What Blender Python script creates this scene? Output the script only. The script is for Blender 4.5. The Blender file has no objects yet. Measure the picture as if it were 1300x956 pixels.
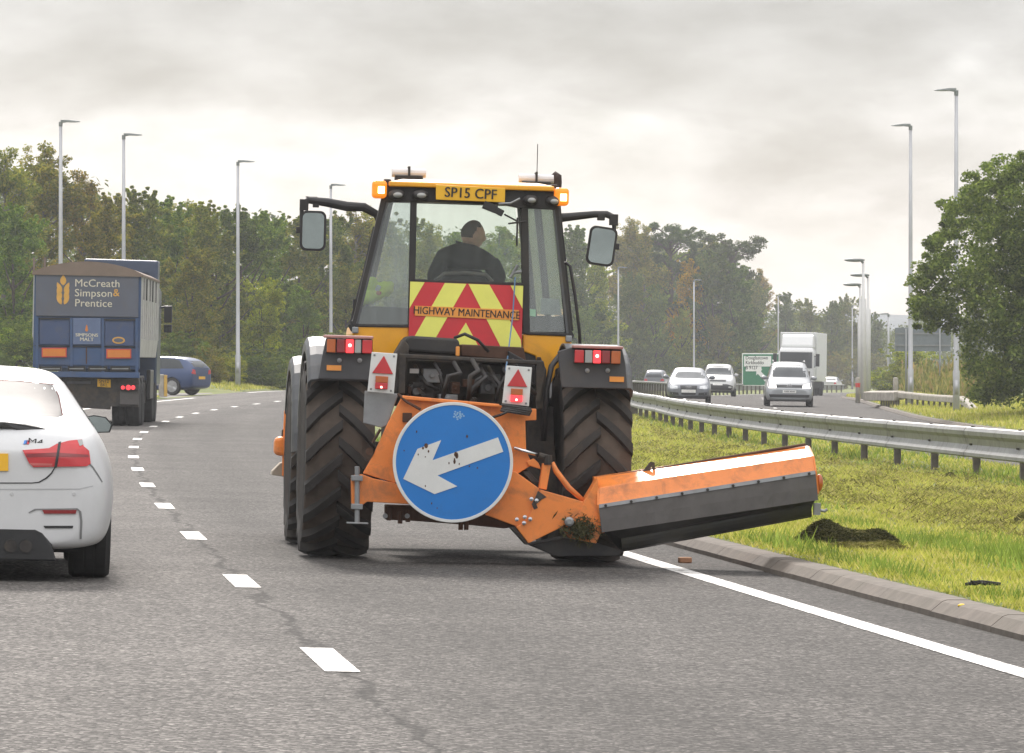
import bpy, bmesh, math, random
import numpy as np
from mathutils import Vector, Matrix
from mathutils.bvhtree import BVHTree

random.seed(7)
rng = np.random.default_rng(7)
sc = bpy.context.scene
COL = sc.collection
PI = math.pi
D = bpy.data

# ------------------------------------------------------------------ camera, light, exposure
FOC, HZ, EYE = 6222.7, 490.6, 1.378          # focal length in photo pixels, horizon row, eye height
cam_d = D.cameras.new('camera')
cam = D.objects.new('camera', cam_d)
COL.objects.link(cam)
cam.location = (0, 0, EYE)
cam.rotation_euler = (PI / 2, 0, 0)
cam_d.sensor_fit = 'HORIZONTAL'
cam_d.sensor_width = 36
cam_d.lens = 36 * FOC / 1300
cam_d.shift_y = (HZ - 478) / 1300
cam_d.clip_start = 0.5
cam_d.clip_end = 9000
sc.camera = cam
sc.view_settings.view_transform = 'Standard'
sc.view_settings.look = 'None'
sc.view_settings.gamma = 1
sc.view_settings.exposure = 1.42
sc.cycles.use_denoising = True
sc.cycles.max_bounces = 8
sc.cycles.transparent_max_bounces = 16
sc.cycles.volume_bounces = 0
sc.cycles.sample_clamp_indirect = 6

SUN_EL, SUN_AZ = math.radians(34), math.radians(-7)     # azimuth from +Y, negative = left
sd = Vector((math.sin(SUN_AZ) * math.cos(SUN_EL), math.cos(SUN_AZ) * math.cos(SUN_EL), math.sin(SUN_EL)))
sun_d = D.lights.new('sun', 'SUN')
sun_d.energy = 1.5
sun_d.angle = math.radians(11)
sun_d.color = (1, .93, .86)
sun = D.objects.new('sun', sun_d)
COL.objects.link(sun)
sun.rotation_euler = sd.to_track_quat('Z', 'Y').to_euler()

world = D.worlds.new('World')
sc.world = world
world.use_nodes = True
nt = world.node_tree
nt.nodes.clear()


def N(tree, typ, **kw):
    n = tree.nodes.new(typ)
    for k, v in kw.items():
        if k == 'inp':
            for a, b in v.items():
                n.inputs[a].default_value = b
        else:
            setattr(n, k, v)
    return n


def ramp(tree, stops, interp='LINEAR'):
    r = tree.nodes.new('ShaderNodeValToRGB')
    r.color_ramp.interpolation = interp
    e = r.color_ramp.elements
    while len(e) < len(stops):
        e.new(0.5)
    for i, (p, c) in enumerate(stops):
        e[i].position = p
        e[i].color = (c, c, c, 1) if not isinstance(c, (tuple, list)) else (*c, 1)
    return r


L = nt.links.new
sky = N(nt, 'ShaderNodeTexSky', sky_type='NISHITA', sun_disc=False, sun_elevation=SUN_EL, sun_rotation=-SUN_AZ if False else SUN_AZ)
tc = N(nt, 'ShaderNodeTexCoord')
sep = N(nt, 'ShaderNodeSeparateXYZ')
L(tc.outputs['Generated'], sep.inputs[0])
# overcast luminance by elevation: bright band near the horizon, grey deck above it, bright zenith
lum = ramp(nt, [(0.0, .30), (.50, .325), (.510, .355), (.518, .345), (.527, .235), (.545, .187), (.60, .25), (.75, .52), (1.0, .92)])
mz = N(nt, 'ShaderNodeMath', operation='MULTIPLY_ADD', inp={1: .5, 2: .5})
L(sep.outputs['Z'], mz.inputs[0])
mp = N(nt, 'ShaderNodeMapping')
mp.inputs['Scale'].default_value = (13, 6, 34)
L(tc.outputs['Generated'], mp.inputs[0])
n1 = N(nt, 'ShaderNodeTexNoise', inp={'Scale': 1.0, 'Detail': 7, 'Roughness': .52, 'Distortion': .35})
L(mp.outputs[0], n1.inputs['Vector'])
# clouds bend the luminance bands so their edges are ragged
mb = N(nt, 'ShaderNodeMath', operation='MULTIPLY_ADD', inp={1: .075, 2: -.0375})
L(n1.outputs['Fac'], mb.inputs[0])
ad = N(nt, 'ShaderNodeMath', operation='ADD')
L(mz.outputs[0], ad.inputs[0]); L(mb.outputs[0], ad.inputs[1])
L(ad.outputs[0], lum.inputs[0])
mp2 = N(nt, 'ShaderNodeMapping')
mp2.inputs['Scale'].default_value = (30, 10, 75)
mp2.inputs['Location'].default_value = (3, 1, 7)
L(tc.outputs['Generated'], mp2.inputs[0])
n2 = N(nt, 'ShaderNodeTexNoise', inp={'Scale': 1.0, 'Detail': 6, 'Roughness': .55})
L(mp2.outputs[0], n2.inputs['Vector'])
m2 = N(nt, 'ShaderNodeMapRange', inp={1: .32, 2: .66, 3: .80, 4: 1.20})
L(n2.outputs['Fac'], m2.inputs[0])
# veiled sun: a broad bright area of cloud around the sun's place
dt = N(nt, 'ShaderNodeVectorMath', operation='DOT_PRODUCT')
dt.inputs[1].default_value = sd
nrm = N(nt, 'ShaderNodeVectorMath', operation='NORMALIZE')
L(tc.outputs['Generated'], nrm.inputs[0]); L(nrm.outputs[0], dt.inputs[0])
gl = N(nt, 'ShaderNodeMapRange', inp={1: .72, 2: 1, 3: 0, 4: 1.0})
L(dt.outputs['Value'], gl.inputs[0])
gp = N(nt, 'ShaderNodeMath', operation='POWER', inp={1: 2})
L(gl.outputs[0], gp.inputs[0])
ga = N(nt, 'ShaderNodeMath', operation='MULTIPLY_ADD', inp={1: 1.2, 2: 1})
L(gp.outputs[0], ga.inputs[0])
k1 = N(nt, 'ShaderNodeMath', operation='MULTIPLY')
L(m2.outputs[0], k1.inputs[0]); L(ga.outputs[0], k1.inputs[1])
k2 = N(nt, 'ShaderNodeMath', operation='MULTIPLY', inp={1: 6.9})
L(k1.outputs[0], k2.inputs[0])
cc = N(nt, 'ShaderNodeMix', data_type='RGBA', blend_type='MULTIPLY', inp={0: 1.0})
tint = ramp(nt, [(0, (.975, .966, .995)), (.27, (.978, .966, .995)), (.37, (1, .995, 1)), (1, (1, .985, .975))])
L(lum.outputs[0], tint.inputs[0])
v1 = N(nt, 'ShaderNodeVectorMath', operation='SCALE')
L(tint.outputs[0], v1.inputs[0]); L(k2.outputs[0], v1.inputs['Scale'])
v2 = N(nt, 'ShaderNodeVectorMath', operation='MULTIPLY')
L(v1.outputs[0], v2.inputs[0]); L(lum.outputs[0], v2.inputs[1])
# sky behind the camera boosted, added to light the rear of the tractor
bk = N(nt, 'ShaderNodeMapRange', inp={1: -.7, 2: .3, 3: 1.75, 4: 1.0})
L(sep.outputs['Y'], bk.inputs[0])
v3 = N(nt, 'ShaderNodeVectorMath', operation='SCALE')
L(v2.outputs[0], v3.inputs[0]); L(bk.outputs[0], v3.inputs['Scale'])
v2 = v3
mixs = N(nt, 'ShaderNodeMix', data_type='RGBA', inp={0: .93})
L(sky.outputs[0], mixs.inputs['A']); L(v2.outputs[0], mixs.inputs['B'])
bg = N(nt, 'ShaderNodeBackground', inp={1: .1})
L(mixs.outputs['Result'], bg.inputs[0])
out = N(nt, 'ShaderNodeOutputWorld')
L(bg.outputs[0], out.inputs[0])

# ------------------------------------------------------------------ materials
MATS = {}


def mat(name, col, rough=.55, metal=0., var=.12, scale=6., bump=0., coat=0., dirt=None, dirt_amt=.35, dirt_scale=3., emit=0., ecol=None, spec=.5):
    if name in MATS:
        return MATS[name]
    m = D.materials.new(name)
    m.use_nodes = True
    t = m.node_tree
    p = t.nodes['Principled BSDF']
    p.inputs['Roughness'].default_value = rough
    p.inputs['Metallic'].default_value = metal
    p.inputs['Coat Weight'].default_value = coat
    p.inputs['Coat Roughness'].default_value = .08
    p.inputs['Specular IOR Level'].default_value = spec
    c = t.nodes.new('ShaderNodeTexCoord')
    n = N(t, 'ShaderNodeTexNoise', inp={'Scale': scale, 'Detail': 6, 'Roughness': .6})
    t.links.new(c.outputs['Object'], n.inputs['Vector'])
    lo = tuple(max(0, x * (1 - var)) for x in col)
    hi = tuple(min(1, x * (1 + var)) for x in col)
    r = ramp(t, [(.3, lo), (.7, hi)])
    t.links.new(n.outputs['Fac'], r.inputs[0])
    src = r.outputs[0]
    if dirt is not None:
        n2 = N(t, 'ShaderNodeTexNoise', inp={'Scale': dirt_scale, 'Detail': 9, 'Roughness': .68, 'Distortion': .4})
        t.links.new(c.outputs['Object'], n2.inputs['Vector'])
        mr = N(t, 'ShaderNodeMapRange', inp={1: .62 - dirt_amt * .35, 2: .78, 3: 0, 4: min(1, dirt_amt * 2)})
        t.links.new(n2.outputs['Fac'], mr.inputs[0])
        mx = N(t, 'ShaderNodeMix', data_type='RGBA')
        mx.inputs['B'].default_value = (*dirt, 1)
        t.links.new(mr.outputs[0], mx.inputs[0]); t.links.new(src, mx.inputs['A'])
        src = mx.outputs['Result']
        ra = N(t, 'ShaderNodeMapRange', inp={1: 0, 2: 1, 3: rough, 4: .9})
        t.links.new(mr.outputs[0], ra.inputs[0]); t.links.new(ra.outputs[0], p.inputs['Roughness'])
    t.links.new(src, p.inputs['Base Color'])
    if bump:
        b = N(t, 'ShaderNodeBump', inp={'Strength': bump, 'Distance': .02})
        t.links.new(n.outputs['Fac'], b.inputs['Height']); t.links.new(b.outputs[0], p.inputs['Normal'])
    if emit:
        p.inputs['Emission Color'].default_value = (*(ecol or col), 1)
        p.inputs['Emission Strength'].default_value = emit
    MATS[name] = m
    return m


def glass(name, tint_=(.8, .88, .86), gloss=.10, veil=.0, veil_col=(.7, .75, .75)):
    if name in MATS:
        return MATS[name]
    m = D.materials.new(name)
    m.use_nodes = True
    t = m.node_tree
    t.nodes.clear()
    o = t.nodes.new('ShaderNodeOutputMaterial')
    tr = N(t, 'ShaderNodeBsdfTransparent'); tr.inputs[0].default_value = (*tint_, 1)
    g = N(t, 'ShaderNodeBsdfGlossy', inp={'Roughness': .03}); g.inputs[0].default_value = (1, 1, 1, 1)
    df = N(t, 'ShaderNodeBsdfDiffuse'); df.inputs[0].default_value = (*veil_col, 1)
    fr = N(t, 'ShaderNodeFresnel', inp={'IOR': 1.45})
    fa = N(t, 'ShaderNodeMath', operation='ADD', inp={1: gloss})
    t.links.new(fr.outputs[0], fa.inputs[0])
    a = t.nodes.new('ShaderNodeMixShader'); b = t.nodes.new('ShaderNodeMixShader')
    c = t.nodes.new('ShaderNodeTexCoord')
    mpp = N(t, 'ShaderNodeMapping'); mpp.inputs['Scale'].default_value = (16, 2, 1.3)
    nz = N(t, 'ShaderNodeTexNoise', inp={'Scale': 1.0, 'Detail': 4})
    t.links.new(c.outputs['Object'], mpp.inputs[0]); t.links.new(mpp.outputs[0], nz.inputs['Vector'])
    mr = N(t, 'ShaderNodeMapRange', inp={1: .3, 2: .7, 3: veil * .3, 4: veil * 1.5})
    t.links.new(nz.outputs['Fac'], mr.inputs[0])
    t.links.new(mr.outputs[0], a.inputs[0]); t.links.new(tr.outputs[0], a.inputs[1]); t.links.new(df.outputs[0], a.inputs[2])
    t.links.new(fa.outputs[0], b.inputs[0]); t.links.new(a.outputs[0], b.inputs[1]); t.links.new(g.outputs[0], b.inputs[2])
    t.links.new(b.outputs[0], o.inputs[0])
    MATS[name] = m
    return m


# ------------------------------------------------------------------ object helpers
def tag(o, label=None, cat=None, group=None, kind=None):
    if label: o['label'] = label
    if cat: o['category'] = cat
    if group: o['group'] = group
    if kind: o['kind'] = kind
    return o


def empty(name, M, label=None, cat=None, group=None):
    o = D.objects.new(name, None)
    o.empty_display_size = .3
    COL.objects.link(o)
    o.matrix_world = M
    return tag(o, label, cat, group)


def link_mesh(name, me, mats, parent=None, M=None):
    o = D.objects.new(name, me)
    COL.objects.link(o)
    if not isinstance(mats, (list, tuple)): mats = [mats]
    for m in mats: me.materials.append(m)
    if parent is not None: o.parent = parent
    if M is not None: o.matrix_basis = M
    return o


def copy_tree(o, parent=None):
    c = o.copy()
    COL.objects.link(c)
    c.parent = parent
    for ch in list(o.children):
        copy_tree(ch, c)
    return c


class MB:
    """collects shapes into one mesh"""
    def __init__(s):
        s.bm = bmesh.new(); s.mi = 0

    def _fin(s, faces):
        for f in faces: f.material_index = s.mi
        return faces

    def box(s, c, d, R=None):
        c = Vector(c); vs = []
        for x in (-.5, .5):
            for y in (-.5, .5):
                for z in (-.5, .5):
                    v = Vector((x * d[0], y * d[1], z * d[2]))
                    if R is not None: v = R @ v
                    vs.append(s.bm.verts.new(c + v))
        F = [(0, 1, 3, 2), (4, 6, 7, 5), (0, 4, 5, 1), (2, 3, 7, 6), (0, 2, 6, 4), (1, 5, 7, 3)]
        return s._fin([s.bm.faces.new([vs[i] for i in f]) for f in F])

    def prism(s, pts, ext):
        """pts: 3D polygon, ext: extrusion vector"""
        ext = Vector(ext)
        a = [s.bm.verts.new(Vector(p)) for p in pts]
        b = [s.bm.verts.new(Vector(p) + ext) for p in pts]
        n = len(a)
        fs = [s.bm.faces.new(a), s.bm.faces.new(b[::-1])]
        for i in range(n):
            fs.append(s.bm.faces.new([a[i], b[i], b[(i + 1) % n], a[(i + 1) % n]]))
        return s._fin(fs)

    def quad(s, *pts):
        return s._fin([s.bm.faces.new([s.bm.verts.new(Vector(p)) for p in pts])])

    def tube(s, pts, r, seg=8, caps=True):
        pts = [Vector(p) for p in pts]
        if not isinstance(r, (list, tuple)): r = [r] * len(pts)
        rings = []; up = None
        for i, p in enumerate(pts):
            a = pts[min(i + 1, len(pts) - 1)] - pts[max(i - 1, 0)]
            a.normalize()
            if up is None:
                up = Vector((0, 0, 1)) if abs(a.z) < .9 else Vector((1, 0, 0))
            u = a.cross(up)
            if u.length < 1e-4: u = a.cross(Vector((0, 1, 0)))
            u.normalize(); w = u.cross(a); up = w
            rings.append([s.bm.verts.new(p + (u * math.cos(t) + w * math.sin(t)) * r[i]) for t in [2 * PI * k / seg for k in range(seg)]])
        fs = []
        for i in range(len(rings) - 1):
            for k in range(seg):
                fs.append(s.bm.faces.new([rings[i][k], rings[i][(k + 1) % seg], rings[i + 1][(k + 1) % seg], rings[i + 1][k]]))
        if caps:
            fs.append(s.bm.faces.new(rings[0][::-1])); fs.append(s.bm.faces.new(rings[-1]))
        return s._fin(fs)

    def lathe(s, prof, M, seg=32, close=False):
        """prof: list of (r, h) revolved about local Z of M"""
        rings = []
        for (r, h) in prof:
            rings.append([s.bm.verts.new(M @ Vector((r * math.cos(2 * PI * k / seg), r * math.sin(2 * PI * k / seg), h))) for k in range(seg)])
        fs = []
        rr = list(range(len(rings) - 1)) + ([len(rings) - 1] if close else [])
        for i in rr:
            j = (i + 1) % len(rings)
            for k in range(seg):
                fs.append(s.bm.faces.new([rings[i][k], rings[i][(k + 1) % seg], rings[j][(k + 1) % seg], rings[j][k]]))
        if not close:
            if prof[0][0] > 1e-4: fs.append(s.bm.faces.new(rings[0][::-1]))
            if prof[-1][0] > 1e-4: fs.append(s.bm.faces.new(rings[-1]))
        return s._fin(fs)

    def ball(s, c, r, u=14, v=9, R=None):
        c = Vector(c)
        if not isinstance(r, (tuple, list)): r = (r, r, r)
        M = Matrix.Translation(c) @ (R.to_4x4() if R is not None else Matrix()) @ Matrix.Diagonal((*r, 1))
        g = bmesh.ops.create_uvsphere(s.bm, u_segments=u, v_segments=v, radius=1, matrix=M)
        fs = {f for vv in g['verts'] for f in vv.link_faces}
        return s._fin(list(fs))

    def loft(s, rings, closed=True, caps=True):
        rs = [[s.bm.verts.new(Vector(p)) for p in r] for r in rings]
        n = len(rs[0]); fs = []
        for i in range(len(rs) - 1):
            for k in range(n if closed else n - 1):
                fs.append(s.bm.faces.new([rs[i][k], rs[i][(k + 1) % n], rs[i + 1][(k + 1) % n], rs[i + 1][k]]))
        if caps and closed:
            fs.append(s.bm.faces.new(rs[0][::-1])); fs.append(s.bm.faces.new(rs[-1]))
        return s._fin(fs)

    def build(s, name, mats, parent=None, bevel=0, smooth=False, M=None, subsurf=0, normals=True, segs=2):
        if normals: bmesh.ops.recalc_face_normals(s.bm, faces=s.bm.faces)
        me = D.meshes.new(name)
        s.bm.to_mesh(me); s.bm.free()
        o = link_mesh(name, me, mats, parent, M)
        if smooth:
            me.polygons.foreach_set('use_smooth', [True] * len(me.polygons))
        if bevel:
            b = o.modifiers.new('bevel', 'BEVEL'); b.width = bevel; b.segments = segs; b.limit_method = 'ANGLE'; b.angle_limit = .6
            b.harden_normals = False
        if subsurf:
            b = o.modifiers.new('sub', 'SUBSURF'); b.levels = subsurf; b.render_levels = subsurf
        return o


def bake(o):
    """apply modifiers"""
    bpy.context.view_layer.update()
    dg = bpy.context.evaluated_depsgraph_get()
    me = D.meshes.new_from_object(o.evaluated_get(dg))
    o.modifiers.clear()
    o.data = me
    return o


def text(body, size, m, parent, M, name='lettering', extrude=.0012, bold=0., align='CENTER', sx=1., space=1.):
    cu = D.curves.new(name, 'FONT')
    thick = bold * 2.4
    cu.body = body; cu.size = size; cu.extrude = extrude
    cu.align_x = align; cu.align_y = 'CENTER'; cu.space_character = space; cu.resolution_u = 3
    t = D.objects.new(name, cu)
    COL.objects.link(t)
    bpy.context.view_layer.update()
    dg = bpy.context.evaluated_depsgraph_get()
    me = D.meshes.new_from_object(t.evaluated_get(dg))
    D.objects.remove(t)
    me.materials.clear()
    if thick:       # a heavier weight: the same letters again, a hair to the right and behind
        b = bmesh.new(); b.from_mesh(me); q = b.copy()
        bmesh.ops.translate(q, verts=q.verts, vec=(thick, 0, -.0004)); t2 = D.meshes.new('t'); q.to_mesh(t2); q.free(); b.from_mesh(t2); b.to_mesh(me); b.free(); D.meshes.remove(t2)
    return link_mesh(name, me, m, parent, M @ Matrix.Diagonal((sx, 1, 1, 1)))


FACE = Matrix.Rotation(PI / 2, 4, 'X')           # text facing -Y


def tmesh(M0, pts, u, v):
    pass


# ------------------------------------------------------------------ the road's shape
def xd(y):
    """world x of the lane line at distance y"""
    if y < 0: return 1.6144 - .10344 * y
    if y < 165: return 1.6144 - .103442 * y - 8.557e-5 * y * y + 2.0028e-6 * y ** 3
    t = min(y, 620) - 165
    r = -8.786 + .032 * t * math.exp(-t / 120) + .00031 * t * t
    if y > 620: r += (y - 620) * .28
    return r


def slope(y):
    return (xd(y + .5) - xd(y - .5))


def z0(y):
    if y < 0: return 0
    if y < 200: return 2.218e-5 * y * y
    t = min(y - 200, 30)
    return .887 + .00887 * t - .00887 * t * t / 60


def cf(y):
    return .0228 - 2.74e-5 * min(max(y, 0), 260)


OPP0, OPP1 = 14.3, 22.0


def opp0(y):
    return 14.2 + 1.1 * min(1, max(0, (165 - y) / 45))


def interp(x, xs, ys):
    return float(np.interp(x, xs, ys))


def ground(x, y):
    o = x - xd(y)
    oc = min(max(o, -4.2), 22.3)
    z = z0(y) - cf(y) * (oc + xd(min(y, 300)))
    if o < -4.2:
        # the bank is cut away at the mouth of the side road
        z += (1 - interp(y, [176, 181, 204, 209], [0, 1, 1, 0])) * interp(-o, [4.2, 6.2, 9, 14, 30, 80, 400], [0.05, .38, .5, .9, 1.6, 2.5, 3])
    elif o > 22.3:
        z += interp(o, [22.3, 24.5, 28, 40, 100, 400], [.1, .22, .5, .9, 2.0, 3])
    elif 4.35 < o < opp0(y) + .02:
        z += interp(o, [4.35, 8, 11.5, 13, 14.2], [.105, .06, -.05, -.08, .01])
    return z


def on_road(o, y):
    return Vector((xd(y) + o, y, z0(y) - cf(y) * (o + xd(min(y, 300)))))


def at(px, py, y):
    """world point at distance y seen at photo pixel (px, py)"""
    return Vector(((px - 650) / FOC * y, y, EYE + (HZ - py) / FOC * y))


def frame(o, y, turn=0, roll=True):
    """a frame on the road: +Y along the road direction (turn=pi: towards the camera)"""
    p = on_road(o, y)
    a = -math.atan(slope(y)) + turn
    M = Matrix.Translation(p) @ Matrix.Rotation(a, 4, 'Z')
    if roll:
        r = cf(y) if abs(turn) < 1 else -cf(y)
        M = M @ Matrix.Rotation(r, 4, 'Y')
        pit = (z0(y + 2) - z0(y - 2)) / 4 * (1 if abs(turn) < 1 else -1)
        M = M @ Matrix.Rotation(pit, 4, 'X')
    return M


class Px:
    """photo pixel -> local coordinates of frame M at local depth yl"""
    def __init__(s, M):
        s.Mi = M.inverted(); s.o = s.Mi @ Vector((0, 0, EYE))

    def __call__(s, px, py, yl):
        d = s.Mi.to_3x3() @ Vector(((px - 650) / FOC, 1, (HZ - py) / FOC))
        t = (yl - s.o.y) / d.y
        return s.o + d * t
# ------------------------------------------------------------------ ground, roads, markings
def surf_mat(name, build):
    m = D.materials.new(name); m.use_nodes = True
    t = m.node_tree; p = t.nodes['Principled BSDF']
    build(t, p); MATS[name] = m
    return m


def _asphalt(light):
    def f(t, p):
        lk = t.links.new
        c = t.nodes.new('ShaderNodeTexCoord')
        uv = N(t, 'ShaderNodeUVMap'); s = N(t, 'ShaderNodeSeparateXYZ'); lk(uv.outputs[0], s.inputs[0])
        # stone chips
        v = N(t, 'ShaderNodeTexVoronoi', inp={'Scale': 52.0}); lk(c.outputs['Object'], v.inputs['Vector'])
        chip = N(t, 'ShaderNodeSeparateColor'); lk(v.outputs['Color'], chip.inputs[0])
        r1 = ramp(t, [(0, .035 * light), (.45, .10 * light), (.8, .165 * light), (1, .34 * light)])
        lk(chip.outputs[0], r1.inputs[0])
        # broad patches and traffic bands along the road
        n = N(t, 'ShaderNodeTexNoise', inp={'Scale': .55, 'Detail': 6, 'Roughness': .6}); lk(c.outputs['Object'], n.inputs['Vector'])
        mp = N(t, 'ShaderNodeMapping'); mp.inputs['Scale'].default_value = (1.6, .035, 1); lk(uv.outputs[0], mp.inputs[0])
        nb = N(t, 'ShaderNodeTexNoise', inp={'Scale': 1.0, 'Detail': 4}); lk(mp.outputs[0], nb.inputs['Vector'])
        a1 = N(t, 'ShaderNodeMapRange', inp={1: .3, 2: .7, 3: .80, 4: 1.16}); lk(n.outputs['Fac'], a1.inputs[0])
        a2 = N(t, 'ShaderNodeMapRange', inp={1: .3, 2: .7, 3: .84, 4: 1.14}); lk(nb.outputs['Fac'], a2.inputs[0])
        mu = N(t, 'ShaderNodeMath', operation='MULTIPLY'); lk(a1.outputs[0], mu.inputs[0]); lk(a2.outputs[0], mu.inputs[1])
        # the outside lane is laid with darker stone than the inside lane
        ln = N(t, 'ShaderNodeMapRange', inp={1: -.5, 2: .5, 3: 1.18, 4: .78}); lk(s.outputs['X'], ln.inputs[0])
        mu2 = N(t, 'ShaderNodeMath', operation='MULTIPLY'); lk(mu.outputs[0], mu2.inputs[0]); lk(ln.outputs[0], mu2.inputs[1])
        # the open joint beside the lane line: an irregular dark crack with tar bleeding
        mpj = N(t, 'ShaderNodeMapping'); mpj.inputs['Scale'].default_value = (1.2, .55, 1); lk(uv.outputs[0], mpj.inputs[0])
        nj = N(t, 'ShaderNodeTexNoise', inp={'Scale': 1.0, 'Detail': 7, 'Roughness': .7}); lk(mpj.outputs[0], nj.inputs['Vector'])
        off = N(t, 'ShaderNodeMath', operation='MULTIPLY_ADD', inp={1: .55, 2: -.28 + .02}); lk(nj.outputs['Fac'], off.inputs[0])
        sb = N(t, 'ShaderNodeMath', operation='SUBTRACT'); lk(s.outputs['X'], sb.inputs[0]); lk(off.outputs[0], sb.inputs[1])
        ab = N(t, 'ShaderNodeMath', operation='ABSOLUTE'); lk(sb.outputs[0], ab.inputs[0])
        nw = N(t, 'ShaderNodeTexNoise', inp={'Scale': .8, 'Detail': 3}); lk(uv.outputs[0], nw.inputs['Vector'])
        wd = N(t, 'ShaderNodeMapRange', inp={1: .42, 2: .72, 3: .014, 4: .075}); lk(nw.outputs['Fac'], wd.inputs[0])
        dv = N(t, 'ShaderNodeMath', operation='DIVIDE'); lk(ab.outputs[0], dv.inputs[0]); lk(wd.outputs[0], dv.inputs[1])
        cr = N(t, 'ShaderNodeMapRange', inp={1: .4, 2: 1.3, 3: .40, 4: 1}); lk(dv.outputs[0], cr.inputs[0])
        mu3 = N(t, 'ShaderNodeMath', operation='MULTIPLY'); lk(mu2.outputs[0], mu3.inputs[0]); lk(cr.outputs[0], mu3.inputs[1])
        # wheel tracks: four slightly polished, darker bands
        wt = ramp(t, [(0, 1.0), (.14, 1.03), (.19, .90), (.25, .92), (.31, 1.05), (.37, .92), (.42, .93), (.49, 1.04), (.60, .95), (.65, .93), (.71, 1.05), (.79, .92), (.85, .93), (.93, 1.0)])
        for e_ in wt.color_ramp.elements:
            e_.color = (e_.color[0] * .5, e_.color[1] * .5, e_.color[2] * .5, 1)
        wm = N(t, 'ShaderNodeMapRange', inp={1: -4.0, 2: 4.0, 3: 0, 4: 1}); lk(s.outputs['X'], wm.inputs[0]); lk(wm.outputs[0], wt.inputs[0])
        wx = N(t, 'ShaderNodeMath', operation='MULTIPLY', inp={1: 2.0}); lk(wt.outputs[0], wx.inputs[0])
        wy = N(t, 'ShaderNodeMath', operation='MULTIPLY'); lk(wx.outputs[0], wy.inputs[0]); lk(mu3.outputs[0], wy.inputs[1])
        mu3 = wy
        # grit lying between the edge line and the kerb
        gr = N(t, 'ShaderNodeMapRange', inp={1: 3.5, 2: 3.95, 3: 1, 4: .72}); lk(s.outputs['X'], gr.inputs[0])
        mu4 = N(t, 'ShaderNodeMath', operation='MULTIPLY'); lk(mu3.outputs[0], mu4.inputs[0]); lk(gr.outputs[0], mu4.inputs[1])
        sc_ = N(t, 'ShaderNodeVectorMath', operation='SCALE'); lk(r1.outputs[0], sc_.inputs[0]); lk(mu4.outputs[0], sc_.inputs['Scale'])
        tn = N(t, 'ShaderNodeVectorMath', operation='MULTIPLY'); tn.inputs[1].default_value = (1.05, .97, .90); lk(sc_.outputs[0], tn.inputs[0])
        lk(tn.outputs[0], p.inputs['Base Color'])
        p.inputs['Roughness'].default_value = .88
        p.inputs['Specular IOR Level'].default_value = .17
        b = N(t, 'ShaderNodeBump', inp={'Strength': .55, 'Distance': .008}); lk(chip.outputs[1], b.inputs['Height']); lk(b.outputs[0], p.inputs['Normal'])
    return f


def _grass(t, p):
    lk = t.links.new
    c = t.nodes.new('ShaderNodeTexCoord')
    n = N(t, 'ShaderNodeTexNoise', inp={'Scale': .5, 'Detail': 8, 'Roughness': .62}); lk(c.outputs['Object'], n.inputs['Vector'])
    r = ramp(t, [(.28, (.075, .095, .025)), (.45, (.13, .16, .04)), (.6, (.19, .20, .055)), (.75, (.22, .20, .08))]); lk(n.outputs['Fac'], r.inputs[0])
    n2 = N(t, 'ShaderNodeTexNoise', inp={'Scale': 14., 'Detail': 5}); lk(c.outputs['Object'], n2.inputs['Vector'])
    m = N(t, 'ShaderNodeMapRange', inp={1: .3, 2: .7, 3: .6, 4: 1.3}); lk(n2.outputs['Fac'], m.inputs[0])
    s = N(t, 'ShaderNodeVectorMath', operation='SCALE'); lk(r.outputs[0], s.inputs[0]); lk(m.outputs[0], s.inputs['Scale'])
    lk(s.outputs[0], p.inputs['Base Color']); p.inputs['Roughness'].default_value = .9
    p.inputs['Specular IOR Level'].default_value = .2
    b = N(t, 'ShaderNodeBump', inp={'Strength': .8, 'Distance': .06}); lk(n2.outputs['Fac'], b.inputs['Height']); lk(b.outputs[0], p.inputs['Normal'])


def _paint(t, p):
    lk = t.links.new
    c = t.nodes.new('ShaderNodeTexCoord')
    n = N(t, 'ShaderNodeTexNoise', inp={'Scale': 9., 'Detail': 9, 'Roughness': .75}); lk(c.outputs['Object'], n.inputs['Vector'])
    r = ramp(t, [(.445, (.15, .14, .13)), (.50, (.58, .565, .54)), (.7, (.70, .685, .66))]); lk(n.outputs['Fac'], r.inputs[0])
    lk(r.outputs[0], p.inputs['Base Color']); p.inputs['Roughness'].default_value = .6


m_road = surf_mat('asphalt', _asphalt(.70))
m_opp = surf_mat('asphalt_pale', _asphalt(.95))
m_grass = surf_mat('grass_ground', _grass)
m_paint = surf_mat('road_paint', _paint)

YS = [-40, -20, 0] + [2 * i for i in range(2, 100)] + [200 + 5 * i for i in range(0, 85)]
YS = sorted(set(YS))
YF = YS + [680, 760, 850, 950, 1100, 1300]
TO = [-600, -400, -160, -80, -45, -30, -22, -16, -12, -9, -7.4, -6.2, -5.2, -4.6, -4.25, -4.2, -3.9, 4.1, 4.3, 4.36, 5, 6, 7, 8, 9, 10, 11, 12, 12.5, 13, 13.5, 14.1, 14.25, 14.6, 15.2, 15.4, 21.8, 22.3, 22.45, 23.2, 24.5, 26, 28, 32, 40, 60, 100, 200, 400, 700]


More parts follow.
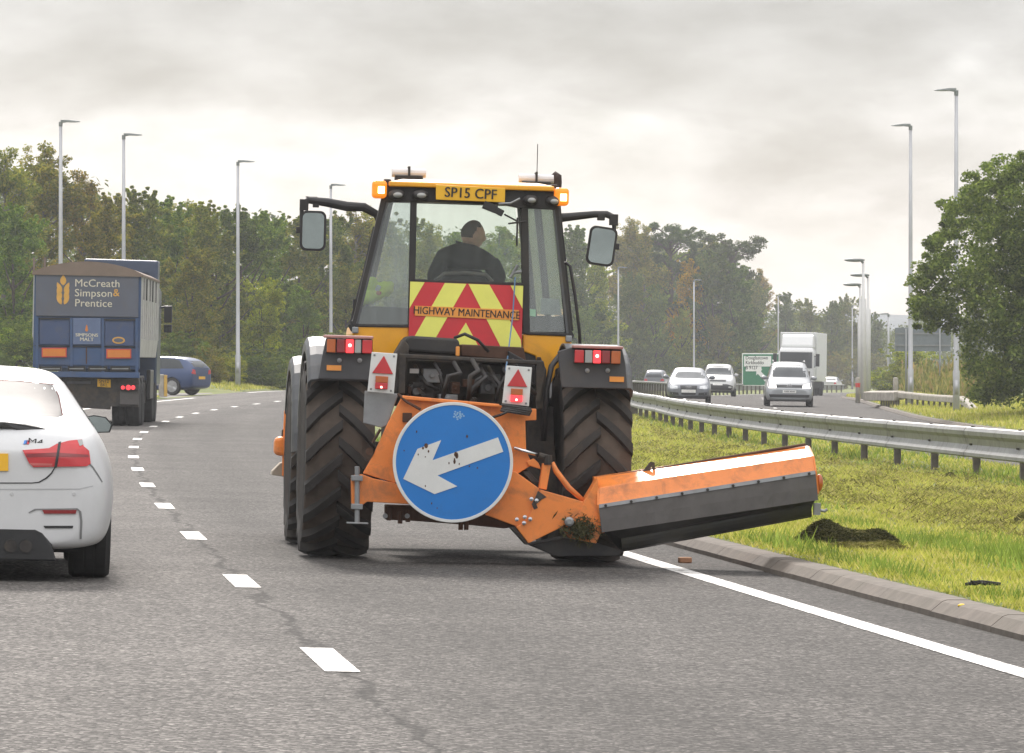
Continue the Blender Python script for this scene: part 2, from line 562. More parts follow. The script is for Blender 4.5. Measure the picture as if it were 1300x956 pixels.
def sheet(name, m, ys, os_, zf, kind='structure', uv=True, smooth=True):
    if name == 'opposite_road': oo = lambda o, y: max(o, opp0(y) - .05 + .01 * (o - 14)) if o < 16 else o
    else: oo = lambda o, y: o
    vs = [(xd(y) + oo(o, y), y, zf(oo(o, y), y)) for y in ys for o in os_]
    k = len(os_)
    fs = [(i * k + j, i * k + j + 1, (i + 1) * k + j + 1, (i + 1) * k + j) for i in range(len(ys) - 1) for j in range(k - 1)]
    me = D.meshes.new(name); me.from_pydata(vs, [], fs)
    if uv:
        ul = me.uv_layers.new(name='UVMap')
        co = [(o, y) for y in ys for o in os_]
        li = np.zeros(len(me.loops), np.int32); me.loops.foreach_get('vertex_index', li)
        ul.data.foreach_set('uv', np.array(co, np.float32)[li].ravel())
    if smooth: me.polygons.foreach_set('use_smooth', [True] * len(me.polygons))
    o = link_mesh(name, me, m)
    if kind: o['kind'] = kind
    return o


def terr(o, y):
    z = ground(xd(y) + o, y)
    if -4.1 < o < 4.32 or opp0(y) + .03 < o < 22.35: z -= .12
    return z


sheet('ground', m_grass, YF, TO, terr)
rz = lambda dz: (lambda o, y: on_road(o, y).z + dz)
sheet('road', m_road, YS, [-4.25, -3, -1.8, -.6, 0, .6, 1.8, 3, 3.6, 4.14], rz(0))
sheet('opposite_road', m_opp, YS, [14.2, 15, 16.5, 18, 19.5, 21, 22.1], rz(.0))
sy = [182 + 1.5 * i for i in range(15)]
so = [-75, -50, -30, -18, -12, -8, -6, -4.9, -4.22]
vs = [(xd(y) + o, y, ground(xd(y) + o, y) + .008 - (.02 if o > -4.3 else 0)) for y in sy for o in so]
k = len(so)
me = D.meshes.new('side_road'); me.from_pydata(vs, [], [(i * k + j, i * k + j + 1, (i + 1) * k + j + 1, (i + 1) * k + j) for i in range(len(sy) - 1) for j in range(k - 1)])
link_mesh('side_road', me, mat('side_road_asphalt', (.12, .11, .10), .85, var=.2, scale=3))['kind'] = 'structure'
# painted lines
dash = []
vs, fs = [], []


def strip(o0, o1, y0, y1, n=2):
    for i in range(n):
        a, b = y0 + (y1 - y0) * i / n, y0 + (y1 - y0) * (i + 1) / n
        k = len(vs)
        for (o, y) in ((o0, a), (o1, a), (o1, b), (o0, b)):
            p = on_road(o, y); vs.append((p.x, p.y, p.z + .004))
        fs.append((k, k + 1, k + 2, k + 3))


# 2 m dashes every 9 m, measured along the road
y = 23.3 - 27.0
while y < 420:
    strip(-.085, .085, y, y + 1.98)
    y += 8.94
me = D.meshes.new('lane_markings'); me.from_pydata(vs, [], fs)
link_mesh('lane_markings', me, m_paint)['kind'] = 'structure'
vs, fs = [], []
for i in range(-20, 250): strip(3.36, 3.53, i * 2, i * 2 + 2, 1)
for i in range(-20, 250):
    if not 90 < i < 102: strip(-3.66, -3.5, i * 2, i * 2 + 2, 1)
me = D.meshes.new('edge_lines'); me.from_pydata(vs, [], fs)
link_mesh('edge_lines', me, m_paint)['kind'] = 'structure'
vs, fs = [], []
for i in range(88, 250): strip(opp0(i * 2) + .3, opp0(i * 2) + .42, i * 2, i * 2 + 2, 1)
y = 20
while y < 400:
    strip(17.95, 18.08, y, y + 2); y += 9
me = D.meshes.new('opposite_road_lines'); me.from_pydata(vs, [], fs)
link_mesh('opposite_road_lines', me, m_paint)['kind'] = 'structure'

m_kerb = mat('kerb_concrete', (.135, .112, .092), .9, var=.25, scale=5, bump=.4, dirt=(.08, .07, .05), dirt_amt=.5, dirt_scale=1.6)


def kerb(name, prof, y0, y1, unit=.915):
    mb = MB()
    y = y0
    while y < y1:
        e = y + (unit - .006 if y < 90 else unit * 4 - .02)
        dz = random.uniform(-.002, .002)
        rings = [[on_road(o, yy) + Vector((0, 0, h + dz)) for (o, h) in prof] for yy in (y, e)]
        mb.loft(rings)
        y = e + .006
    o = mb.build(name, m_kerb)
    o['kind'] = 'structure'


kerb('kerb', [(4.10, -.1), (4.10, .035), (4.17, .095), (4.2, .105), (4.34, .108), (4.34, -.1)], 10, 330)
kerb('opposite_kerb', [(22.25, -.1), (22.25, .11), (22.12, .1), (22.06, .02), (22.06, -.1)], 100, 420, 1.6)

# far hill behind everything
m_hill = mat('hill_haze_blue', (.085, .105, .115), .95, var=.3, scale=.02)  # distance haze mixed into the hill's blue-grey base colour
mb = MB()
rings = []
for y, h in ((950, -4), (1040, 7), (1180, 15), (1290, 19)):
    rings.append([(x, y + 30 * math.sin(x / 200), h * (.8 + .2 * math.sin(x / 130 + 1) + .1 * math.sin(x / 47))) for x in range(-380, 640, 20)])
mb.loft(rings, closed=False, caps=False)
mb.build('hills', m_hill, smooth=True)['kind'] = 'structure'

# ------------------------------------------------------------------ guard rail of the central reservation
m_galv = mat('galvanised', (.25, .25, .245), .5, .4, var=.18, scale=3, dirt=(.12, .11, .06), dirt_amt=.3, dirt_scale=4)
m_post = mat('rail_post', (.19, .165, .14), .8, .2, var=.3, scale=7)
m_bolt = mat('dark_bolt', (.05, .045, .04), .6, .4)
m_splice = mat('splice_zinc', (.22, .22, .22), .5, .4, var=.2, dirt=(.10, .09, .05), dirt_amt=.4)


def rail_o(y): return interp(y, [60, 75, 145, 170, 200, 250, 460], [13.6, 13.5, 13.35, 12.6, 12.0, 12.2, 12.8])


root = empty('guard_rail', Matrix.Translation((xd(75) + 13.5, 75, ground(xd(75) + 13.5, 75))),
             'long galvanised steel guard rail with brown posts along the grassy central reservation', 'guard rail')
RI = root.matrix_world.inverted()
prof = [(.15, .70), (.15, .765), (.02, .785), (-.05, .772), (-.085, .72), (-.08, .655), (-.025, .60), (-.012, .50), (-.05, .42), (-.09, .375), (-.095, .325), (-.05, .30), (0, .30), (.02, .36), (.03, .66)]
mb = MB(); mp_ = []
yy = 49.9
rings = []
k = 0
while yy <= 455:
    b = Vector((xd(yy) + rail_o(yy), yy, ground(xd(yy) + rail_o(yy), yy)))
    rings.append([RI @ (b + Vector((u, 0, v))) for (u, v) in prof])
    yy += 2.02
mb.loft(rings)
mb.build('rail_beam', m_galv, root)
yy = 54.5
while yy < 200:
    mb = MB(); rings = []
    for q in (-.2, -.06, .06, .2):
        y_ = yy + .5 + q
        b = Vector((xd(y_) + rail_o(y_), y_, ground(xd(y_) + rail_o(y_), y_)))
        rings.append([RI @ (b + Vector((u * 1.03 - (.004 if u < 0 else 0), 0, .53 + (v - .53) * 1.012))) for (u, v) in prof])
    mb.loft(rings); mb.build('splice_plate', m_splice, root)
    yy += 8.1
yy = 50.45
pb = None
bolts = MB()
while yy < 452:
    b = Vector((xd(yy) + rail_o(yy), yy, ground(xd(yy) + rail_o(yy), yy)))
    if pb is None:
        q = MB()
        for dx, w in ((-.055, .012), (.055, .012), (0, .10)):
            q.box((dx, 0, .15), (w, .11 if w < .05 else .012, 1.16))
        pb = q.build('post', m_post, root, M=Matrix.Translation(RI @ (b + Vector((.065, 0, 0)))))
    else:
        c = pb.copy(); COL.objects.link(c); c.matrix_basis = Matrix.Translation(RI @ (b + Vector((.065, 0, 0))))
    if yy < 170:
        for du in (-.07, .07):
            bolts.box(RI @ (b + Vector((.01, du, .79))), (.05, .04, .02))
            bolts.box(RI @ (b + Vector((-.03, du, .505))), (.03, .035, .03))
    yy += 4.05
bolts.build('bolts', m_bolt, root)['kind'] = 'stuff'

# ------------------------------------------------------------------ lamp posts
m_pole = mat('lamp_pole', (.47, .47, .49), .5, .25, var=.08, scale=2)
m_head = mat('lamp_head', (.22, .235, .23), .5, .2, var=.1)
m_lens = mat('lamp_lens', (.6, .6, .58), .3)


def lamp_mesh(H, side=1, r0=.115, r1=.06):
    a = MB()
    a.tube([(0, 0, -.3), (0, 0, 1.35), (0, 0, 1.4), (0, 0, H * .6), (0, 0, H)], [r0, r0, r0 * .78, (r0 * .78 + r1) / 2, r1], 12)
    a.box((0, -r0 * .96, .8), (r0 * 1.1, .03, .5))
    h = MB()
    h.tube([(0, 0, H - .12), (0, 0, H + .06)], .075, 10)
    h.loft([[(side * .0, -.06, H + .0), (side * .0, .06, H + .0), (side * .0, .06, H + .13), (side * .0, -.06, H + .13)],
            [(side * .25, -.13, H + .04), (side * .25, .13, H + .04), (side * .25, .11, H + .13), (side * .25, -.11, H + .13)],
            [(side * .62, -.14, H + .04), (side * .62, .14, H + .04), (side * .62, .1, H + .09), (side * .62, -.1, H + .09)],
            [(side * .74, -.08, H + .045), (side * .74, .08, H + .045), (side * .74, .06, H + .07), (side * .74, -.06, H + .07)]])
    l = MB()
    l.box((side * .46, 0, H + .034), (.28, .2, .012))
    return a, h, l


def lamp_at(px, top, y, label, group, side=1, H=None, proto={}):
    p = at(px, HZ, y)
    p.z = ground(p.x, y)
    H = at(px, top, y).z - p.z - .1
    r = empty('street_lamp', Matrix.Translation(p), label, 'street lamp', group)
    a, h, l = lamp_mesh(H, side)
    a.build('pole', m_pole, r, smooth=True); hd = h.build('lamp_head', m_head, r, bevel=.01); l.build('lens', m_lens, hd)
    return r


GL = 'slim grey lamp posts along the left side of the road'
for px, top, y, lab in [
    (77, 153, 186, 'tallest left hand lamp post, rising behind the left corner of the blue lorry'),
    (157, 170, 195, 'slim lamp post rising behind the right half of the blue lorry'),
    (302, 204, 217, 'slim lamp post standing on the verge just right of the dark blue estate car'),
    (420, 234, 243, 'slim lamp post seen behind the tractor\'s left mirror'),
    (537, 285, 302, 'slim lamp post seen through the tractor cab window beside the driver'),
    (785, 339, 405, 'slim lamp post just right of the tractor\'s right mirror'),
    (881, 355, 455, 'slim lamp post rising above the silver saloon against the trees'),
    (988, 375, 535, 'slim lamp post rising behind the white box lorry'),
    (1082, 388, 560, 'small distant lamp post left of the three double poles')]:
    lamp_at(px, top, y, lab, GL)
GR = 'slim grey lamp posts on the right verge'
for px, top, y, lab in [
    (1156, 158, 188, 'tall lamp post standing behind the concrete barrier, left of the big bush'),
    (1214, 113, 166, 'tallest lamp post, partly hidden by the big bush on the right')]:
    lamp_at(px, top, y, lab, GR, -1)
lamp_at(1128, 398, 330, 'short distant lamp post left of the grey sign back', GR, -1)

# three shorter posts with oval heads
m_wpole = mat('pale_pole', (.62, .61, .60), .5, .1, var=.06)
for i, (px, top, y, lab) in enumerate([
    (1096, 331, 214, 'tallest of the three pale posts with an oval lamp head'),
    (1102, 350, 228, 'right hand one of the three pale posts with an oval lamp head'),
    (1092, 362, 240, 'lowest of the three pale posts with an oval lamp head')]):
    p = at(px, HZ, y); p.z = ground(p.x, y); H = at(px, top, y).z - p.z
    r = empty('oval_lamp_post', Matrix.Translation(p), lab, 'street lamp', 'pale posts with oval lamp heads')
    a = MB(); a.tube([(0, 0, -.2), (0, 0, H * .72), (0, 0, H * .73), (0, 0, H)], [.125, .125, .065, .05], 12)
    a.build('pole', m_wpole, r, smooth=True)
    a = MB(); a.ball((-.38, 0, H + .03), (.46, .16, .085), 16, 8); a.tube([(0, 0, H - .1), (-.1, 0, H + .02)], .06, 8)
    a.build('lamp_head', m_head, r, smooth=True)

# ------------------------------------------------------------------ right verge furniture
m_conc = mat('weathered_concrete', (.36, .33, .28), .9, var=.2, scale=4, dirt=(.14, .12, .09), dirt_amt=.4)
r = empty('barrier_end', Matrix.Translation(Vector((xd(178) + 22.9, 178, ground(xd(178) + 22.9, 178)))),
          'short pale barrier with dark posts and a ramped end in front of the big bush', 'barrier')
RI = r.matrix_world.inverted()
# top line of the beam: photo positions at their own distances
bl = [(1103, 497, 191), (1144, 497, 184), (1180, 500.5, 178), (1220, 503, 170), (1228, 508, 168.5), (1241, 522, 166)]
mb = MB(); rings = []
for px, py, y in bl:
    c = RI @ at(px, py, y); h = .24 if py < 505 else .2
    rings.append([c + Vector((-.14, 0, -h)), c + Vector((.1, 0, -h)), c + Vector((.14, 0, -.03)), c + Vector((.1, 0, 0)), c + Vector((-.1, 0, 0)), c + Vector((-.14, 0, -.05))])
mb.loft(rings); mb.build('beam', m_conc, r, bevel=.02)
mb = MB()
c0, c1 = RI @ at(1103, 497, 191), RI @ at(1142, 497, 184)
mb.loft([[c + Vector((u, 0, v)) for u, v in ((-.22, -.36), (-.22, -.02), (.1, .03), (.2, .03), (.2, -.3))] for c in (c0, c1)])
mb.build('end_block', m_conc, r, bevel=.03)
pm = None
for i in range(19):
    px = 1119 + i * 3.1 if i < 8 else 1143.5 + (i - 7) * 7.1
    if px > 1226: break
    y = np.interp(px, [b[0] for b in bl], [b[2] for b in bl]); top = np.interp(px, [b[0] for b in bl], [b[1] for b in bl])
    c = RI @ at(px, top, y)
    if pm is None:
        q = MB(); q.box((0, 0, -.5), (.075, .11, .8)); pm = q.build('post', m_post, r, M=Matrix.Translation(c))
    else:
        q = pm.copy(); COL.objects.link(q); q.matrix_basis = Matrix.Translation(c)

# marker posts
m_red = mat('marker_red', (.55, .05, .04), .5)
for px, top, y, band, lab in [(1089, 479, 205, True, 'pale round topped marker post with a red band beside the lamp posts'),
                              (1137, 479, 187, False, 'plain pale marker post with a rounded top behind the barrier')]:
    p = at(px, HZ, y); p.z = ground(p.x, y); H = at(px, top, y).z - p.z
    r = empty('marker_post', Matrix.Translation(p), lab, 'marker post')
    a = MB(); a.lathe([(.1, -.2), (.1, H - .08), (.085, H - .03), (.05, H), (0, H)], Matrix(), 16); a.build('post', m_conc, r, smooth=True)
    if band:
        a = MB(); a.lathe([(.104, H - .42), (.104, H - .24)], Matrix(), 16); a.build('reflector_band', m_red, r)

# the bollard beside the estate car, at the mouth of the side road
p = at(207, HZ, 186); p.z = ground(p.x, 186)
r = empty('junction_bollard', Matrix.Translation(p), 'weathered grey bollard with a yellow face between the lorry and the blue estate', 'bollard')
a = MB(); a.box((-.06, 0, .38), (.2, .2, .95)); a.build('shell', m_conc, r, bevel=.03)
a = MB(); a.box((.1, -.01, .42), (.11, .2, .82)); a.build('face_plate', mat('bollard_yellow', (.55, .33, .05), .5, dirt=(.2, .18, .14)), r, bevel=.01)

# green direction sign
m_green = mat('sign_green', (.008, .17, .075), .45, var=.06)
m_white = mat('sign_white', (.80, .80, .78), .5, var=.04)
m_black = mat('sign_black', (.015, .015, .016), .5)
m_gpost = mat('sign_post_grey', (.26, .27, .27), .6, .3)
Y = 362
s = FOC / Y
p = at(968, HZ, Y); p.z = ground(p.x, Y)
r = empty('direction_sign', Matrix.Translation(p), 'green road sign with a white arrow and a white panel of place names', 'road sign')
RI = r.matrix_world.inverted()


def sg(px, py): return RI @ at(px, py, Y)


x0, x1, zt, zb = sg(942, 0).x, sg(992, 0).x, sg(0, 448.5).z, sg(0, 490).z
a = MB(); a.box(((x0 + x1) / 2, 0, (zt + zb) / 2), (x1 - x0, .06, zt - zb)); a.build('panel', m_white, r, bevel=.02)
a = MB(); a.box(((x0 + x1) / 2, -.035, (zt + zb) / 2), (x1 - x0 - .14, .02, zt - zb - .14)); a.build('green_field', m_green, r)
X0, X1, T, B = sg(944.6, 0).x, sg(979, 0).x, sg(0, 451.5).z, sg(0, 470).z
a = MB(); a.box(((X0 + X1) / 2, -.05, (T + B) / 2 + .12), (X1 - X0, .02, (T - B) * .72)); a.box(((X0 * 1.3 + X1 * .7) / 2, -.05, B + .12), ((X1 - X0) * .58, .02, .4))
wp = a.build('place_panel', m_white, r)
for tline, zz in (('Douglastown', T - .17), ('Kirkbuddo', T - .52), ('B 9127', T - .9)):
    text(tline, .38, m_black, r, Matrix.Translation((X0 + .1, -.064, zz)) @ FACE, 'place_name', align='LEFT', sx=.82, bold=.006)
a = MB()
pA, pB = sg(964, 0), sg(977, 0)
c = Vector((X1 - .55, -.05, B - .32))
for q in ([(-.55, .42), (-.1, .42), (-.24, .25), (.42, -.42), (.2, -.62), (-.44, .06), (-.55, -.06)],):
    a.prism([(c.x + u, -.052, c.z + v) for u, v in q], (0, .02, 0))
a.build('arrow', m_white, r)
for px in (948, 986):
    a = MB(); c = sg(px, 470); a.tube([(c.x, .09, -.3), (c.x, .09, zt - .1)], .055, 10); a.build('post', m_gpost, r, smooth=True)

# back of a large sign
m_back = mat('sign_back_grey', (.20, .225, .24), .6, .35, var=.06, dirt=(.12, .12, .11), dirt_amt=.3)
Y = 222
p = at(1170, HZ, Y); p.z = ground(p.x, Y)
r = empty('sign_back', Matrix.Translation(p), 'grey back of a large road sign half hidden by the big bush', 'road sign')
RI = r.matrix_world.inverted()
x0, x1, zt, zb = sg(1136, 0).x, sg(1207, 0).x, sg(0, 416).z, sg(0, 446).z
a = MB(); a.box(((x0 + x1) / 2, 0, (zt + zb) / 2), (x1 - x0, .05, zt - zb)); a.build('panel', m_back, r)
a = MB()
for f in (.25, .75): a.box(((x0 + x1) / 2, -.045, zb + (zt - zb) * f), (x1 - x0 - .06, .04, .07))
a.build('stiffening_rail', m_gpost, r)
for px in (1150, 1193):
    a = MB(); c = sg(px, 430); a.tube([(c.x, -.1, -.4), (c.x, -.1, zt - .05)], .045, 10); a.build('post', m_gpost, r, smooth=True)
# ------------------------------------------------------------------ the tractor
m_yel = mat('tractor_yellow', (.80, .36, .010), .38, var=.06, dirt=(.25, .13, .04), dirt_amt=.22, dirt_scale=4, coat=.2)
m_org = mat('mower_orange', (.80, .235, .045), .42, var=.08, scale=4, dirt=(.13, .085, .06), dirt_amt=.36, dirt_scale=5)
m_blk = mat('black_plastic', (.022, .02, .02), .55, var=.25, scale=5, dirt=(.07, .06, .05), dirt_amt=.4)
m_dgrey = mat('dark_grey_plastic', (.06, .06, .065), .5, var=.15, dirt=(.10, .085, .07), dirt_amt=.35)
m_lgrey = mat('fender_grey', (.075, .078, .083), .5, var=.15, dirt=(.16, .14, .12), dirt_amt=.3)
m_mach = mat('oily_metal', (.04, .035, .032), .6, .3, var=.4, scale=9, dirt=(.11, .085, .06), dirt_amt=.5, dirt_scale=6)
m_rust = mat('rusty_metal', (.09, .045, .028), .85, .2, var=.35, scale=9)
m_rub = mat('tyre_rubber', (.026, .023, .021), .85, var=.25, scale=6, bump=.2, dirt=(.10, .075, .052), dirt_amt=.34, dirt_scale=2.5)
m_mud = mat('dusty_tread', (.085, .065, .051), .95, var=.3, scale=5, bump=.3)
m_rim = mat('rim_yellow', (.5, .28, .04), .5, dirt=(.1, .07, .05))
m_rlens = mat('red_lens', (.50, .015, .02), .22, var=.1, coat=.4)
m_rdark = mat('dark_red_lens', (.22, .012, .015), .22, var=.1, coat=.4)
m_rlit = mat('lit_red_lens', (.8, .03, .04), .3, emit=.55, ecol=(1, .05, .06))
m_spark = mat('tail_bulb', (1, .3, .25), .3, emit=2.2, ecol=(1, .35, .3))
m_amber = mat('amber_lens', (.45, .10, .012), .22, var=.1, coat=.4)
m_alit = mat('lit_beacon', (.90, .26, .015), .25, emit=.22, ecol=(1, .25, .01))
m_bulb = mat('beacon_flash', (1, .8, .4), .3, emit=2.2, ecol=(1, .74, .36))
m_clear = mat('clear_lens', (.3, .3, .29), .15, var=.08, coat=.5)
m_chrome = mat('chrome', (.7, .7, .72), .18, 1.0, var=.04)
m_steel = mat('bare_steel', (.27, .275, .28), .5, .55, var=.15, dirt=(.17, .11, .07), dirt_amt=.3)
m_plate = mat('plate_yellow', (.80, .44, .02), .45, var=.03)
m_hired = mat('chevron_red', (.58, .035, .045), .45, var=.06, dirt=(.32, .05, .05), dirt_amt=.2)
m_hiyel = mat('chevron_yellow', (.80, .78, .16), .45, var=.05)
m_ostrip = mat('strip_orange', (.78, .31, .06), .5, var=.04)
m_mirr = mat('mirror_glass', (.22, .25, .245), .06, .9, var=.1)
m_blue = mat('sign_blue', (.010, .17, .52), .42, var=.05, scale=3, dirt=(.03, .11, .27), dirt_amt=.15, dirt_scale=7)
m_scuff = mat('scuffed_white', (.66, .66, .64), .55, var=.06, dirt=(.25, .22, .19), dirt_amt=.12, dirt_scale=14)
m_flap = mat('rubber_flap', (.085, .077, .073), .75, var=.12, scale=9, bump=.1, dirt=(.1, .09, .08), dirt_amt=.3)
m_seat = mat('seat_cloth', (.03, .03, .03), .8)
m_weed = mat('stuck_grass', (.07, .065, .02), .95, var=.4, scale=16, bump=.5)
g_cab = glass('cab_glass', (.92, .95, .93), -.02, .03)
g_side = glass('cab_side_glass', (.84, .89, .88), .03, .09, (.50, .55, .56))

MT = Matrix.Translation((-.345, 38.0, ground(-.345, 38.0))) @ Matrix.Rotation(.09, 4, 'Z') @ Matrix.Rotation(.0275, 4, 'Y')
T = Px(MT)
trac = empty('tractor', MT, 'yellow high speed tractor with HIGHWAY MAINTENANCE chevrons on its rear cab and large lugged tyres', 'tractor')


def plate(pts, y, th, name, m, parent, bevel=.004, px=None, **k):
    """a flat plate standing across the vehicle; outline given where its near face is seen in the photo"""
    px = px or T
    mb = MB()
    mb.prism([px(a, b, y) for a, b in pts], (0, th, 0))
    return mb.build(name, m, parent, bevel=bevel, **k)


def tractor_wheel(parent, x, y, R, W, name='wheel', lugs=18, side=1):
    """axle along local X; tread profile with chevron lugs"""
    M = Matrix.Translation((x, y, R)) @ Matrix.Rotation(PI / 2, 4, 'Y')
    w = W / 2
    rim = MB()
    rim.lathe([(R * .52, -w * .75), (R * .56, -w * .78), (R * .5, -w * .6), (R * .47, 0), (R * .5, w * .6), (R * .56, w * .78), (R * .52, w * .75), (R * .3, w * .5), (.0, w * .45)], M, 40)
    rim.lathe([(.0, -w * .35), (R * .3, -w * .4), (R * .5, -w * .6)], M, 40)
    rim.lathe([(.13, w * .4), (.13, w * .7), (0, w * .72)], M, 20)
    wh = rim.build(name, m_rim, parent, smooth=False)
    rub = MB()
    r0 = R - .048
    rub.mi = 0
    rub.lathe([(R * .55, -w * .74), (R * .66, -w * .97), (R * .78, -w * 1.0), (R * .88, -w * .97)], M, 64)
    rub.lathe([(R * .88, w * .97), (R * .78, w * 1.0), (R * .66, w * .97), (R * .55, w * .74)], M, 64)
    rub.mi = 1
    rub.lathe([(R * .88, -w * .97), (r0 - .03, -w * .93), (r0, -w * .6), (r0 + .004, 0), (r0, w * .6), (r0 - .03, w * .93), (R * .88, w * .97)], M, 64)
    rub.mi = 0

    def pt(u, ang, h):     # u across, ang around, h above the tread
        drop = .034 * max(0, (abs(u) / w - .55) / .45) ** 2
        r = r0 + h - drop
        return Vector((x + u, y - r * math.cos(ang), R + r * math.sin(ang)))
    for sgn in (-1, 1):
        for k in range(lugs):
            a0 = 2 * PI * (k + (.5 if sgn > 0 else 0)) / lugs
            rings = []
            for i in range(8):
                f = i / 7
                u = sgn * w * (-.05 + 1.03 * f)
                ang = a0 - (.30 * f + .05 * f * f)      # falls away to the shoulder, a rising V seen from behind
                da = (.040 + .012 * f) / R
                top = .05
                lo = -.05 if f > .9 else -.012
                rings.append([pt(u, ang - da * 1.25, lo), pt(u, ang - da * .85, top), pt(u, ang + da * .85, top), pt(u, ang + da * 1.25, lo)])
            rub.loft(rings)
    t = rub.build('tyre', [m_rub, m_mud], wh)
    return wh


RW = .765
xl0, xl1 = T(384, 600, -.4).x, T(473, 600, -.4).x
xr0, xr1 = T(704, 600, -.4).x, T(803, 600, -.4).x
tractor_wheel(trac, (xl0 + xl1) / 2, 0, RW, xl1 - xl0)
tractor_wheel(trac, (xr0 + xr1) / 2, 0, RW, xl1 - xl0)
xf = (xl0 + xl1) / 2
for sx in (xf, -xf + .01):
    tractor_wheel(trac, sx, 2.75, .70, .50, lugs=20)

# chassis, axles, gearbox
mb = MB()
mb.box((0, .1, .72), (1.1, .36, .34)); mb.box((0, 1.4, .80), (.62, 3.4, .34)); mb.box((0, 2.75, .68), (1.3, .3, .28))
mb.tube([(-.9, 0, RW), (.9, 0, RW)], .13, 14); mb.tube([(-.9, 2.75, .7), (.9, 2.75, .7)], .11, 14)
mb.box((0, .25, 1.1), (.9, .7, .5))
mb.box((-.46, .9, .8), (.3, 1.0, .5)); mb.box((.46, .9, .8), (.3, 1.0, .5))
mb.build('chassis', m_mach, trac, bevel=.02)

# fenders: an arc over each wheel with a deeper outer cheek
def fender(xc, W, yc, zc, R, a0, a1, out):
    mb = MB(); rings = []
    for i in range(15):
        a = a0 + (a1 - a0) * i / 14
        d = Vector((0, -math.cos(a), math.sin(a)))
        def q(u, r): return Vector((xc + u, yc, zc)) + d * r
        o = out
        rings.append([q(-o * W / 2, R - .02), q(-o * W / 2, R), q(o * (W / 2 - .07), R), q(o * (W / 2 - .02), R - .012), q(o * W / 2, R - .05), q(o * W / 2, R - .12), q(o * (W / 2 - .02), R - .12), q(o * (W / 2 - .03), R - .04), q(o * (W / 2 - .08), R - .02)])
    mb.loft(rings)
    return mb.build('fender', m_lgrey, trac, bevel=.004)


FR = .93
fw = T(472, 450, -.6).x - T(391, 450, -.6).x
fxl = (T(472, 450, -.6).x + T(391, 450, -.6).x) / 2
fxr = (T(725, 460, -.6).x + T(802, 460, -.6).x) / 2
fender(fxl, fw, 0, RW, FR, math.radians(40), math.radians(165), -1)
fender(fxr, fw, 0, RW, FR, math.radians(40), math.radians(165), 1)
fender(xf, .5, 2.75, .70, .86, math.radians(5), math.radians(150), -1)
fender(-xf, .5, 2.75, .70, .86, math.radians(5), math.radians(150), 1)

# rear face of each fender: mounting board, lip, lamps
for s, brd, cl, segs, lab in (
    (-1, [(414, 429), (473, 431), (472, 462), (467, 483), (404, 481), (409, 452)], (414.5, 473, 429, 450), [('amber_lens', m_amber, 0, .21), ('reflector', m_rdark, .21, .41), ('brake_lens', m_rlit, .41, .60), ('reverse_lens', m_clear, .60, .76), ('fog_lens', m_rlens, .76, 1)], 424),
    (1, [(724, 441), (790, 443), (794, 460), (797, 494), (713, 492), (708, 446)], (729, 788, 443, 463), [('fog_lens', m_rlens, 0, .22), ('reverse_lens', m_clear, .22, .40), ('brake_lens', m_rlit, .40, .58), ('reflector', m_rdark, .58, .78), ('amber_lens', m_amber, .78, 1)], 783)):
    plate(brd, -.735, .03, 'fender_board', m_dgrey, trac, .008)
    x0, x1, y0, y1 = cl
    a, b = T(x0, y0, -.80), T(x1, y1, -.80)
    mb = MB(); mb.box(((a.x + b.x) / 2, -.765, (a.z + b.z) / 2), (b.x - a.x, .05, a.z - b.z))
    tl = mb.build('tail_light', m_blk, trac, bevel=.008)
    for nm, mm, f0, f1 in segs:
        mb = MB()
        xx0, xx1 = a.x + (b.x - a.x) * f0 + .004, a.x + (b.x - a.x) * f1 - .004
        mb.box(((xx0 + xx1) / 2, -.80, (a.z + b.z) / 2), (xx1 - xx0, .03, (a.z - b.z) - .012))
        ls = mb.build(nm, mm, tl, bevel=.006)
        if nm == 'brake_lens':
            mb = MB(); mb.ball(((xx0 + xx1) / 2, -.814, (a.z + b.z) / 2 + .006), (.014, .004, .014), 10, 6); mb.build('bulb', m_spark, tl)
    for dx in (.28, .72):
        mb = MB(); c = T(x0 + (x1 - x0) * dx, y1 + 7.5, -.745); mb.lathe([(.018, 0), (.018, .014), (0, .02)], Matrix.Translation(c) @ Matrix.Rotation(PI / 2, 4, 'X'), 12); mb.build('bolt', m_steel, tl)
    c = T(lab, 467 if s < 0 else 481.5, -.745)
    mb = MB(); mb.box(c, (.11, .008, .04)); mb.build('warning_label', m_ostrip, trac)
# lamp hoods over the tail lights
for x0, x1, y in ((411, 474, 428.5), (727, 791, 441.5)):
    a, b = T(x0, y, -.8), T(x1, y + .6, -.8)
    mb = MB(); mb.box(((a.x + b.x) / 2, -.77, (a.z + b.z) / 2 + .006), (b.x - a.x, .11, .022)); mb.build('lamp_hood', mat('lamp_hood_pink', (.42, .2, .18), .5), trac, bevel=.006)

# cab --------------------------------------------------------------
YC, YF_ = .42, 1.95              # rear and front of the cab
mb = MB()

def corner(px, py): return T(px, py, YC)

# outline of the rear of the cab
top_l, top_r = T(492, 234, YC), T(704, 241, YC)
bot_l, bot_r = T(450, 414, YC), T(722, 426, YC)


def sidept(f, left, y):
    a, b = (top_l, bot_l) if left else (top_r, bot_r)
    p = a + (b - a) * f
    return Vector((p.x + (1 if left else -1) * .13 * max(0, y - YC - .05) / 1.5, y, p.z))


def bar(p, q, w, d):
    """rectangular post between two points, w across X, d along Y"""
    mb.loft([[Vector(e) + Vector((u * w / 2, v * d / 2, 0)) for u, v in ((-1, -1), (1, -1), (1, 1), (-1, 1))] for e in (p, q)])


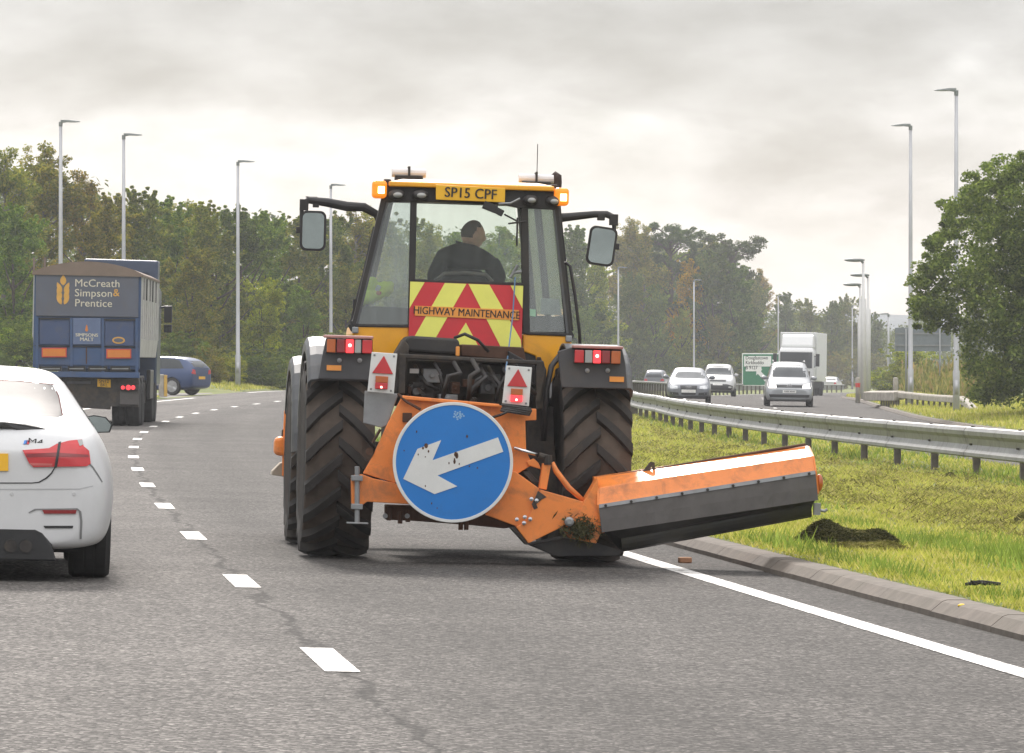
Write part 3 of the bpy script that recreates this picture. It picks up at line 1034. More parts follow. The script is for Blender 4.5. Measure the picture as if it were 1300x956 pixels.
for left in (True, False):
    s = 1 if left else -1
    bar(sidept(0, left, YC + .03), sidept(1, left, YC + .03), .045, .06)
    bar(sidept(0, left, YF_), sidept(1, left, YF_), .07, .07)
    mb.tube([sidept(0, left, YC + .03), sidept(0, left, YF_)], .05, 6)
    mb.tube([sidept(1, left, YC + .03), sidept(1, left, YF_)], .05, 6)
    mb.tube([sidept(.03, left, 1.25), sidept(1, left, 1.25)], .032, 6)
# rear door posts
for px0, px1, e0, e1 in ((521.5, 529.5, 258, 414), (661, 670.5, 262, 424)):
    a0, a1, b0, b1 = T(px0, e0 - 8, YC), T(px1, e0 - 8, YC), T(px0 - 3.4 if px0 < 600 else px0 + 2.5, e1, YC), T(px1 - 3.4 if px0 < 600 else px1 + 2.5, e1, YC)
    mb.prism([a0, a1, b1, b0], (0, .06, 0))
mb.prism([T(522, 354, YC), T(668, 359, YC), T(668, 364, YC), T(522, 359, YC)], (0, .05, 0))
mb.prism([T(452, 411, YC), T(521, 412, YC), T(521, 416, YC), T(450, 415, YC)], (0, .05, 0))
mb.prism([T(668, 421, YC), T(721, 423, YC), T(722, 427, YC), T(668, 425, YC)], (0, .05, 0))
# header across the rear
mb.prism([T(494, 232, YC - .01), T(704, 241, YC - .01), T(706, 266, YC - .01), T(660, 264, YC - .01), T(640, 260, YC - .01), T(530, 256, YC - .01), T(489, 257, YC - .01)], (0, .12, 0))
# front header and sill
a, b = sidept(.0, True, YF_), sidept(0, False, YF_)
mb.box(((a.x + b.x) / 2, YF_, (a.z + b.z) / 2 - .02), (b.x - a.x, .06, .12))
a, b = sidept(1, True, YF_), sidept(1, False, YF_)
mb.box(((a.x + b.x) / 2, YF_, (a.z + b.z) / 2 + .03), (b.x - a.x, .06, .10))
mb.build('cab_frame', m_blk, trac, bevel=.006)

# roof with its yellow rim
a, b = T(494, 227.6, YC - .06), T(704, 238, YC - .06)
mb = MB()
def rr(z, g=0): return [Vector((a.x + g, YC - .06 + g, z)), Vector((b.x - g, YC - .06 + g, z)), Vector((b.x - g, YF_ + .1 - g, z)), Vector((a.x + g, YF_ + .1 - g, z))]
zr = (a.z + b.z) / 2
mb.loft([rr(zr - .042), rr(zr - .004), rr(zr + .022, .12)])
mb.build('roof', m_yel, trac, bevel=.01)

# glass
mb = MB(); mb.prism([T(528, 256, YC), T(662, 262, YC), T(664, 360, YC), T(526, 355, YC)], (0, .006, 0)); mb.build('rear_window', g_cab, trac, M=Matrix.Translation((0, .03, 0)))
for nm, pts in (('quarter_window', [(492, 256), (521.5, 256), (518.5, 412), (453, 411)]), ('quarter_window', [(671, 264), (702, 265), (720, 422), (672, 421)])):
    mb = MB(); mb.prism([T(x, y, YC) for x, y in pts], (0, .006, 0)); mb.build(nm, g_side, trac, M=Matrix.Translation((0, .026, 0)))
for left in (True, False):
    mb = MB(); s = -.004 if left else .004
    for ya, yb in ((YC + .06, 1.22), (1.28, YF_ - .03)):
        mb.prism([sidept(.02, left, ya), sidept(.02, left, yb), sidept(.98, left, yb), sidept(.98, left, ya)], (s, 0, 0))
    mb.build('side_window', g_cab, trac)
a, b, c_, d_ = sidept(.04, True, YF_), sidept(.04, False, YF_), sidept(.95, False, YF_), sidept(.95, True, YF_)
mb = MB(); mb.prism([a + Vector((.05, 0, 0)), b - Vector((.05, 0, 0)), c_ - Vector((.06, 0, 0)), d_ + Vector((.06, 0, 0))], (0, .006, 0)); mb.build('windscreen', g_cab, trac)
# grey seals of the glass, seen as pale lines down the outside corners
for l, pts in ((1, [(490.5, 257), (493, 257), (455, 411), (452, 411)]), (0, [(702, 266), (704.5, 266), (722, 423), (719, 423)])):
    plate(pts, YC - .004, .03, 'window_seal', m_lgrey, trac, 0)

# yellow lower bodywork of the cab
plate([(449, 414), (519, 414), (519, 432), (506, 440), (497, 470), (476, 470), (473, 445), (447, 425)], YC + .01, .9, 'body_panel', m_yel, trac, .01)
plate([(664, 424), (723, 427), (727, 440), (716, 452), (708, 470), (697, 492), (688, 500), (683, 470), (680, 452), (664, 446)], YC + .01, .9, 'body_panel', m_yel, trac, .01)
mb = MB(); mb.box((0, 2.6, 1.55), (.95, 1.2, .7)); mb.build('bonnet', m_yel, trac, bevel=.06)
mb = MB(); mb.box((0, 1.2, 1.42), (1.3, 1.5, .5)); mb.build('cab_floor', m_blk, trac, bevel=.02)
for px, py in ((451, 419), (722, 430)):
    mb = MB(); mb.box(T(px, py, YC - .01), (.05, .04, .05)); mb.build('hinge', m_steel, trac, bevel=.008)

# number plate and its reflection plate below
YP = YC - .09
mb = MB(); mb.prism([T(553.5, 234.3, YP), T(641.5, 238.8, YP), T(641, 257, YP), T(553.5, 253.3, YP)], (0, .02, 0)); npl = mb.build('number_plate', m_plate, trac, bevel=.004)
pc = T(597.3, 246, YP)
rollm = Matrix.Rotation(math.atan2(T(641, 239, YP).z - T(554, 234.3, YP).z, T(641, 239, YP).x - T(554, 234.3, YP).x), 4, 'Y').inverted()
text('SP15 CPF', .112, m_black, npl, Matrix.Translation(pc + Vector((0, -.006, 0))) @ rollm @ FACE, 'registration', bold=.0015, sx=.92, space=1.02)

# chevron board
YB = YC - .03
def cpoly(pts, y, m, name, parent, th=.004):
    mb = MB()
    for p in pts: mb.prism([T(440 + a / 3.982, 210 + b / 3.982, y) for a, b in p], (0, th, 0))
    return mb.build(name, m, parent)


chev = cpoly([[(322, 587), (893, 609), (884, 925), (312, 925)]], YB, m_hired, 'chevron_board', trac, .02)
cpoly([[(322, 587), (395, 590), (318, 722)],
       [(497, 594), (606, 599), (452, 870), (412, 925), (314, 925), (345, 862)],
       [(603, 795), (672, 925), (520, 925)],
       [(616, 599), (722, 603), (880, 880), (884, 925), (783, 925)],
       [(829, 607), (893, 609), (889, 724)]], YB - .004, m_hiyel, 'yellow_stripes', chev)
st = cpoly([[(345, 709), (871, 731), (870, 783), (345, 759)]], YB - .008, m_ostrip, 'title_strip', chev)
c = T(440 + 607 / 3.982, 210 + 746 / 3.982, YB - .0095)
text('HIGHWAY MAINTENANCE', .083, m_black, chev, Matrix.Translation(c) @ rollm @ FACE, 'title_lettering', extrude=.001, bold=.0008, sx=.84)

# work lights
for px, py, w in ((503.5, 247.2, 11), (533.5, 247.8, 11), (673.5, 254, 10), (702, 255.5, 9.5)):
    c = T(px, py, YC - .05)
    mb = MB(); mb.ball(c, (w / 164, .05, 6.8 / 164), 20, 12); wl = mb.build('work_light', m_blk, trac, smooth=True)
    mb = MB(); mb.ball(c + Vector((.006, -.03, -.003)), (w * .60 / 164, .032, 3.8 / 164), 20, 12); mb.build('lens', m_clear, wl, smooth=True)
# beacons at the roof corners
for px, py in ((481.5, 240.5), (712.5, 250)):
    c = T(px, py, YC - .02)
    mb = MB(); mb.box(c, (.115, .12, .14)); bc = mb.build('beacon', m_alit, trac, bevel=.03, segs=3)
    mb = MB(); mb.box(c + Vector((.012, -.0585, -.006)), (.052, .012, .058)); mb.build('flash_bulb', m_bulb, bc, bevel=.012)
    mb = MB(); mb.box(c + Vector((.05 if px < 600 else -.05, .02, -.02)), (.06, .05, .05)); mb.build('bracket', m_blk, bc)
# light bars on the roof
m_lbar = mat('light_bar_clear', (.62, .60, .60), .2, coat=.5, var=.1)
for x0, x1, y0, y1 in ((497.5, 540.5, 216, 227), (658.5, 702.5, 223.5, 234.5)):
    a, b = T(x0, y0, .75), T(x1, y1, .75)
    mb = MB(); mb.tube([(a.x, .75, (a.z + b.z) / 2 + .012), (b.x, .75, (a.z + b.z) / 2 + .012)], .036, 14); lb = mb.build('light_bar', m_lbar, trac, bevel=.004)
    mb = MB(); mb.box(((a.x + b.x) / 2, .75, b.z - .008), (b.x - a.x - .05, .09, .05)); mb.box(((a.x + b.x) / 2 + .0, .75, (a.z + b.z) / 2 + .02), (.018, .085, .085)); mb.build('mount', m_blk, lb)
# aerial and exhaust
mb = MB(); a = T(681.5, 226, .9); mb.tube([a, a + Vector((0, 0, .27))], .0035, 6); mb.tube([a, a + Vector((0, 0, .05))], .008, 6); mb.build('aerial', m_blk, trac)
mb = MB(); a = T(706, 236, 1.9); mb.tube([a + Vector((0, 0, -1.4)), a, a + Vector((0, 0, .03)), a + Vector((.0, .0, .07)), a + Vector((-.03, .0, .1))], [.045, .045, .047, .046, .03], 12); mb.build('exhaust_stack', mat('exhaust_brown', (.05, .032, .026), .7, .3), trac, smooth=True)
# wipers and cable
mb = MB()
mb.box(T(622, 263, YC - .07), (.11, .07, .06), Matrix.Rotation(.35, 3, 'Y')); mb.box(T(632, 268, YC - .07), (.09, .06, .05), Matrix.Rotation(.45, 3, 'Y'))
mb.tube([T(640, 272, YC - .05), T(657, 281, YC - .04)], .008, 6); mb.tube([T(657, 276, YC - .04), T(656, 312, YC - .02)], .009, 6)
mb.tube([T(645, 284, YC - .04), T(668, 281, YC - .04)], .008, 6)
mb.build('wiper', m_blk, trac, bevel=.004)
mb = MB(); mb.tube([T(633, 258.5, YC - .08), T(648, 258, YC - .09), T(660, 252, YC - .08)], .009, 6); mb.build('wiper_cable', m_steel, trac)
mb = MB(); mb.tube([T(654, 352, YC - .05), T(651, 400, YC - .1), T(645, 450, YC - .35), T(642, 470, -1.0)], .006, 6); mb.build('blue_cable', mat('cable_blue', (.10, .2, .34), .5), trac)
mb = MB(); mb.tube([T(661, 345, YC - .03), T(652, 346, YC - .06), T(648, 352, YC - .05)], .014, 8); mb.tube([T(652, 345, YC - .06), T(657, 337, YC - .07)], .012, 8); mb.build('door_catch', m_steel, trac)
# grab rails
mb = MB(); mb.tube([T(711, 336, YC + .1), T(719, 334, YC + .06), T(724, 338, YC + .06), T(730, 375, YC + .03), T(736, 425, YC + .05), T(736, 441, YC + .1)], .013, 8); mb.build('grab_rail', m_blk, trac, smooth=True)
mb = MB(); mb.tube([T(476, 288, 1.5), T(463, 345, 1.5), T(449, 398, 1.5), T(444, 425, 1.5)], .017, 8); mb.box(T(452, 388, 1.48), (.05, .04, .1)); mb.build('grab_rail', m_blk, trac)
plate([(702, 262), (712, 262), (728, 420), (722, 420)], 1.6, .05, 'door_post', m_blk, trac)

# mirrors
for left in (True, False):
    YM = 1.75
    if left:
        arm = [(484, 285), (478, 272), (462, 263), (440, 262), (415, 257), (392, 254), (385, 258)]
        ra = [.04, .045, .05, .055, .05, .04, .03]; body = (397.5, 293, 16.5, 25.5); st_ = [(386, 257), (383, 265), (383, 292)]
    else:
        arm = [(704, 278), (716, 276), (735, 274), (755, 272), (770, 272), (779, 276)]
        ra = [.05, .05, .045, .04, .04, .035]; body = (764, 312.5, 18, 25); st_ = [(779, 276), (780, 300), (779, 312)]
    mb = MB(); mb.tube([T(x, y, YM) for x, y in arm], [r * .75 for r in ra], 10); mb.tube([T(x, y, YM) for x, y in st_], .018, 8)
    mb.box(T(st_[0][0], st_[0][1] + 3, YM), (.07, .06, .09))
    if left: mb.box(T(401, 261, YM - .02), (.05, .05, .03)); mb.tube([T(388, 250, YM), T(403, 250.5, YM)], .006, 6)
    else: mb.box(T(763, 276, YM), (.06, .06, .05)); mb.box(T(782, 313, YM), (.05, .05, .05))
    if left: mb.box(T(379, 292, YM), (.04, .05, .05))
    mb.build('mirror_arm', m_blk, trac, bevel=.005)
    cx, cy, hw, hh = body
    c = T(cx, cy, YM - .03); s = 1.042 / 164
    def rrect(w, h, r, y):
        pts = []
        for qx, qz, a0 in ((1, 1, 0), (-1, 1, 90), (-1, -1, 180), (1, -1, 270)):
            for k in range(6):
                a = math.radians(a0 + k * 18)
                pts.append(Vector((c.x + qx * (w - r) + r * math.cos(a), y, c.z + qz * (h - r) + r * math.sin(a))))
        return pts
    mb = MB(); mb.loft([rrect(hw * s, hh * s, .05, c.y), rrect(hw * s, hh * s, .05, c.y + .03), rrect(hw * s * .8, hh * s * .85, .05, c.y + .10)])
    mi = mb.build('mirror', m_blk, trac, M=Matrix.Translation(c) @ Matrix.Rotation(.0 if left else .12, 4, 'Y') @ Matrix.Translation(-c))
    mb = MB(); mb.loft([rrect(hw * s - .018, hh * s - .018, .04, c.y - .006), rrect(hw * s - .018, hh * s - .018, .04, c.y)])
    mb.build('mirror_glass', m_mirr, mi)

# interior: seat, steering column, hi-vis coat
mb = MB()
c = T(590, 352, 1.02)
mb.loft([[Vector((c.x + u * w, y, z)) for u, w_ in ((-1, 1), (1, 1)) for y in ((.98, 1.08) if u < 0 else (1.08, .98))] for w, z in ((.24, c.z - .5), (.27, c.z - .25), (.26, c.z - .04), (.22, c.z + .015))])
mb.box((c.x, 1.25, c.z - .5), (.5, .52, .13))
mb.box((c.x, 1.25, c.z - .68), (.3, .3, .3))
mb.build('seat', m_seat, trac, bevel=.035, segs=3)
mb = MB(); mb.tube([(c.x - .22, .99, c.z - .03), (c.x - .17, .985, c.z + .022), (c.x, .98, c.z + .035), (c.x + .17, .985, c.z + .022), (c.x + .22, .99, c.z - .03)], .016, 8); mb.build('seat_trim', mat('seat_trim_grey', (.16, .15, .14), .6), trac, smooth=True)
mb = MB(); mb.tube([(c.x + .0, 1.9, c.z - .5), (c.x, 1.68, c.z - .22)], .04, 8)
M_ = Matrix.Translation((c.x, 1.68, c.z - .22)) @ Matrix.Rotation(.9, 4, 'X')
mb.lathe([(.19 + .014 * math.cos(k), .014 * math.sin(k)) for k in [2 * PI * i / 8 for i in range(8)]], M_, 28, close=True)
mb.box((c.x, 1.68, c.z - .22), (.36, .02, .03)); mb.build('steering_wheel', m_blk, trac)
plate([(457, 388), (520, 391), (519, 412), (450, 411)], .62, .5, 'side_console', m_blk, trac)
plate([(673, 400), (716, 403), (719, 421), (672, 420)], .62, .5, 'side_console', m_blk, trac)
plate([(672, 392), (680, 393), (680, 402), (672, 401)], YC + .012, .006, 'tax_disc', mat('disc_green', (.35, .55, .4), .5), trac, 0)
plate([(687, 378), (710, 380), (713, 400), (686, 399)], .58, .01, 'paperwork', mat('paper_pale', (.5, .52, .5), .7), trac, 0)

# machinery behind the cab, above the linkage
plate([(515, 430), (520, 426), (581, 430), (584, 436), (582, 450), (512, 446)], -.35, .5, 'battery_box', m_blk, trac, .02)
plate([(507, 449), (690, 458), (693, 470), (686, 510), (680, 510), (681, 463), (516, 455), (514, 500), (505, 500)], -.45, .12, 'lift_frame', m_mach, trac, .008)
plate([(513, 456), (684, 464), (682, 520), (512, 508)], .15, .25, 'gearbox_housing', m_mach, trac, .02)
plate([(585, 437), (665, 441), (668, 458), (585, 452)], -.05, .4, 'toolbox', m_rust, trac, .01)
plate([(495, 460), (513, 430), (520, 440), (512, 505), (500, 505)], -.4, .3, 'lift_arm', m_mach, trac, .012)
plate([(686, 452), (694, 470), (692, 520), (680, 520)], -.4, .3, 'lift_arm', m_mach, trac, .012)
random.seed(3)
for k in range(11):
    x0 = random.uniform(518, 660); x1 = x0 + random.uniform(-25, 45)
    zt = random.uniform(456, 470); zb = random.uniform(488, 510)
    yy = -random.uniform(.3, .8)
    mb = MB(); mb.tube([T(x0, zt, yy + .2), T(x0 + 8, zt + 14, yy), T((x0 + x1) / 2, (zt + zb) / 2 + random.uniform(-6, 10), yy - .08), T(min(x1, 680), zb, yy)], random.uniform(.012, .02), 8)
    mb.build('hydraulic_hose', m_blk, trac, smooth=True)
mb = MB(); mb.tube([T(577, 429, -.3), T(590, 424, -.36), T(607, 432, -.36), T(620, 446, -.3)], .013, 8); mb.build('hydraulic_hose', m_blk, trac, smooth=True)
for k in range(16):
    c = T(random.uniform(520, 672), random.uniform(470, 508), -.2)
    mb = MB(); mb.box(c, (random.uniform(.05, .16), .2, random.uniform(.04, .12)))
    mb.tube([c, c + Vector((0, -.14, 0))], random.uniform(.015, .03), 10)
    mb.build('valve_block', random.choice([m_mach, m_blk, m_rust, m_steel]) if k % 4 else m_lgrey, trac, bevel=.006)
c = T(581, 446, -.36); mb = MB(); mb.box(c, (.03, .03, .075)); mb.build('amber_reflector', m_ostrip, trac, bevel=.008)
c = T(526, 471, -.3); mb = MB(); mb.box(c, (.07, .02, .035)); mb.build('data_plate', m_scuff, trac)
# hose bundles beside the right tyre
mb = MB(); mb.tube([T(725, 447, -.2), T(710, 452, -.3), T(700, 465, -.35), T(694, 495, -.4), T(690, 560, -.4)], .022, 8); mb.build('hydraulic_hose', m_blk, trac, smooth=True)
plate([(668, 520), (703, 516), (705, 575), (712, 640), (690, 640), (668, 600)], -.25, .25, 'linkage_plate', m_mach, trac, .01)
plate([(645, 445), (690, 470), (690, 560), (655, 560)], -.1, .2, 'side_housing', m_blk, trac, .01)
# ------------------------------------------------------------------ the rear mounted verge mower
MM = MT @ Matrix.Translation((0, -1.25, 0))
mow = empty('verge_mower', MM, 'orange verge mower carrying a round blue arrow sign, its cutter head reaching over the kerb', 'mower')
U = Px(MM)
up = lambda pts, y, th, name, m, parent=None, bevel=.006: plate(pts, y, th, name, m, parent or mow, bevel, px=U)
# main frame plates
up([(511, 503), (562, 506.5), (633, 514), (646, 517.5), (681, 519), (681, 533.5), (667, 534), (668, 572), (676, 590), (650, 606), (500, 613), (461, 601), (475, 576), (493, 536)], .12, .06, 'headstock', m_org)
up([(511, 502), (634, 513), (634, 517), (510, 507)], .06, .1, 'headstock_flange', m_org)
up([(447, 640), (446.5, 607), (452, 602.5), (461, 602.5), (474, 607.5), (500, 613), (575, 640), (516, 640), (466, 637), (458, 643)], .10, .14, 'lower_beam', m_org)
mb = MB(); a, b = U(453.5, 592, .07), U(453.5, 664, .07); mb.tube([a, b], .02, 10); mb.box(U(453, 643, .08), (.085, .08, .04)); mb.box(U(453, 607, .08), (.085, .08, .04)); mb.box(b, (.16, .12, .012)); mb.build('jack_leg', m_steel, mow, bevel=.004)
up([(490, 641), (600, 643), (660, 668), (640, 671), (600, 667), (520, 661), (490, 660)], .25, .2, 'drawbar', m_rust)
for px, py in ((494, 660), (508, 664), (518, 662), (585, 672), (592, 672)):
    mb = MB(); c = U(px, py - 6, .24); mb.tube([c + Vector((0, 0, .05)), c - Vector((0, 0, .04))], .018, 8); mb.build('drawbar_pin', m_rust, mow)
for px, py in ((489, 655), (517, 655)):
    mb = MB(); mb.tube([U(px, py, .22), U(px, py, .4)], .02, 8); mb.build('drawbar_bolt', m_steel, mow)
# steel shield below the left lamp board
up([(463, 496), (506, 500), (492, 540), (484, 543), (461, 537)], .16, .012, 'steel_shield', m_steel)
mb = MB(); mb.tube([U(505, 500, .08), U(516, 510, .06), U(534, 520, .06)], .011, 6); mb.build('chain', m_rust, mow)
mb = MB(); mb.box(U(517, 530, .1), (.07, .03, .07)); mb.build('latch', m_rust, mow, bevel=.006)
mb = MB(); mb.tube([U(473, 562, .1), U(483, 545, .1)], .012, 6); mb.build('latch_pin', m_rust, mow)
mb = MB(); mb.tube([U(469, 573, .1), U(469, 573, .2)], .03, 10); mb.build('hinge', m_rust, mow)
# lift arm and hinge to the head
up([(650, 598), (655, 599), (685, 620.5), (678, 645), (668, 667), (655, 668), (617, 654), (636, 630)], .05, .12, 'arm_plate', m_org)
up([(686, 621.5), (741, 637), (738, 652), (712, 670), (671, 690), (655, 669), (669, 662)], .03, .16, 'arm_plate', m_org)
up([(655, 669), (671, 690), (668, 692), (648, 670)], .05, .16, 'arm_edge', m_mach)
up([(689, 588), (700, 588), (694, 622), (684, 620)], .08, .08, 'mast', m_org)
mb = MB(); mb.tube([U(695, 578, .1), U(695, 590, .1)], .035, 12); mb.build('mast_cap', m_mach, mow)
mb = MB(); mb.tube([U(701, 587, .1), U(706, 598, .1), U(722, 619, .1), U(741, 636, .1)], [.016, .022, .022, .018], 8); mb.build('tie_link', m_org, mow, smooth=True)
mb = MB(); mb.tube([U(652, 568.5, .08), U(684, 578, .1)], .014, 12); mb.build('ram_rod', m_chrome, mow, smooth=True)
mb = MB(); mb.tube([U(684, 578, .1), U(697, 582, .1)], .026, 10); mb.build('ram_eye', m_mach, mow)
up([(668, 586), (671, 591), (687, 596), (684, 588), (678, 582)], .1, .05, 'bracket', m_org)
up([(663, 599), (672, 598), (686, 614), (674, 612)], .13, .05, 'bracket', m_mach)
for px, py in ((674.5, 633.5), (681, 635.5), (666, 656.5), (673, 659), (656, 659.5), (665, 664)):
    mb = MB(); c = U(px, py, .02); mb.lathe([(.016, 0), (.016, .012), (0, .014)], Matrix.Translation(c) @ Matrix.Rotation(PI / 2, 4, 'X'), 8); mb.build('bolt_head', m_chrome, mow)
up([(683, 623), (694, 631), (688, 634), (681, 640), (683, 645), (678, 647), (675, 640), (681, 628)], .024, .004, 'worn_patch', m_mach)
# the pivot casting, clogged with cut grass
up([(741, 637), (759, 607), (763, 676), (757, 690), (725, 684), (716, 672), (735, 652)], .02, .2, 'pivot_plate', m_org)
rg = np.random.default_rng(5)
random.seed(5)
n = 900
ctr = [U(random.gauss(738, 11), random.gauss(672, 8), random.uniform(-.03, .03)) for _ in range(n)]
uu = rg.normal(size=(n, 3)) * .014; vv = rg.normal(size=(n, 3)) * .004
mb = MB()
for c, u_, v_ in zip(ctr, uu, vv): mb.quad(c - Vector(u_), c - Vector(v_), c + Vector(u_), c + Vector(v_))
mb.build('clogged_grass', m_weed, mow, normals=False)['kind'] = 'stuff'
mb = MB(); mb.lathe([(.035, 0), (.035, .05), (.02, .06), (0, .06)], Matrix.Translation(U(722, 662, .02)) @ Matrix.Rotation(PI / 2, 4, 'X'), 14); mb.build('pivot_pin', m_steel, mow)
up([(672, 692), (716, 683), (760, 690), (790, 699), (786, 706), (706, 706)], .15, .4, 'skid', m_blk)

# cutter head: cross-section swept from its inner to its outer end
yh = -.02
ends = []
for ridge, low, strip_, flap, rol in (((760.5, 619), (760.5, 641), (760.5, 645), (764, 676), (789, 699)),
                                     ((1031.5, 579), (1034.5, 598), (1035.5, 602), (1038.5, 635), (1033, 655))):
    ends.append([U(ridge[0], ridge[1], yh + .05), U(low[0], low[1], yh), U(strip_[0], strip_[1], yh - .005), U(flap[0], flap[1], yh - .03), U(rol[0], rol[1], yh + .1)])
BK = Vector((0, .25, .074))
e0, e1 = ends
mb = MB()
rings = []
for e in (e0, e1):
    rings.append([e[0], e[0] + BK, e[0] + BK + Vector((0, .25, .0)), e[0] + BK + Vector((0, .28, -.06)), e[1] + Vector((0, .5, -.24)), e[1] + Vector((0, .46, -.24)), e[1] + Vector((0, .42, -.05)), e[1] + Vector((0, .02, -.02)), e[1]])
mb.loft(rings)
hood = mb.build('head_hood', mat('hood_orange', (.80, .235, .045), .40, var=.12, scale=4, coat=.22, dirt=(.22, .10, .06), dirt_amt=.42, dirt_scale=6), mow, bevel=.004)
for e, sx in ((e0, -1), (e1, 1)):
    mb = MB()
    mb.prism([e[0], e[0] + BK, e[1] + Vector((0, .52, -.28)), e[3] + Vector((0, .3, -.02)), e[3] + Vector((0, .05, .05)), e[1]], (sx * .015, 0, 0))
    mb.build('end_plate', m_org, mow, bevel=.003)
mb = MB(); mb.loft([[e[1] + Vector((0, -.006, .004)), e[2] + Vector((0, -.006, 0)), e[2], e[1]] for e in (e0, e1)]); mb.build('clamp_strip', m_steel, mow)
mb = MB()
for k in range(9):
    f = (k + .25) / 8.5
    c = (e0[1] + (e1[1] - e0[1]) * f + e0[2] + (e1[2] - e0[2]) * f) / 2 + Vector((0, -.01, 0)); mb.tube([c, c + Vector((0, -.012, 0))], .011, 8)
mb.build('strip_bolts', m_bolt, mow)
mb = MB()
rings = []
for k in range(25):
    f = k / 24
    w = .006 * math.sin(k * 1.7) + .004 * math.sin(k * 4.1)
    a, b = e0[2] + (e1[2] - e0[2]) * f, e0[3] + (e1[3] - e0[3]) * f
    rings.append([a, a + Vector((0, .012, 0)), b + Vector((0, .012 + w, 0)), b + Vector((0, w, 0)), (a + b) / 2 + Vector((0, w * .4 - .004, 0))])
mb.loft(rings); mb.build('rubber_flap', m_flap, mow)
# rear roller and rotor cover under the flap
mb = MB(); a, b = e0[4] + Vector((.0, .1, .07)), e1[4] + Vector((-.02, .1, .07)); mb.tube([a, b], .085, 20)
mb.build('roller', mat('roller_steel', (.05, .048, .045), .45, .5, dirt=(.09, .08, .05), dirt_amt=.5), mow, smooth=False)
mb = MB()
mb.loft([[e[3] + Vector((0, .03, .02)), e[3] + Vector((0, .4, .04)), e[4] + Vector((0, .4, .06)), e[4] + Vector((0, .22, .0)), e[4] + Vector((0, .02, .09))] for e in (e0, e1)])
mb.build('rotor_housing', m_blk, mow, bevel=.01)
# end lamp, tow hook, lifting eye
c = U(1040, 613, .05); mb = MB(); mb.ball(c, (.03, .05, .068), 12, 8); mb.build('marker_lamp', m_amber, mow, smooth=True)
c = U(1042, 648, .08); mb = MB(); mb.tube([c + Vector((-.04, 0, .02)), c, c + Vector((.03, 0, -.005)), c + Vector((.05, 0, .01))], .012, 8); mb.box(c + Vector((-.03, 0, .01)), (.05, .05, .09)); mb.build('catch', m_steel, mow)
mb = MB(); mb.prism([U(814, 601, .25), U(826, 586, .25), U(831, 587, .25), U(832, 598, .25), U(828.5, 597, .25), U(828, 590, .25), U(824, 599, .25)], (0, .03, 0)); mb.build('lifting_eye', m_mach, mow)
mb = MB(); p0 = e1[0] + BK; mb.tube([e0[0] + BK + Vector((.12, 0, .01)), p0 + Vector((-.02, 0, .01))], .011, 8); mb.build('head_lip', m_rust, mow)

# the round blue sign with its white arrow -------------------------------------------
SC = U(575, 587, -.12)
R_ = 76.6 / FOC * (MM @ SC).y
FM = Matrix.Translation(SC) @ Matrix.Rotation(PI / 2, 4, 'X')         # local Z points to the viewer (-Y)
mb = MB(); mb.lathe([(0, -.012), (R_ * .985, -.012), (R_, -.008), (R_, .010), (R_ - .004, .012), (R_ - .022, .012), (R_ - .024, .006), (0, .006)], FM, 72)
disc = mb.build('arrow_sign', m_scuff, mow)
mb = MB(); mb.lathe([(R_ - .0235, .0062), (R_ - .0235, .0075), (0, .0075)], FM, 72); mb.build('blue_face', m_blue, disc)
def z8(zx, zy):       # close-up crops -> photo pixels
    return (340 + zx / 4.781, 540 + zy / 4.781)
def z1(zx, zy): return (580 + zx / 4.781, 540 + zy / 4.781)
arrow = [z8(822, 325), z8(908, 143), z8(1052, 90), z8(1000, 212), z1(250, 73), z1(282, 160), z8(1030, 304), z8(1150, 370), z8(1012, 417)]
mb = MB(); mb.prism([U(a, b, SC.y - .0125) for a, b in arrow], (0, .004, 0)); mb.build('white_arrow', m_scuff, disc)
mb = MB()
for px, py, r in ((541, 566, .020), (537, 569, .012), (544, 573, .010), (540, 580, .006), (579, 577, .022), (577, 586, .012), (580, 579, .016), (577, 583, .008), (570, 588, .007), (583, 589, .006), (531, 577, .006), (596, 592, .006), (606, 594, .006), (593, 554, .010), (529, 548, .006), (548, 639, .006), (555, 645, .005), (540, 617, .006), (513, 572, .006)):
    c = U(px, py, SC.y - .0135)
    mb.lathe([(0, 0), (r * .7, .0), (r * random.uniform(.7, 1), -.003), (0, -.003)], Matrix.Translation(c) @ Matrix.Rotation(PI / 2, 4, 'X') @ Matrix.Diagonal((1, random.uniform(1, 2.2), 1, 1)), 8)
mb.build('rust_chips', m_rust, disc)
mb = MB()
c = U(582, 527, SC.y - .0085)
for k in range(16):
    a = k * 2.4; rr_ = .012 + .0022 * k
    mb.ball(c + Vector((rr_ * math.cos(a) * 1.0, 0, rr_ * math.sin(a) * .7)), (.008, .001, .007), 7, 4)
mb.build('paint_scuff', mat('scuff_pale_blue', (.25, .42, .62), .7), disc)
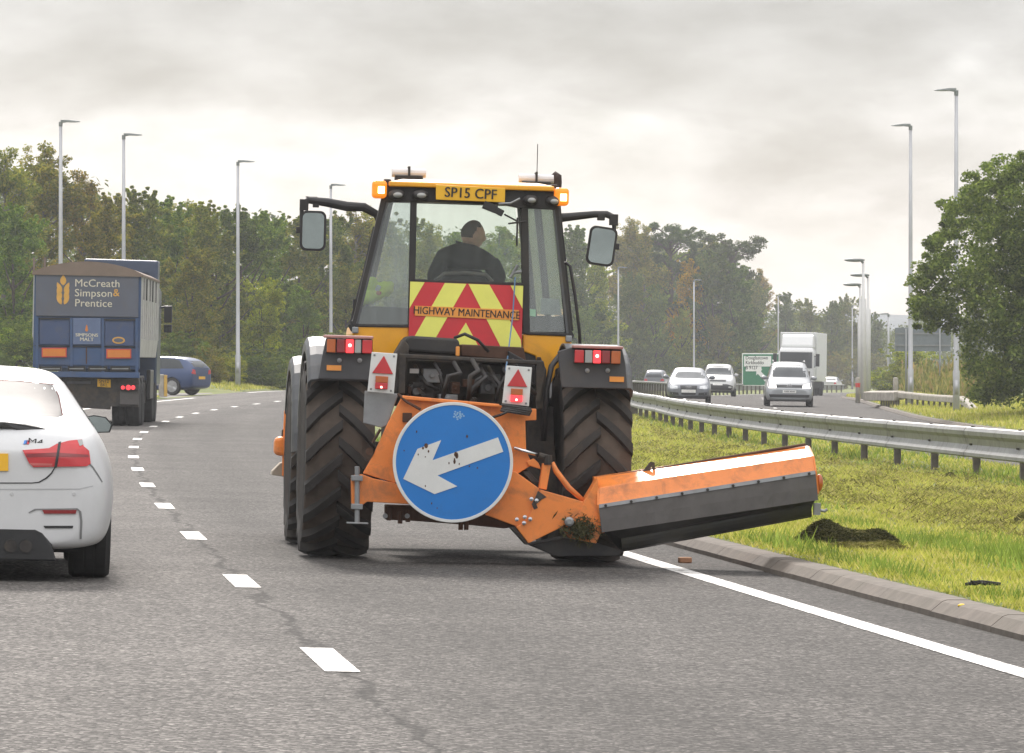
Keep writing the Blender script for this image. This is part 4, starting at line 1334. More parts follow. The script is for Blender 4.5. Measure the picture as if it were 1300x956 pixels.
# lamp boards
for cs, tri, lamp in (([(472, 447), (504.5, 449), (500, 500), (466.5, 497)], [(487.5, 451.5), (499, 475), (472.5, 473.5)], [(477, 477), (493, 478), (492, 494.5), (476, 493.5)]),
                      ([(643, 464), (675.5, 466.5), (671.5, 516), (637.5, 512)], [(658, 468.5), (669.5, 491.5), (644, 490)], [(649, 493), (664, 494), (663, 510.5), (648, 509.5)])):
    lb = up(cs, .06, .015, 'lamp_board', m_scuff, None, .004)
    mb = MB(); mb.prism([U(a, b, .048) for a, b in tri], (0, .011, 0)); mb.build('red_triangle', m_rlens, lb, bevel=.003)
    a, b, c, d = [U(x, y, .03) for x, y in lamp]
    m1, m2 = (a + d) / 2, (b + c) / 2
    mb = MB(); mb.prism([a, b, m2, m1], (0, .029, 0)); mb.build('amber_half', m_amber, lb, bevel=.004)
    mb = MB(); mb.prism([m1, m2, c, d], (0, .029, 0)); mb.build('red_half', m_rlens if tri[0][0] < 600 else m_rlit, lb, bevel=.004)
    mb = MB(); mb.ball((c + d) / 2 * .7 + (m1 + m2) / 2 * .3 + Vector((.0, -.002, 0)), (.009, .003, .009), 8, 6); mb.build('bulb', m_spark, lb)
    mb = MB()
    for fx, fz in ((.12, .07), (.88, .07), (.12, .93), (.88, .93)):
        p = U(cs[0][0] * (1 - fx) * (1 - fz) + cs[1][0] * fx * (1 - fz) + cs[2][0] * fx * fz + cs[3][0] * (1 - fx) * fz, cs[0][1] * (1 - fx) * (1 - fz) + cs[1][1] * fx * (1 - fz) + cs[2][1] * fx * fz + cs[3][1] * (1 - fx) * fz, .06)
        mb.lathe([(.009, 0), (.007, .006), (0, .007)], Matrix.Translation(p) @ Matrix.Rotation(PI / 2, 4, 'X'), 8)
    mb.build('rivets', m_steel, lb)
mb = MB()
c = U(656, 517, .0)
for k in range(4):
    mb.lathe([(.105 + .012 * math.cos(t), .012 * math.sin(t) + .014 * k) for t in [2 * PI * i / 6 for i in range(6)]], Matrix.Translation(c + Vector((random.uniform(-.01, .01), .02, -.04))) @ Matrix.Rotation(.12, 4, 'Y') @ Matrix.Diagonal((1, .6, 1, 1)), 20, close=True)
mb.tube([c + Vector((-.06, -.03, -.03)), c + Vector((-.12, -.02, -.06)), c + Vector((-.2, .06, -.09))], .011, 6)
mb.build('cable_coil', m_blk, mow)

# ------------------------------------------------------------------ front side mower seen past the left wheels
FMX = MT @ Matrix.Translation((0, 4.0, 0))
fm = empty('front_mower', FMX, 'orange front mounted mower poking out beyond the tractor\'s left front wheel', 'mower')
V = Px(FMX)
vp = lambda pts, y, th, name, m, bevel=.006: plate(pts, y, th, name, m, fm, bevel, px=V)
vp([(361, 521), (371, 520), (371, 575), (361, 605), (358, 604), (359, 560)], 0, .06, 'side_arm', m_org)
vp([(349, 556), (361, 553), (361, 580), (348, 577)], -.1, .2, 'gear_cover', m_org, .03)
vp([(346, 598), (356, 588), (366, 586), (366, 606), (345, 603)], .02, .3, 'skid_shoe', mat('skid_dusty', (.33, .28, .22), .8, dirt=(.15, .12, .09)))
vp([(366, 556), (400, 556), (400, 640), (366, 610)], .08, 1.0, 'head_hood', m_org)
vp([(358, 545), (361, 545), (361, 560), (357, 558)], .01, .05, 'bracket', m_mach)

# ------------------------------------------------------------------ the driver
P0 = T(592, 352, 1.18)
MD = MT @ Matrix.Translation(Vector((P0.x, 1.18, P0.z - .205)))
drv = None


def skin(name, verts, edges, radii, m, sub=2, root=0):
    me = D.meshes.new(name); me.from_pydata(verts, edges, [])
    o = D.objects.new(name, me); COL.objects.link(o)
    sm = o.modifiers.new('skin', 'SKIN'); sm.use_smooth_shade = True
    for i, r in enumerate(radii):
        v = me.skin_vertices[0].data[i]; v.radius = (r, r) if not isinstance(r, tuple) else r; v.use_root = (i == root)
    o.modifiers.new('sub', 'SUBSURF').levels = sub
    o.modifiers['sub'].render_levels = sub
    bake(o)
    return o


# hip, spine, shoulders, arms to the wheel, legs to the pedals (metres; +Y forward)
V_ = [(0, 0, 0), (0, -.02, .14), (0, -.03, .28), (0, -.02, .40), (.01, .0, .44), (.03, .04, .48),
      (-.19, -.02, .345), (-.255, .06, .2), (-.20, .30, .16), (-.17, .42, .20),
      (.19, -.01, .33), (.27, .07, .2), (.23, .30, .17), (.22, .42, .2),
      (-.1, .05, -.01), (-.13, .42, .04), (-.13, .52, -.36), (-.13, .66, -.41),
      (.1, .05, -.01), (.13, .42, .04), (.13, .52, -.36), (.13, .66, -.41)]
E_ = [(0, 1), (1, 2), (2, 3), (3, 4), (4, 5), (3, 6), (6, 7), (7, 8), (8, 9), (3, 10), (10, 11), (11, 12), (12, 13), (0, 14), (14, 15), (15, 16), (16, 17), (0, 18), (18, 19), (19, 20), (20, 21)]
R0 = [.15, .15, .145, .085, .055, .056, .075, .055, .042, .028, .075, .055, .042, .028, .09, .07, .05, .04, .09, .07, .05, .04]
body = skin('person', V_, E_, R0, m_blk)
# head, turned to the driver's right
hb = bmesh.new()
bmesh.ops.create_uvsphere(hb, u_segments=40, v_segments=28, radius=1)
for v in hb.verts:
    x, y, z = v.co
    w, d, h = .075, .095, .118
    if z < 0: w *= 1 - .28 * z * z; d *= 1 - .10 * z * z
    X, Y_, Z = x * w, y * d, z * h
    if y > 0:
        g = lambda cx, cz, sx, sz: math.exp(-((X - cx) / sx) ** 2 - ((Z - cz) / sz) ** 2)
        Y_ += .027 * g(0, -.022, .016, .018) + .012 * g(0, .005, .011, .026)      # nose
        Y_ += .012 * g(0, -.098, .03, .020)                                      # chin
        Y_ += .008 * g(0, -.062, .026, .009)                                     # lips
        Y_ += .008 * g(0, .034, .05, .012)                                       # brow
        Y_ -= .012 * (g(-.03, .012, .014, .012) + g(.03, .012, .014, .012))      # eye sockets
        Y_ -= .006 * g(0, -.045, .03, .006)
    else:
        Y_ -= .008 * math.exp(-((Z - .03) / .05) ** 2)
    v.co = (X, Y_, Z)
for s in (-1, 1):
    bmesh.ops.create_uvsphere(hb, u_segments=12, v_segments=8, radius=1, matrix=Matrix.Translation((s * .076, -.008, -.005)) @ Matrix.Rotation(-.25, 4, 'X') @ Matrix.Diagonal((.010, .02, .032, 1)))
HM = Matrix.Translation((.05, .06, .545)) @ Matrix.Rotation(-1.22, 4, 'Z') @ Matrix.Rotation(-.10, 4, 'X')
hair_b = hb.copy()
bmesh.ops.transform(hb, matrix=HM, verts=hb.verts)
# hands: palm, four fingers and a thumb curled over the wheel rim
for s in (-1, 1):
    w = Vector((-.17, .42, .2)) if s < 0 else Vector((.22, .42, .2))
    hm = Matrix.Translation(w + Vector((0, .05, .0)))
    bmesh.ops.create_uvsphere(hb, u_segments=12, v_segments=8, radius=1, matrix=hm @ Matrix.Diagonal((.04, .05, .018, 1)))
    for k in range(4):
        L_ = (.038, .045, .042, .032)[k]
        for j in range(3):
            a = .5 + j * .75
            bmesh.ops.create_uvsphere(hb, u_segments=8, v_segments=6, radius=1, matrix=hm @ Matrix.Translation((s * (-.030 + k * .02), .045 + .022 * j - .008 * j * j, -.004 - .014 * j)) @ Matrix.Rotation(-a, 4, 'X') @ Matrix.Diagonal((.0095, L_ * .5, .0095, 1)))
    for j in range(2):
        bmesh.ops.create_uvsphere(hb, u_segments=8, v_segments=6, radius=1, matrix=hm @ Matrix.Translation((-s * (.042 + .008 * j), .0 + .02 * j, -.01 - .012 * j)) @ Matrix.Rotation(s * .5, 4, 'Z') @ Matrix.Diagonal((.011, .024, .011, 1)))
tmp = D.meshes.new('t'); hb.to_mesh(tmp); hb.free()
bb = bmesh.new(); bb.from_mesh(body.data); bb.from_mesh(tmp); bb.to_mesh(body.data); bb.free(); D.meshes.remove(tmp)
rm = body.modifiers.new('remesh', 'REMESH'); rm.mode = 'VOXEL'; rm.voxel_size = .008; rm.use_smooth_shade = True
sm = body.modifiers.new('smooth', 'SMOOTH'); sm.iterations = 1; sm.factor = .4
bake(body)
body.data.materials.clear(); body.data.materials.append(mat('skin', (.74, .44, .33), .55, var=.12, scale=12))
body.matrix_world = MD
tag(body, 'driver in a black top sitting in the tractor cab, head turned to the right', 'person')
drv = body
# hair: the upper and back part of the same head, a little larger
keep = [v for v in hair_b.verts]
for f in list(hair_b.faces):
    c = f.calc_center_median()
    if not (c.z > .062 + (.035 if c.y > .04 else 0) or (c.y < -.028 and c.z > -.03) or (c.y < .0 and c.z > .02)) or abs(c.x) > .0745 and c.z < .03:
        hair_b.faces.remove(f)
for v in [v for v in hair_b.verts if not v.link_faces]: hair_b.verts.remove(v)
for v in hair_b.verts: v.co *= 1.03
bmesh.ops.transform(hair_b, matrix=HM, verts=hair_b.verts)
me = D.meshes.new('hair'); hair_b.to_mesh(me); hair_b.free()
me.polygons.foreach_set('use_smooth', [True] * len(me.polygons))
link_mesh('hair', me, mat('hair_brown', (.085, .062, .05), .8, var=.3, scale=40), drv)
jr = [r * 1.13 + .008 for r in R0]
jr[3] = .15; jr[4] = .092; jr[2] = .175; jr[6] = jr[10] = .085; jr[9] = jr[13] = .036
J = [0, 1, 2, 3, 4, 6, 7, 8, 10, 11, 12]
ji = {v: i for i, v in enumerate(J)}
jk = skin('jacket', [V_[i] if i != 4 else (.015, .01, .445) for i in J], [(ji[a], ji[b]) for a, b in E_ if a in ji and b in ji], [jr[i] for i in J], None)
jk.data.materials.clear(); jk.data.materials.append(mat('jacket_black', (.014, .0135, .014), .85, var=.3, scale=10, bump=.2)); jk.parent = drv
Tn = [0, 14, 15, 16, 18, 19, 20]; ti = {v: i for i, v in enumerate(Tn)}
tr_ = skin('trousers', [V_[i] for i in Tn], [(ti[a], ti[b]) for a, b in E_ if a in ti and b in ti], [R0[i] * 1.12 + .006 for i in Tn], None)
tr_.data.materials.clear(); tr_.data.materials.append(mat('trousers_navy', (.02, .022, .03), .9)); tr_.parent = drv

# hi-vis coat hanging in the cab's left rear corner
mh = mat('hivis_yellow', (.75, 1.0, .08), .6, var=.12, scale=10, bump=.2)
co = empty('hivis_coat', MT @ Matrix.Translation(T(476, 370, .75)), 'lime yellow high visibility coat bundled in the left rear corner of the cab', 'coat')
Wc = Px(co.matrix_world)
mb = MB()
for a, b, r in ((488, 367, (.07, .05, .065)), (472, 360, (.05, .05, .055)), (468, 378, (.065, .06, .06)), (478, 375, (.05, .05, .05)), (462, 383, (.04, .05, .03)), (495, 364, (.035, .04, .05))):
    mb.ball(Wc(a, b, 0), r, 14, 10)
o = mb.build('coat_cloth', mh, co)
rm = o.modifiers.new('r', 'REMESH'); rm.mode = 'VOXEL'; rm.voxel_size = .014; rm.use_smooth_shade = True
tx = D.textures.new('cl', 'CLOUDS'); tx.noise_scale = .05
dm = o.modifiers.new('d', 'DISPLACE'); dm.texture = tx; dm.strength = .03
bake(o)
if not o.data.materials: o.data.materials.append(mh)
mb = MB(); mb.box(Wc(480, 366, -.065), (.035, .02, .05), Matrix.Rotation(.5, 3, 'Y')); mb.build('reflective_band', m_scuff, co, bevel=.008)
mb = MB(); mb.box(Wc(481, 372, -.07), (.04, .02, .03)); mb.build('collar_lining', mat('lining_orange', (.6, .2, .08), .7), co, bevel=.01)
# ------------------------------------------------------------------ cars
m_tyre = mat('car_tyre', (.022, .021, .021), .85, var=.2)
m_alloy = mat('alloy', (.42, .42, .43), .3, .8, var=.08)
m_arch = mat('arch_black', (.012, .012, .012), .9)
m_wglass = mat('car_glass', (.03, .036, .04), .05, var=.1, spec=.35)
m_trim = mat('black_trim', (.02, .02, .021), .4)
m_hlamp = mat('headlamp', (.62, .63, .64), .12, .3, coat=.6, var=.15)
m_hlit = mat('headlamp_lit', (.9, .85, .8), .2, emit=.9, ecol=(1, .9, .82))
m_platew = mat('plate_white', (.72, .71, .68), .45)


def paint(name, col, metal=.0, rough=.28):
    return mat(name, col, rough, metal, var=.03, coat=.4, dirt=tuple(c * .72 + .03 for c in col), dirt_amt=.12, dirt_scale=2)


def car_body(st, m, name, root, sub=2, arches=(), ar=.36, W=.9):
    mb = MB(); rings = []
    for (y, zb, zl, zt, w, wl, wt) in st:
        h = [(w * .80, zb), (w * .95, zb + .05), (w, zb + min(.26, (zl - zb) * .4)), (w * .995, zl - (zl - zb) * .28), (wl, zl), (wt + (wl - wt) * .42, zl + (zt - zl) * .55), (wt, zt - min(.05, (zt - zl) * .3)), (wt * .8, zt)]
        r = [(x, y, z) for x, z in h] + [(0, y, zt + .012)] + [(-x, y, z) for x, z in h[::-1]] + [(0, y, zb)]
        rings.append(r)
    # tight rings close the two ends so they keep their corners
    def shrink(r, f, dy):
        cz = sum(p[2] for p in r) / len(r)
        return [(p[0] * f, p[1] + dy, cz + (p[2] - cz) * f) for p in r]
    rings = [shrink(rings[0], .93, -.012)] + rings + [shrink(rings[-1], .93, .012)]
    mb.loft(rings)
    o = mb.build(name, m, root, smooth=True, subsurf=sub)
    bake(o)
    bm = bmesh.new(); bm.from_mesh(o.data); bv = BVHTree.FromBMesh(bm); bm.free()
    if arches:
        cb = MB()
        for y in arches:
            for s in (-1, 1):
                cb.tube([(s * (W - .30), y, ar - .02), (s * (W + .3), y, ar - .02)], ar + .035, 40)
        c = cb.build('cutter', m_arch)
        o.data.materials.append(m_arch)
        bo = o.modifiers.new('b', 'BOOLEAN'); bo.object = c; bo.operation = 'DIFFERENCE'; bo.solver = 'EXACT'
        c.data.polygons.foreach_set('material_index', [0] * len(c.data.polygons))
        c.parent = root
        bake(o); D.objects.remove(c)
    o.data.polygons.foreach_set('use_smooth', [True] * len(o.data.polygons))
    return o, bv


DIRS = {'rear': (Vector((0, 1, 0)), lambda a, b: Vector((a, -9, b))), 'front': (Vector((0, -1, 0)), lambda a, b: Vector((a, 15, b))),
        'left': (Vector((1, 0, 0)), lambda a, b: Vector((-6, a, b))), 'right': (Vector((-1, 0, 0)), lambda a, b: Vector((6, a, b)))}


def decal(bv, polys, side, name, m, parent, off=.006, th=.0, grid=.07):
    """a piece of trim, glass or lens shaped in elevation and laid onto the body surface, with its own thickness"""
    if not isinstance(polys[0][0], (tuple, list)): polys = [polys]
    if len(polys) > 1:
        return [decal(bv, q, side, name, m, parent, off, th, grid) for q in polys][0]
    d, org = DIRS[side]
    bm = bmesh.new()
    for pts in polys:
        f = bm.faces.new([bm.verts.new((a, b, 0)) for a, b in pts])
    A = [p[0] for q in polys for p in q]; B = [p[1] for q in polys for p in q]
    for lo, hi, no in ((min(A), max(A), (1, 0, 0)), (min(B), max(B), (0, 1, 0))):
        n = max(1, int((hi - lo) / grid))
        for i in range(1, n):
            t = lo + (hi - lo) * i / n
            bmesh.ops.bisect_plane(bm, geom=bm.verts[:] + bm.edges[:] + bm.faces[:], plane_co=Vector(no) * t, plane_no=no)
    bmesh.ops.triangulate(bm, faces=bm.faces[:])
    bad = []
    for v in bm.verts:
        h = bv.ray_cast(org(v.co.x, v.co.y), d)
        if h[0] is None:
            q = org(v.co.x, v.co.y); mid = Vector((0 if side in ('rear', 'front') else q.x, 2 if side in ('rear', 'front') else q.y, q.z))
            h = bv.find_nearest(q + d * (9 if side != 'front' else 11))
        v.co = h[0] - d * off
    if th:
        g = bmesh.ops.extrude_face_region(bm, geom=bm.faces[:])
        for v in g['geom']:
            if isinstance(v, bmesh.types.BMVert): v.co += d * (th + off)
    bmesh.ops.recalc_face_normals(bm, faces=bm.faces[:])
    me = D.meshes.new(name); bm.to_mesh(me); bm.free()
    o = link_mesh(name, me, m, parent)
    if not th:
        me.polygons.foreach_set('use_smooth', [True] * len(me.polygons))
        # make sure the normals look outwards
        if len(me.polygons) and sum(p.normal.dot(d) for p in me.polygons) > 0: me.flip_normals()
    return o


def sym(p): return [p, [(-a, b) for a, b in p][::-1]]


def car_wheel(root, x, y, R, W, proto={}):
    key = (R, W, m_alloy.name)
    s = 1 if x > 0 else -1
    if (key, s) in proto:
        c = proto[(key, s)].copy(); COL.objects.link(c); c.parent = root
        c.matrix_basis = Matrix.Translation((x - s * W / 2, y, R))
        for ch in proto[(key, s)].children:
            k = ch.copy(); COL.objects.link(k); k.parent = c
        return c
    M = Matrix.Rotation(PI / 2, 4, 'Y')
    w = W / 2
    mb = MB()
    o = s
    mb.lathe([(R * .66, -w * .9), (R * .64, 0), (R * .68, w * .93), (R * .63, w * .93), (R * .6, w * .3), (0, w * .2)] if s > 0 else [(0, -w * .2), (R * .6, -w * .3), (R * .63, -w * .93), (R * .68, -w * .93), (R * .64, 0), (R * .66, w * .9)], M, 36)
    wl = mb.build('wheel', m_arch, root, M=Matrix.Translation((x - s * w, y, R)))
    mb = MB()
    mb.lathe([(R * .66, -w * .85), (R * .78, -w), (R * .93, -w * .97), (R, -w * .75), (R, -w * .3), (R * .992, -w * .28), (R * .992, -w * .22), (R, -w * .2), (R, w * .2), (R * .992, w * .22), (R * .992, w * .28), (R, w * .3), (R, w * .75), (R * .93, w * .97), (R * .78, w), (R * .66, w * .85)], M, 48)
    mb.build('tyre', m_tyre, wl)
    mb = MB()
    for k in range(5):
        a = 2 * PI * k / 5
        for da in (-.12, .12):
            p0 = Vector((s * w * .72, R * .1 * math.cos(a), R * .1 * math.sin(a))); p1 = Vector((s * w * .86, R * .66 * math.cos(a + da), R * .66 * math.sin(a + da)))
            mb.tube([p0, p1], [R * .06, R * .05], 6)
    mb.lathe([(R * .63, s * w * .80), (R * .685, s * w * .92), (R * .66, s * w * .95), (R * .62, s * w * .86)], M, 36)
    mb.lathe([(0, s * w * .8), (R * .12, s * w * .8), (R * .12, s * w * .6)] if s > 0 else [(R * .12, s * w * .6), (R * .12, s * w * .8), (0, s * w * .8)], M, 16)
    mb.build('rim', m_alloy, wl)
    proto[(key, s)] = wl
    return wl


def door_mirror(root, x, y, z, m, side, name='door_mirror'):
    mb = MB(); mb.ball((x + side * .10, y, z), (.125, .07, .08), 16, 10); mb.tube([(x - side * .04, y, z - .04), (x + side * .04, y, z - .03)], .025, 8)
    mi = mb.build(name, m, root, smooth=True)
    mb = MB(); mb.ball((x + side * .10, y - .035, z), (.10, .042, .062), 16, 10); mb.build('mirror_glass', m_mirr, mi, smooth=True)


# --- the white coupe in the left lane -------------------------------------------------
m_cw = mat('paint_white', (.60, .60, .605), .38, 0, var=.03, coat=.08, spec=.25, dirt=(.45, .44, .42), dirt_amt=.15, dirt_scale=2)
CM = frame(xd(32.2) * 0 + (-3.56 - xd(32.2)), 32.2)
r = empty('coupe', CM, 'white two door coupe with a black boot spoiler at the left edge of the picture', 'car')
B_ = Px(CM)
st = [(-.02, .24, .80, .86, .74, .68, .60), (.03, .21, .86, .93, .86, .77, .68), (.16, .21, .90, 1.02, .905, .83, .74), (.36, .21, .92, 1.055, .93, .85, .77), (.62, .2, .945, 1.085, .945, .86, .72),
      (.95, .2, .955, 1.20, .95, .86, .655), (1.25, .2, .955, 1.325, .945, .86, .60), (1.6, .2, .95, 1.40, .93, .855, .575), (2.1, .2, .945, 1.425, .925, .85, .57), (2.6, .2, .94, 1.40, .925, .85, .565), (3.05, .2, .935, 1.22, .93, .85, .62), (3.4, .2, .93, 1.02, .935, .85, .70), (4.0, .2, .86, .93, .93, .82, .7), (4.45, .22, .74, .79, .86, .76, .66), (4.66, .3, .62, .66, .66, .6, .54)]
body, bv = car_body(st, m_cw, 'body', r, 3, (.93, 3.74), .345, .93)
for x in (-.93, .93):
    for y in (.93, 3.74): car_wheel(r, x, y, .345, .28)


def bz(pts, y=0.05): return [(B_(a, b, y).x, B_(a, b, y).z) for a, b in pts]


cx = lambda pts: [pts, [(-a, b) for a, b in pts][::-1]]
rw = bz([(-42, 482), (20, 484), (60, 488), (67, 488.5), (74, 503), (78, 527), (73, 529), (-42, 528)], .95)
half = [(max(a, 0), b) for a, b in rw]
full = half[1:-1] + [(0, half[-1][1])] if False else None
pts = [(a, b) for a, b in rw if a > .02]
poly = [(-a, b) for a, b in pts[::-1]][::1]
big = bz([(-42, 480.6), (20, 482.6), (60, 486.8), (68.2, 487.4), (75.4, 502.5), (79.6, 527), (73, 528.9), (-42, 528.1)], .95)
big = [q for q in big if q[0] > .02]
decal(bv, big + [(-a, b) for a, b in big[::-1]], 'rear', 'window_seal', mat('seal_maroon', (.10, .03, .03), .8, spec=.05), r, .004)
decal(bv, [(a, b) for a, b in pts] + [(-a, b) for a, b in pts[::-1]], 'rear', 'rear_window', mat('coupe_rear_glass', (.12, .115, .115), .45, spec=.03), r, .007)
tl = bz([(28.5, 571), (62, 568.5), (72, 563), (88, 559), (104, 557.5), (106, 566), (113, 572), (115, 588), (110, 591.5), (42, 592.5), (36, 586)], .12)
lamp = decal(bv, cx(tl), 'rear', 'tail_light', m_rlens, r, .012, .02, .03)
decal(bv, cx(bz([(33, 576), (70, 574), (112, 577), (113, 580), (70, 579), (34, 580)], .12)), 'rear', 'light_bar', m_rdark, lamp, .0145, 0, .03)
decal(bv, cx(bz([(74, 561), (77.5, 560), (72, 593), (68.5, 593)], .12)), 'rear', 'boot_gap', m_trim, r, .016, 0, .03)
decal(bv, cx(bz([(36, 587), (66, 588), (66, 590.5), (40, 590.5)], .12)), 'rear', 'lower_lens', mat('pink_lens', (.55, .12, .11), .25), lamp, .0145, 0, .03)
decal(bv, cx(bz([(98, 558.2), (104.4, 557.7), (105.5, 564), (101, 566)], .12)), 'rear', 'clear_corner', m_clear, lamp, .015, 0, .03)
lid = bz([(71, 592), (66, 601), (60, 607), (50, 612.5), (40, 613.5), (-40, 613.5), (-40, 612.2), (40, 612.2), (49, 611.2), (58, 606), (64.5, 600), (69.5, 592)])
decal(bv, cx([q for q in lid if q[0] > -.05]), 'rear', 'boot_seam', m_trim, r, .004, 0, .04)
sp = bz([(-40, 535), (5, 535.5), (30, 538.5), (55, 543.5), (78, 548), (60, 547.6), (21, 546), (16, 543.5), (0, 542.5), (-40, 542)], .2)
mb = MB()
for s in (1, -1):
    mb.prism([(s * max(a, 0), .10 + .13 * min(1, abs(a) / .7) ** 2, b) for a, b in sp], (0, .10, .012))
mb.build('boot_spoiler', mat('carbon_black', (.02, .019, .019), .3, coat=.4), r, bevel=.005)
pl = bz([(-91, 575.5), (10.5, 575.5), (10.5, 597.5), (-91, 597.5)])
plh = decal(bv, pl, 'rear', 'number_plate', m_plate, r, .012, .008, .2)
mb = MB()
c0, c1 = B_(30, 562, 0), B_(53, 562, 0)
for k, (mm, a, b) in enumerate(((mat('badge_blue', (.05, .22, .6), .35), 29.5, 32), (mat('badge_navy', (.03, .05, .2), .35), 32, 34), (mat('badge_red', (.6, .04, .04), .35), 34, 36.5))):
    decal(bv, bz([(a + 1.6, 558.8), (b + 1.6, 558.8), (b, 563.5), (a, 563.5)]), 'rear', 'badge_stripe', mm, r, .008, .004, .2)
hit = bv.ray_cast(Vector((B_(45, 561, 0).x, -5, B_(45, 561, 0).z)), Vector((0, 1, 0)))[0]
text('M4', .055, m_trim, r, Matrix.Translation(hit + Vector((0, -.006, 0))) @ FACE @ Matrix.Shear('XY', 4, (.2, 0)), 'badge', .003, .0, sx=1.5)
# bumper: reflectors, side vents and the dark lower insert with its grey diffuser
decal(bv, cx(bz([(53.5, 647), (97, 647), (96, 651.7), (56, 651.7)])), 'rear', 'reflector', m_rdark, r, .010, .006, .05)
decal(bv, cx(bz([(36, 650), (44, 645.5), (98, 644.8), (103, 649), (104.5, 662), (103.5, 684), (101, 684), (101.5, 660), (99.5, 648.5), (96, 646.6), (46, 647.2), (37, 651)])), 'rear', 'vent_edge', mat('shade_grey', (.18, .18, .18), .6), r, .005, 0, .04)
decal(bv, cx(bz([(55, 667), (93, 667), (92, 670.2), (57, 670.2)])), 'rear', 'vent_slot', m_trim, r, .006, 0, .05)
low = bz([(-40, 665.5), (30, 667.5), (40, 674), (50, 688), (78, 690), (100, 684), (108, 690), (108, 706), (-40, 706)])
lw = [q for q in low if q[0] > .0]
mb = MB(); mb.prism([(-.56, -.03, .355), (.42, -.03, .355), (.47, -.03, .33), (.53, -.03, .25), (.56, -.03, .14), (-.56, -.03, .14)], (0, .3, 0)); mb.build('diffuser_block', m_trim, r, bevel=.012)
for x in (.26, .36, -.26, -.36):
    mb = MB(); mb.lathe([(.034, 0), (.042, 0), (.042, .2), (.034, .2), (.034, 0.002)], Matrix.Translation((x, -.05, .235)) @ Matrix.Rotation(-PI / 2, 4, 'X'), 20); mb.build('exhaust_pipe', m_mach, r)
mb = MB(); mb.box((0, .55, .27), (1.4, .7, .16)); mb.box((0, 2.3, .24), (1.5, 3.4, .1)); mb.build('underbody', m_arch, r)
# shut line of the bumper, parking sensors, shade of a pressed line painted under the lamps
decal(bv, cx(bz([(112.5, 586), (118, 592), (124, 601), (130, 611), (129, 612), (123, 602.5), (117, 593.5), (111.5, 588)], .2)), 'rear', 'bumper_gap', mat('shade_grey', (.18, .18, .18), .6), r, .004, 0, .03)
decal(bv, cx(bz([(-38, 620.2), (100, 619.6), (118, 616), (118, 617), (100, 620.8), (-38, 621.4)], .1)), 'rear', 'crease_shade_line', mat('crease_shade_grey', (.42, .42, .43), .5), r, .003, 0, .05)
for px_ in (15, 94):
    for q in (-1, 1):
        p_ = B_(px_, 627, 0); h_ = bv.ray_cast(Vector((q * p_.x, -5, p_.z)), Vector((0, 1, 0)))[0]
        mb = MB(); mb.lathe([(.013, 0), (.012, .003), (0, .003)], Matrix.Translation(h_) @ Matrix.Rotation(PI / 2, 4, 'X'), 14); mb.build('parking_sensor', mat('sensor_grey', (.5, .5, .5), .4), r)
# side windows, doors, mirrors, front lamps
for side in ('left', 'right'):
    decal(bv, [(1.05, 1.005), (1.35, 1.15), (1.75, 1.29), (2.15, 1.325), (2.55, 1.29), (2.95, 1.14), (3.12, 1.01)], side, 'side_window', m_wglass, r, .006)
    decal(bv, [[(1.72, .3), (1.735, .3), (1.715, .96), (1.70, .96)], [(3.02, .3), (3.035, .3), (3.09, .94), (3.075, .94)]], side, 'door_gap', m_trim, r, .004, 0, .1)
    decal(bv, [(1.86, .80), (2.05, .80), (2.05, .83), (1.86, .83)], side, 'door_handle', m_cw, r, .03, .03, .2)
ws = [(-.66, 1.03), (-.56, 1.33), (0, 1.36), (.56, 1.33), (.66, 1.03), (0, 1.01)]
decal(bv, ws, 'front', 'windscreen', m_wglass, r, .006)
decal(bv, cx([(.42, .62), (.78, .70), (.74, .60), (.44, .56)]), 'front', 'headlight', m_hlamp, r, .01, .02)
decal(bv, cx([(.03, .52), (.03, .66), (.3, .66), (.3, .52)]), 'front', 'grille', m_trim, r, .008)
mb = MB()
c = B_(122, 539, 2.75)
for s in (1, -1):
    mb = MB()
    prof_ = [(-.115, -.045), (-.11, .045), (-.02, .068), (.07, .055), (.118, .0), (.10, -.055), (.0, -.06)]
    cc_ = Vector((s * abs(c.x), 2.75, c.z))
    mb.loft([[cc_ + Vector((s * a, 0, b)) for a, b in prof_], [cc_ + Vector((s * a * .98, .06, b * .98)) for a, b in prof_], [cc_ + Vector((s * a * .7 - s * .01, .15, b * .75)) for a, b in prof_]])
    mb.tube([cc_ + Vector((-s * .10, .04, -.03)), cc_ + Vector((-s * .22, .06, -.05))], .028, 8)
    mi = mb.build('door_mirror', m_cw, r, smooth=False, bevel=.012)
    mb = MB()
    mb.loft([[cc_ + Vector((s * a * .9, -.005, b * .88)) for a, b in prof_], [cc_ + Vector((s * a * .9, .0, b * .88)) for a, b in prof_]])
    mb.build('mirror_glass', m_mirr, mi)
    mb = MB(); mb.loft([[cc_ + Vector((s * a * 1.0, -.002, b * 1.0)) for a, b in prof_], [cc_ + Vector((s * a * 1.0, .03, b * 1.0)) for a, b in prof_]]); mb.build('mirror_surround', m_trim, mi)

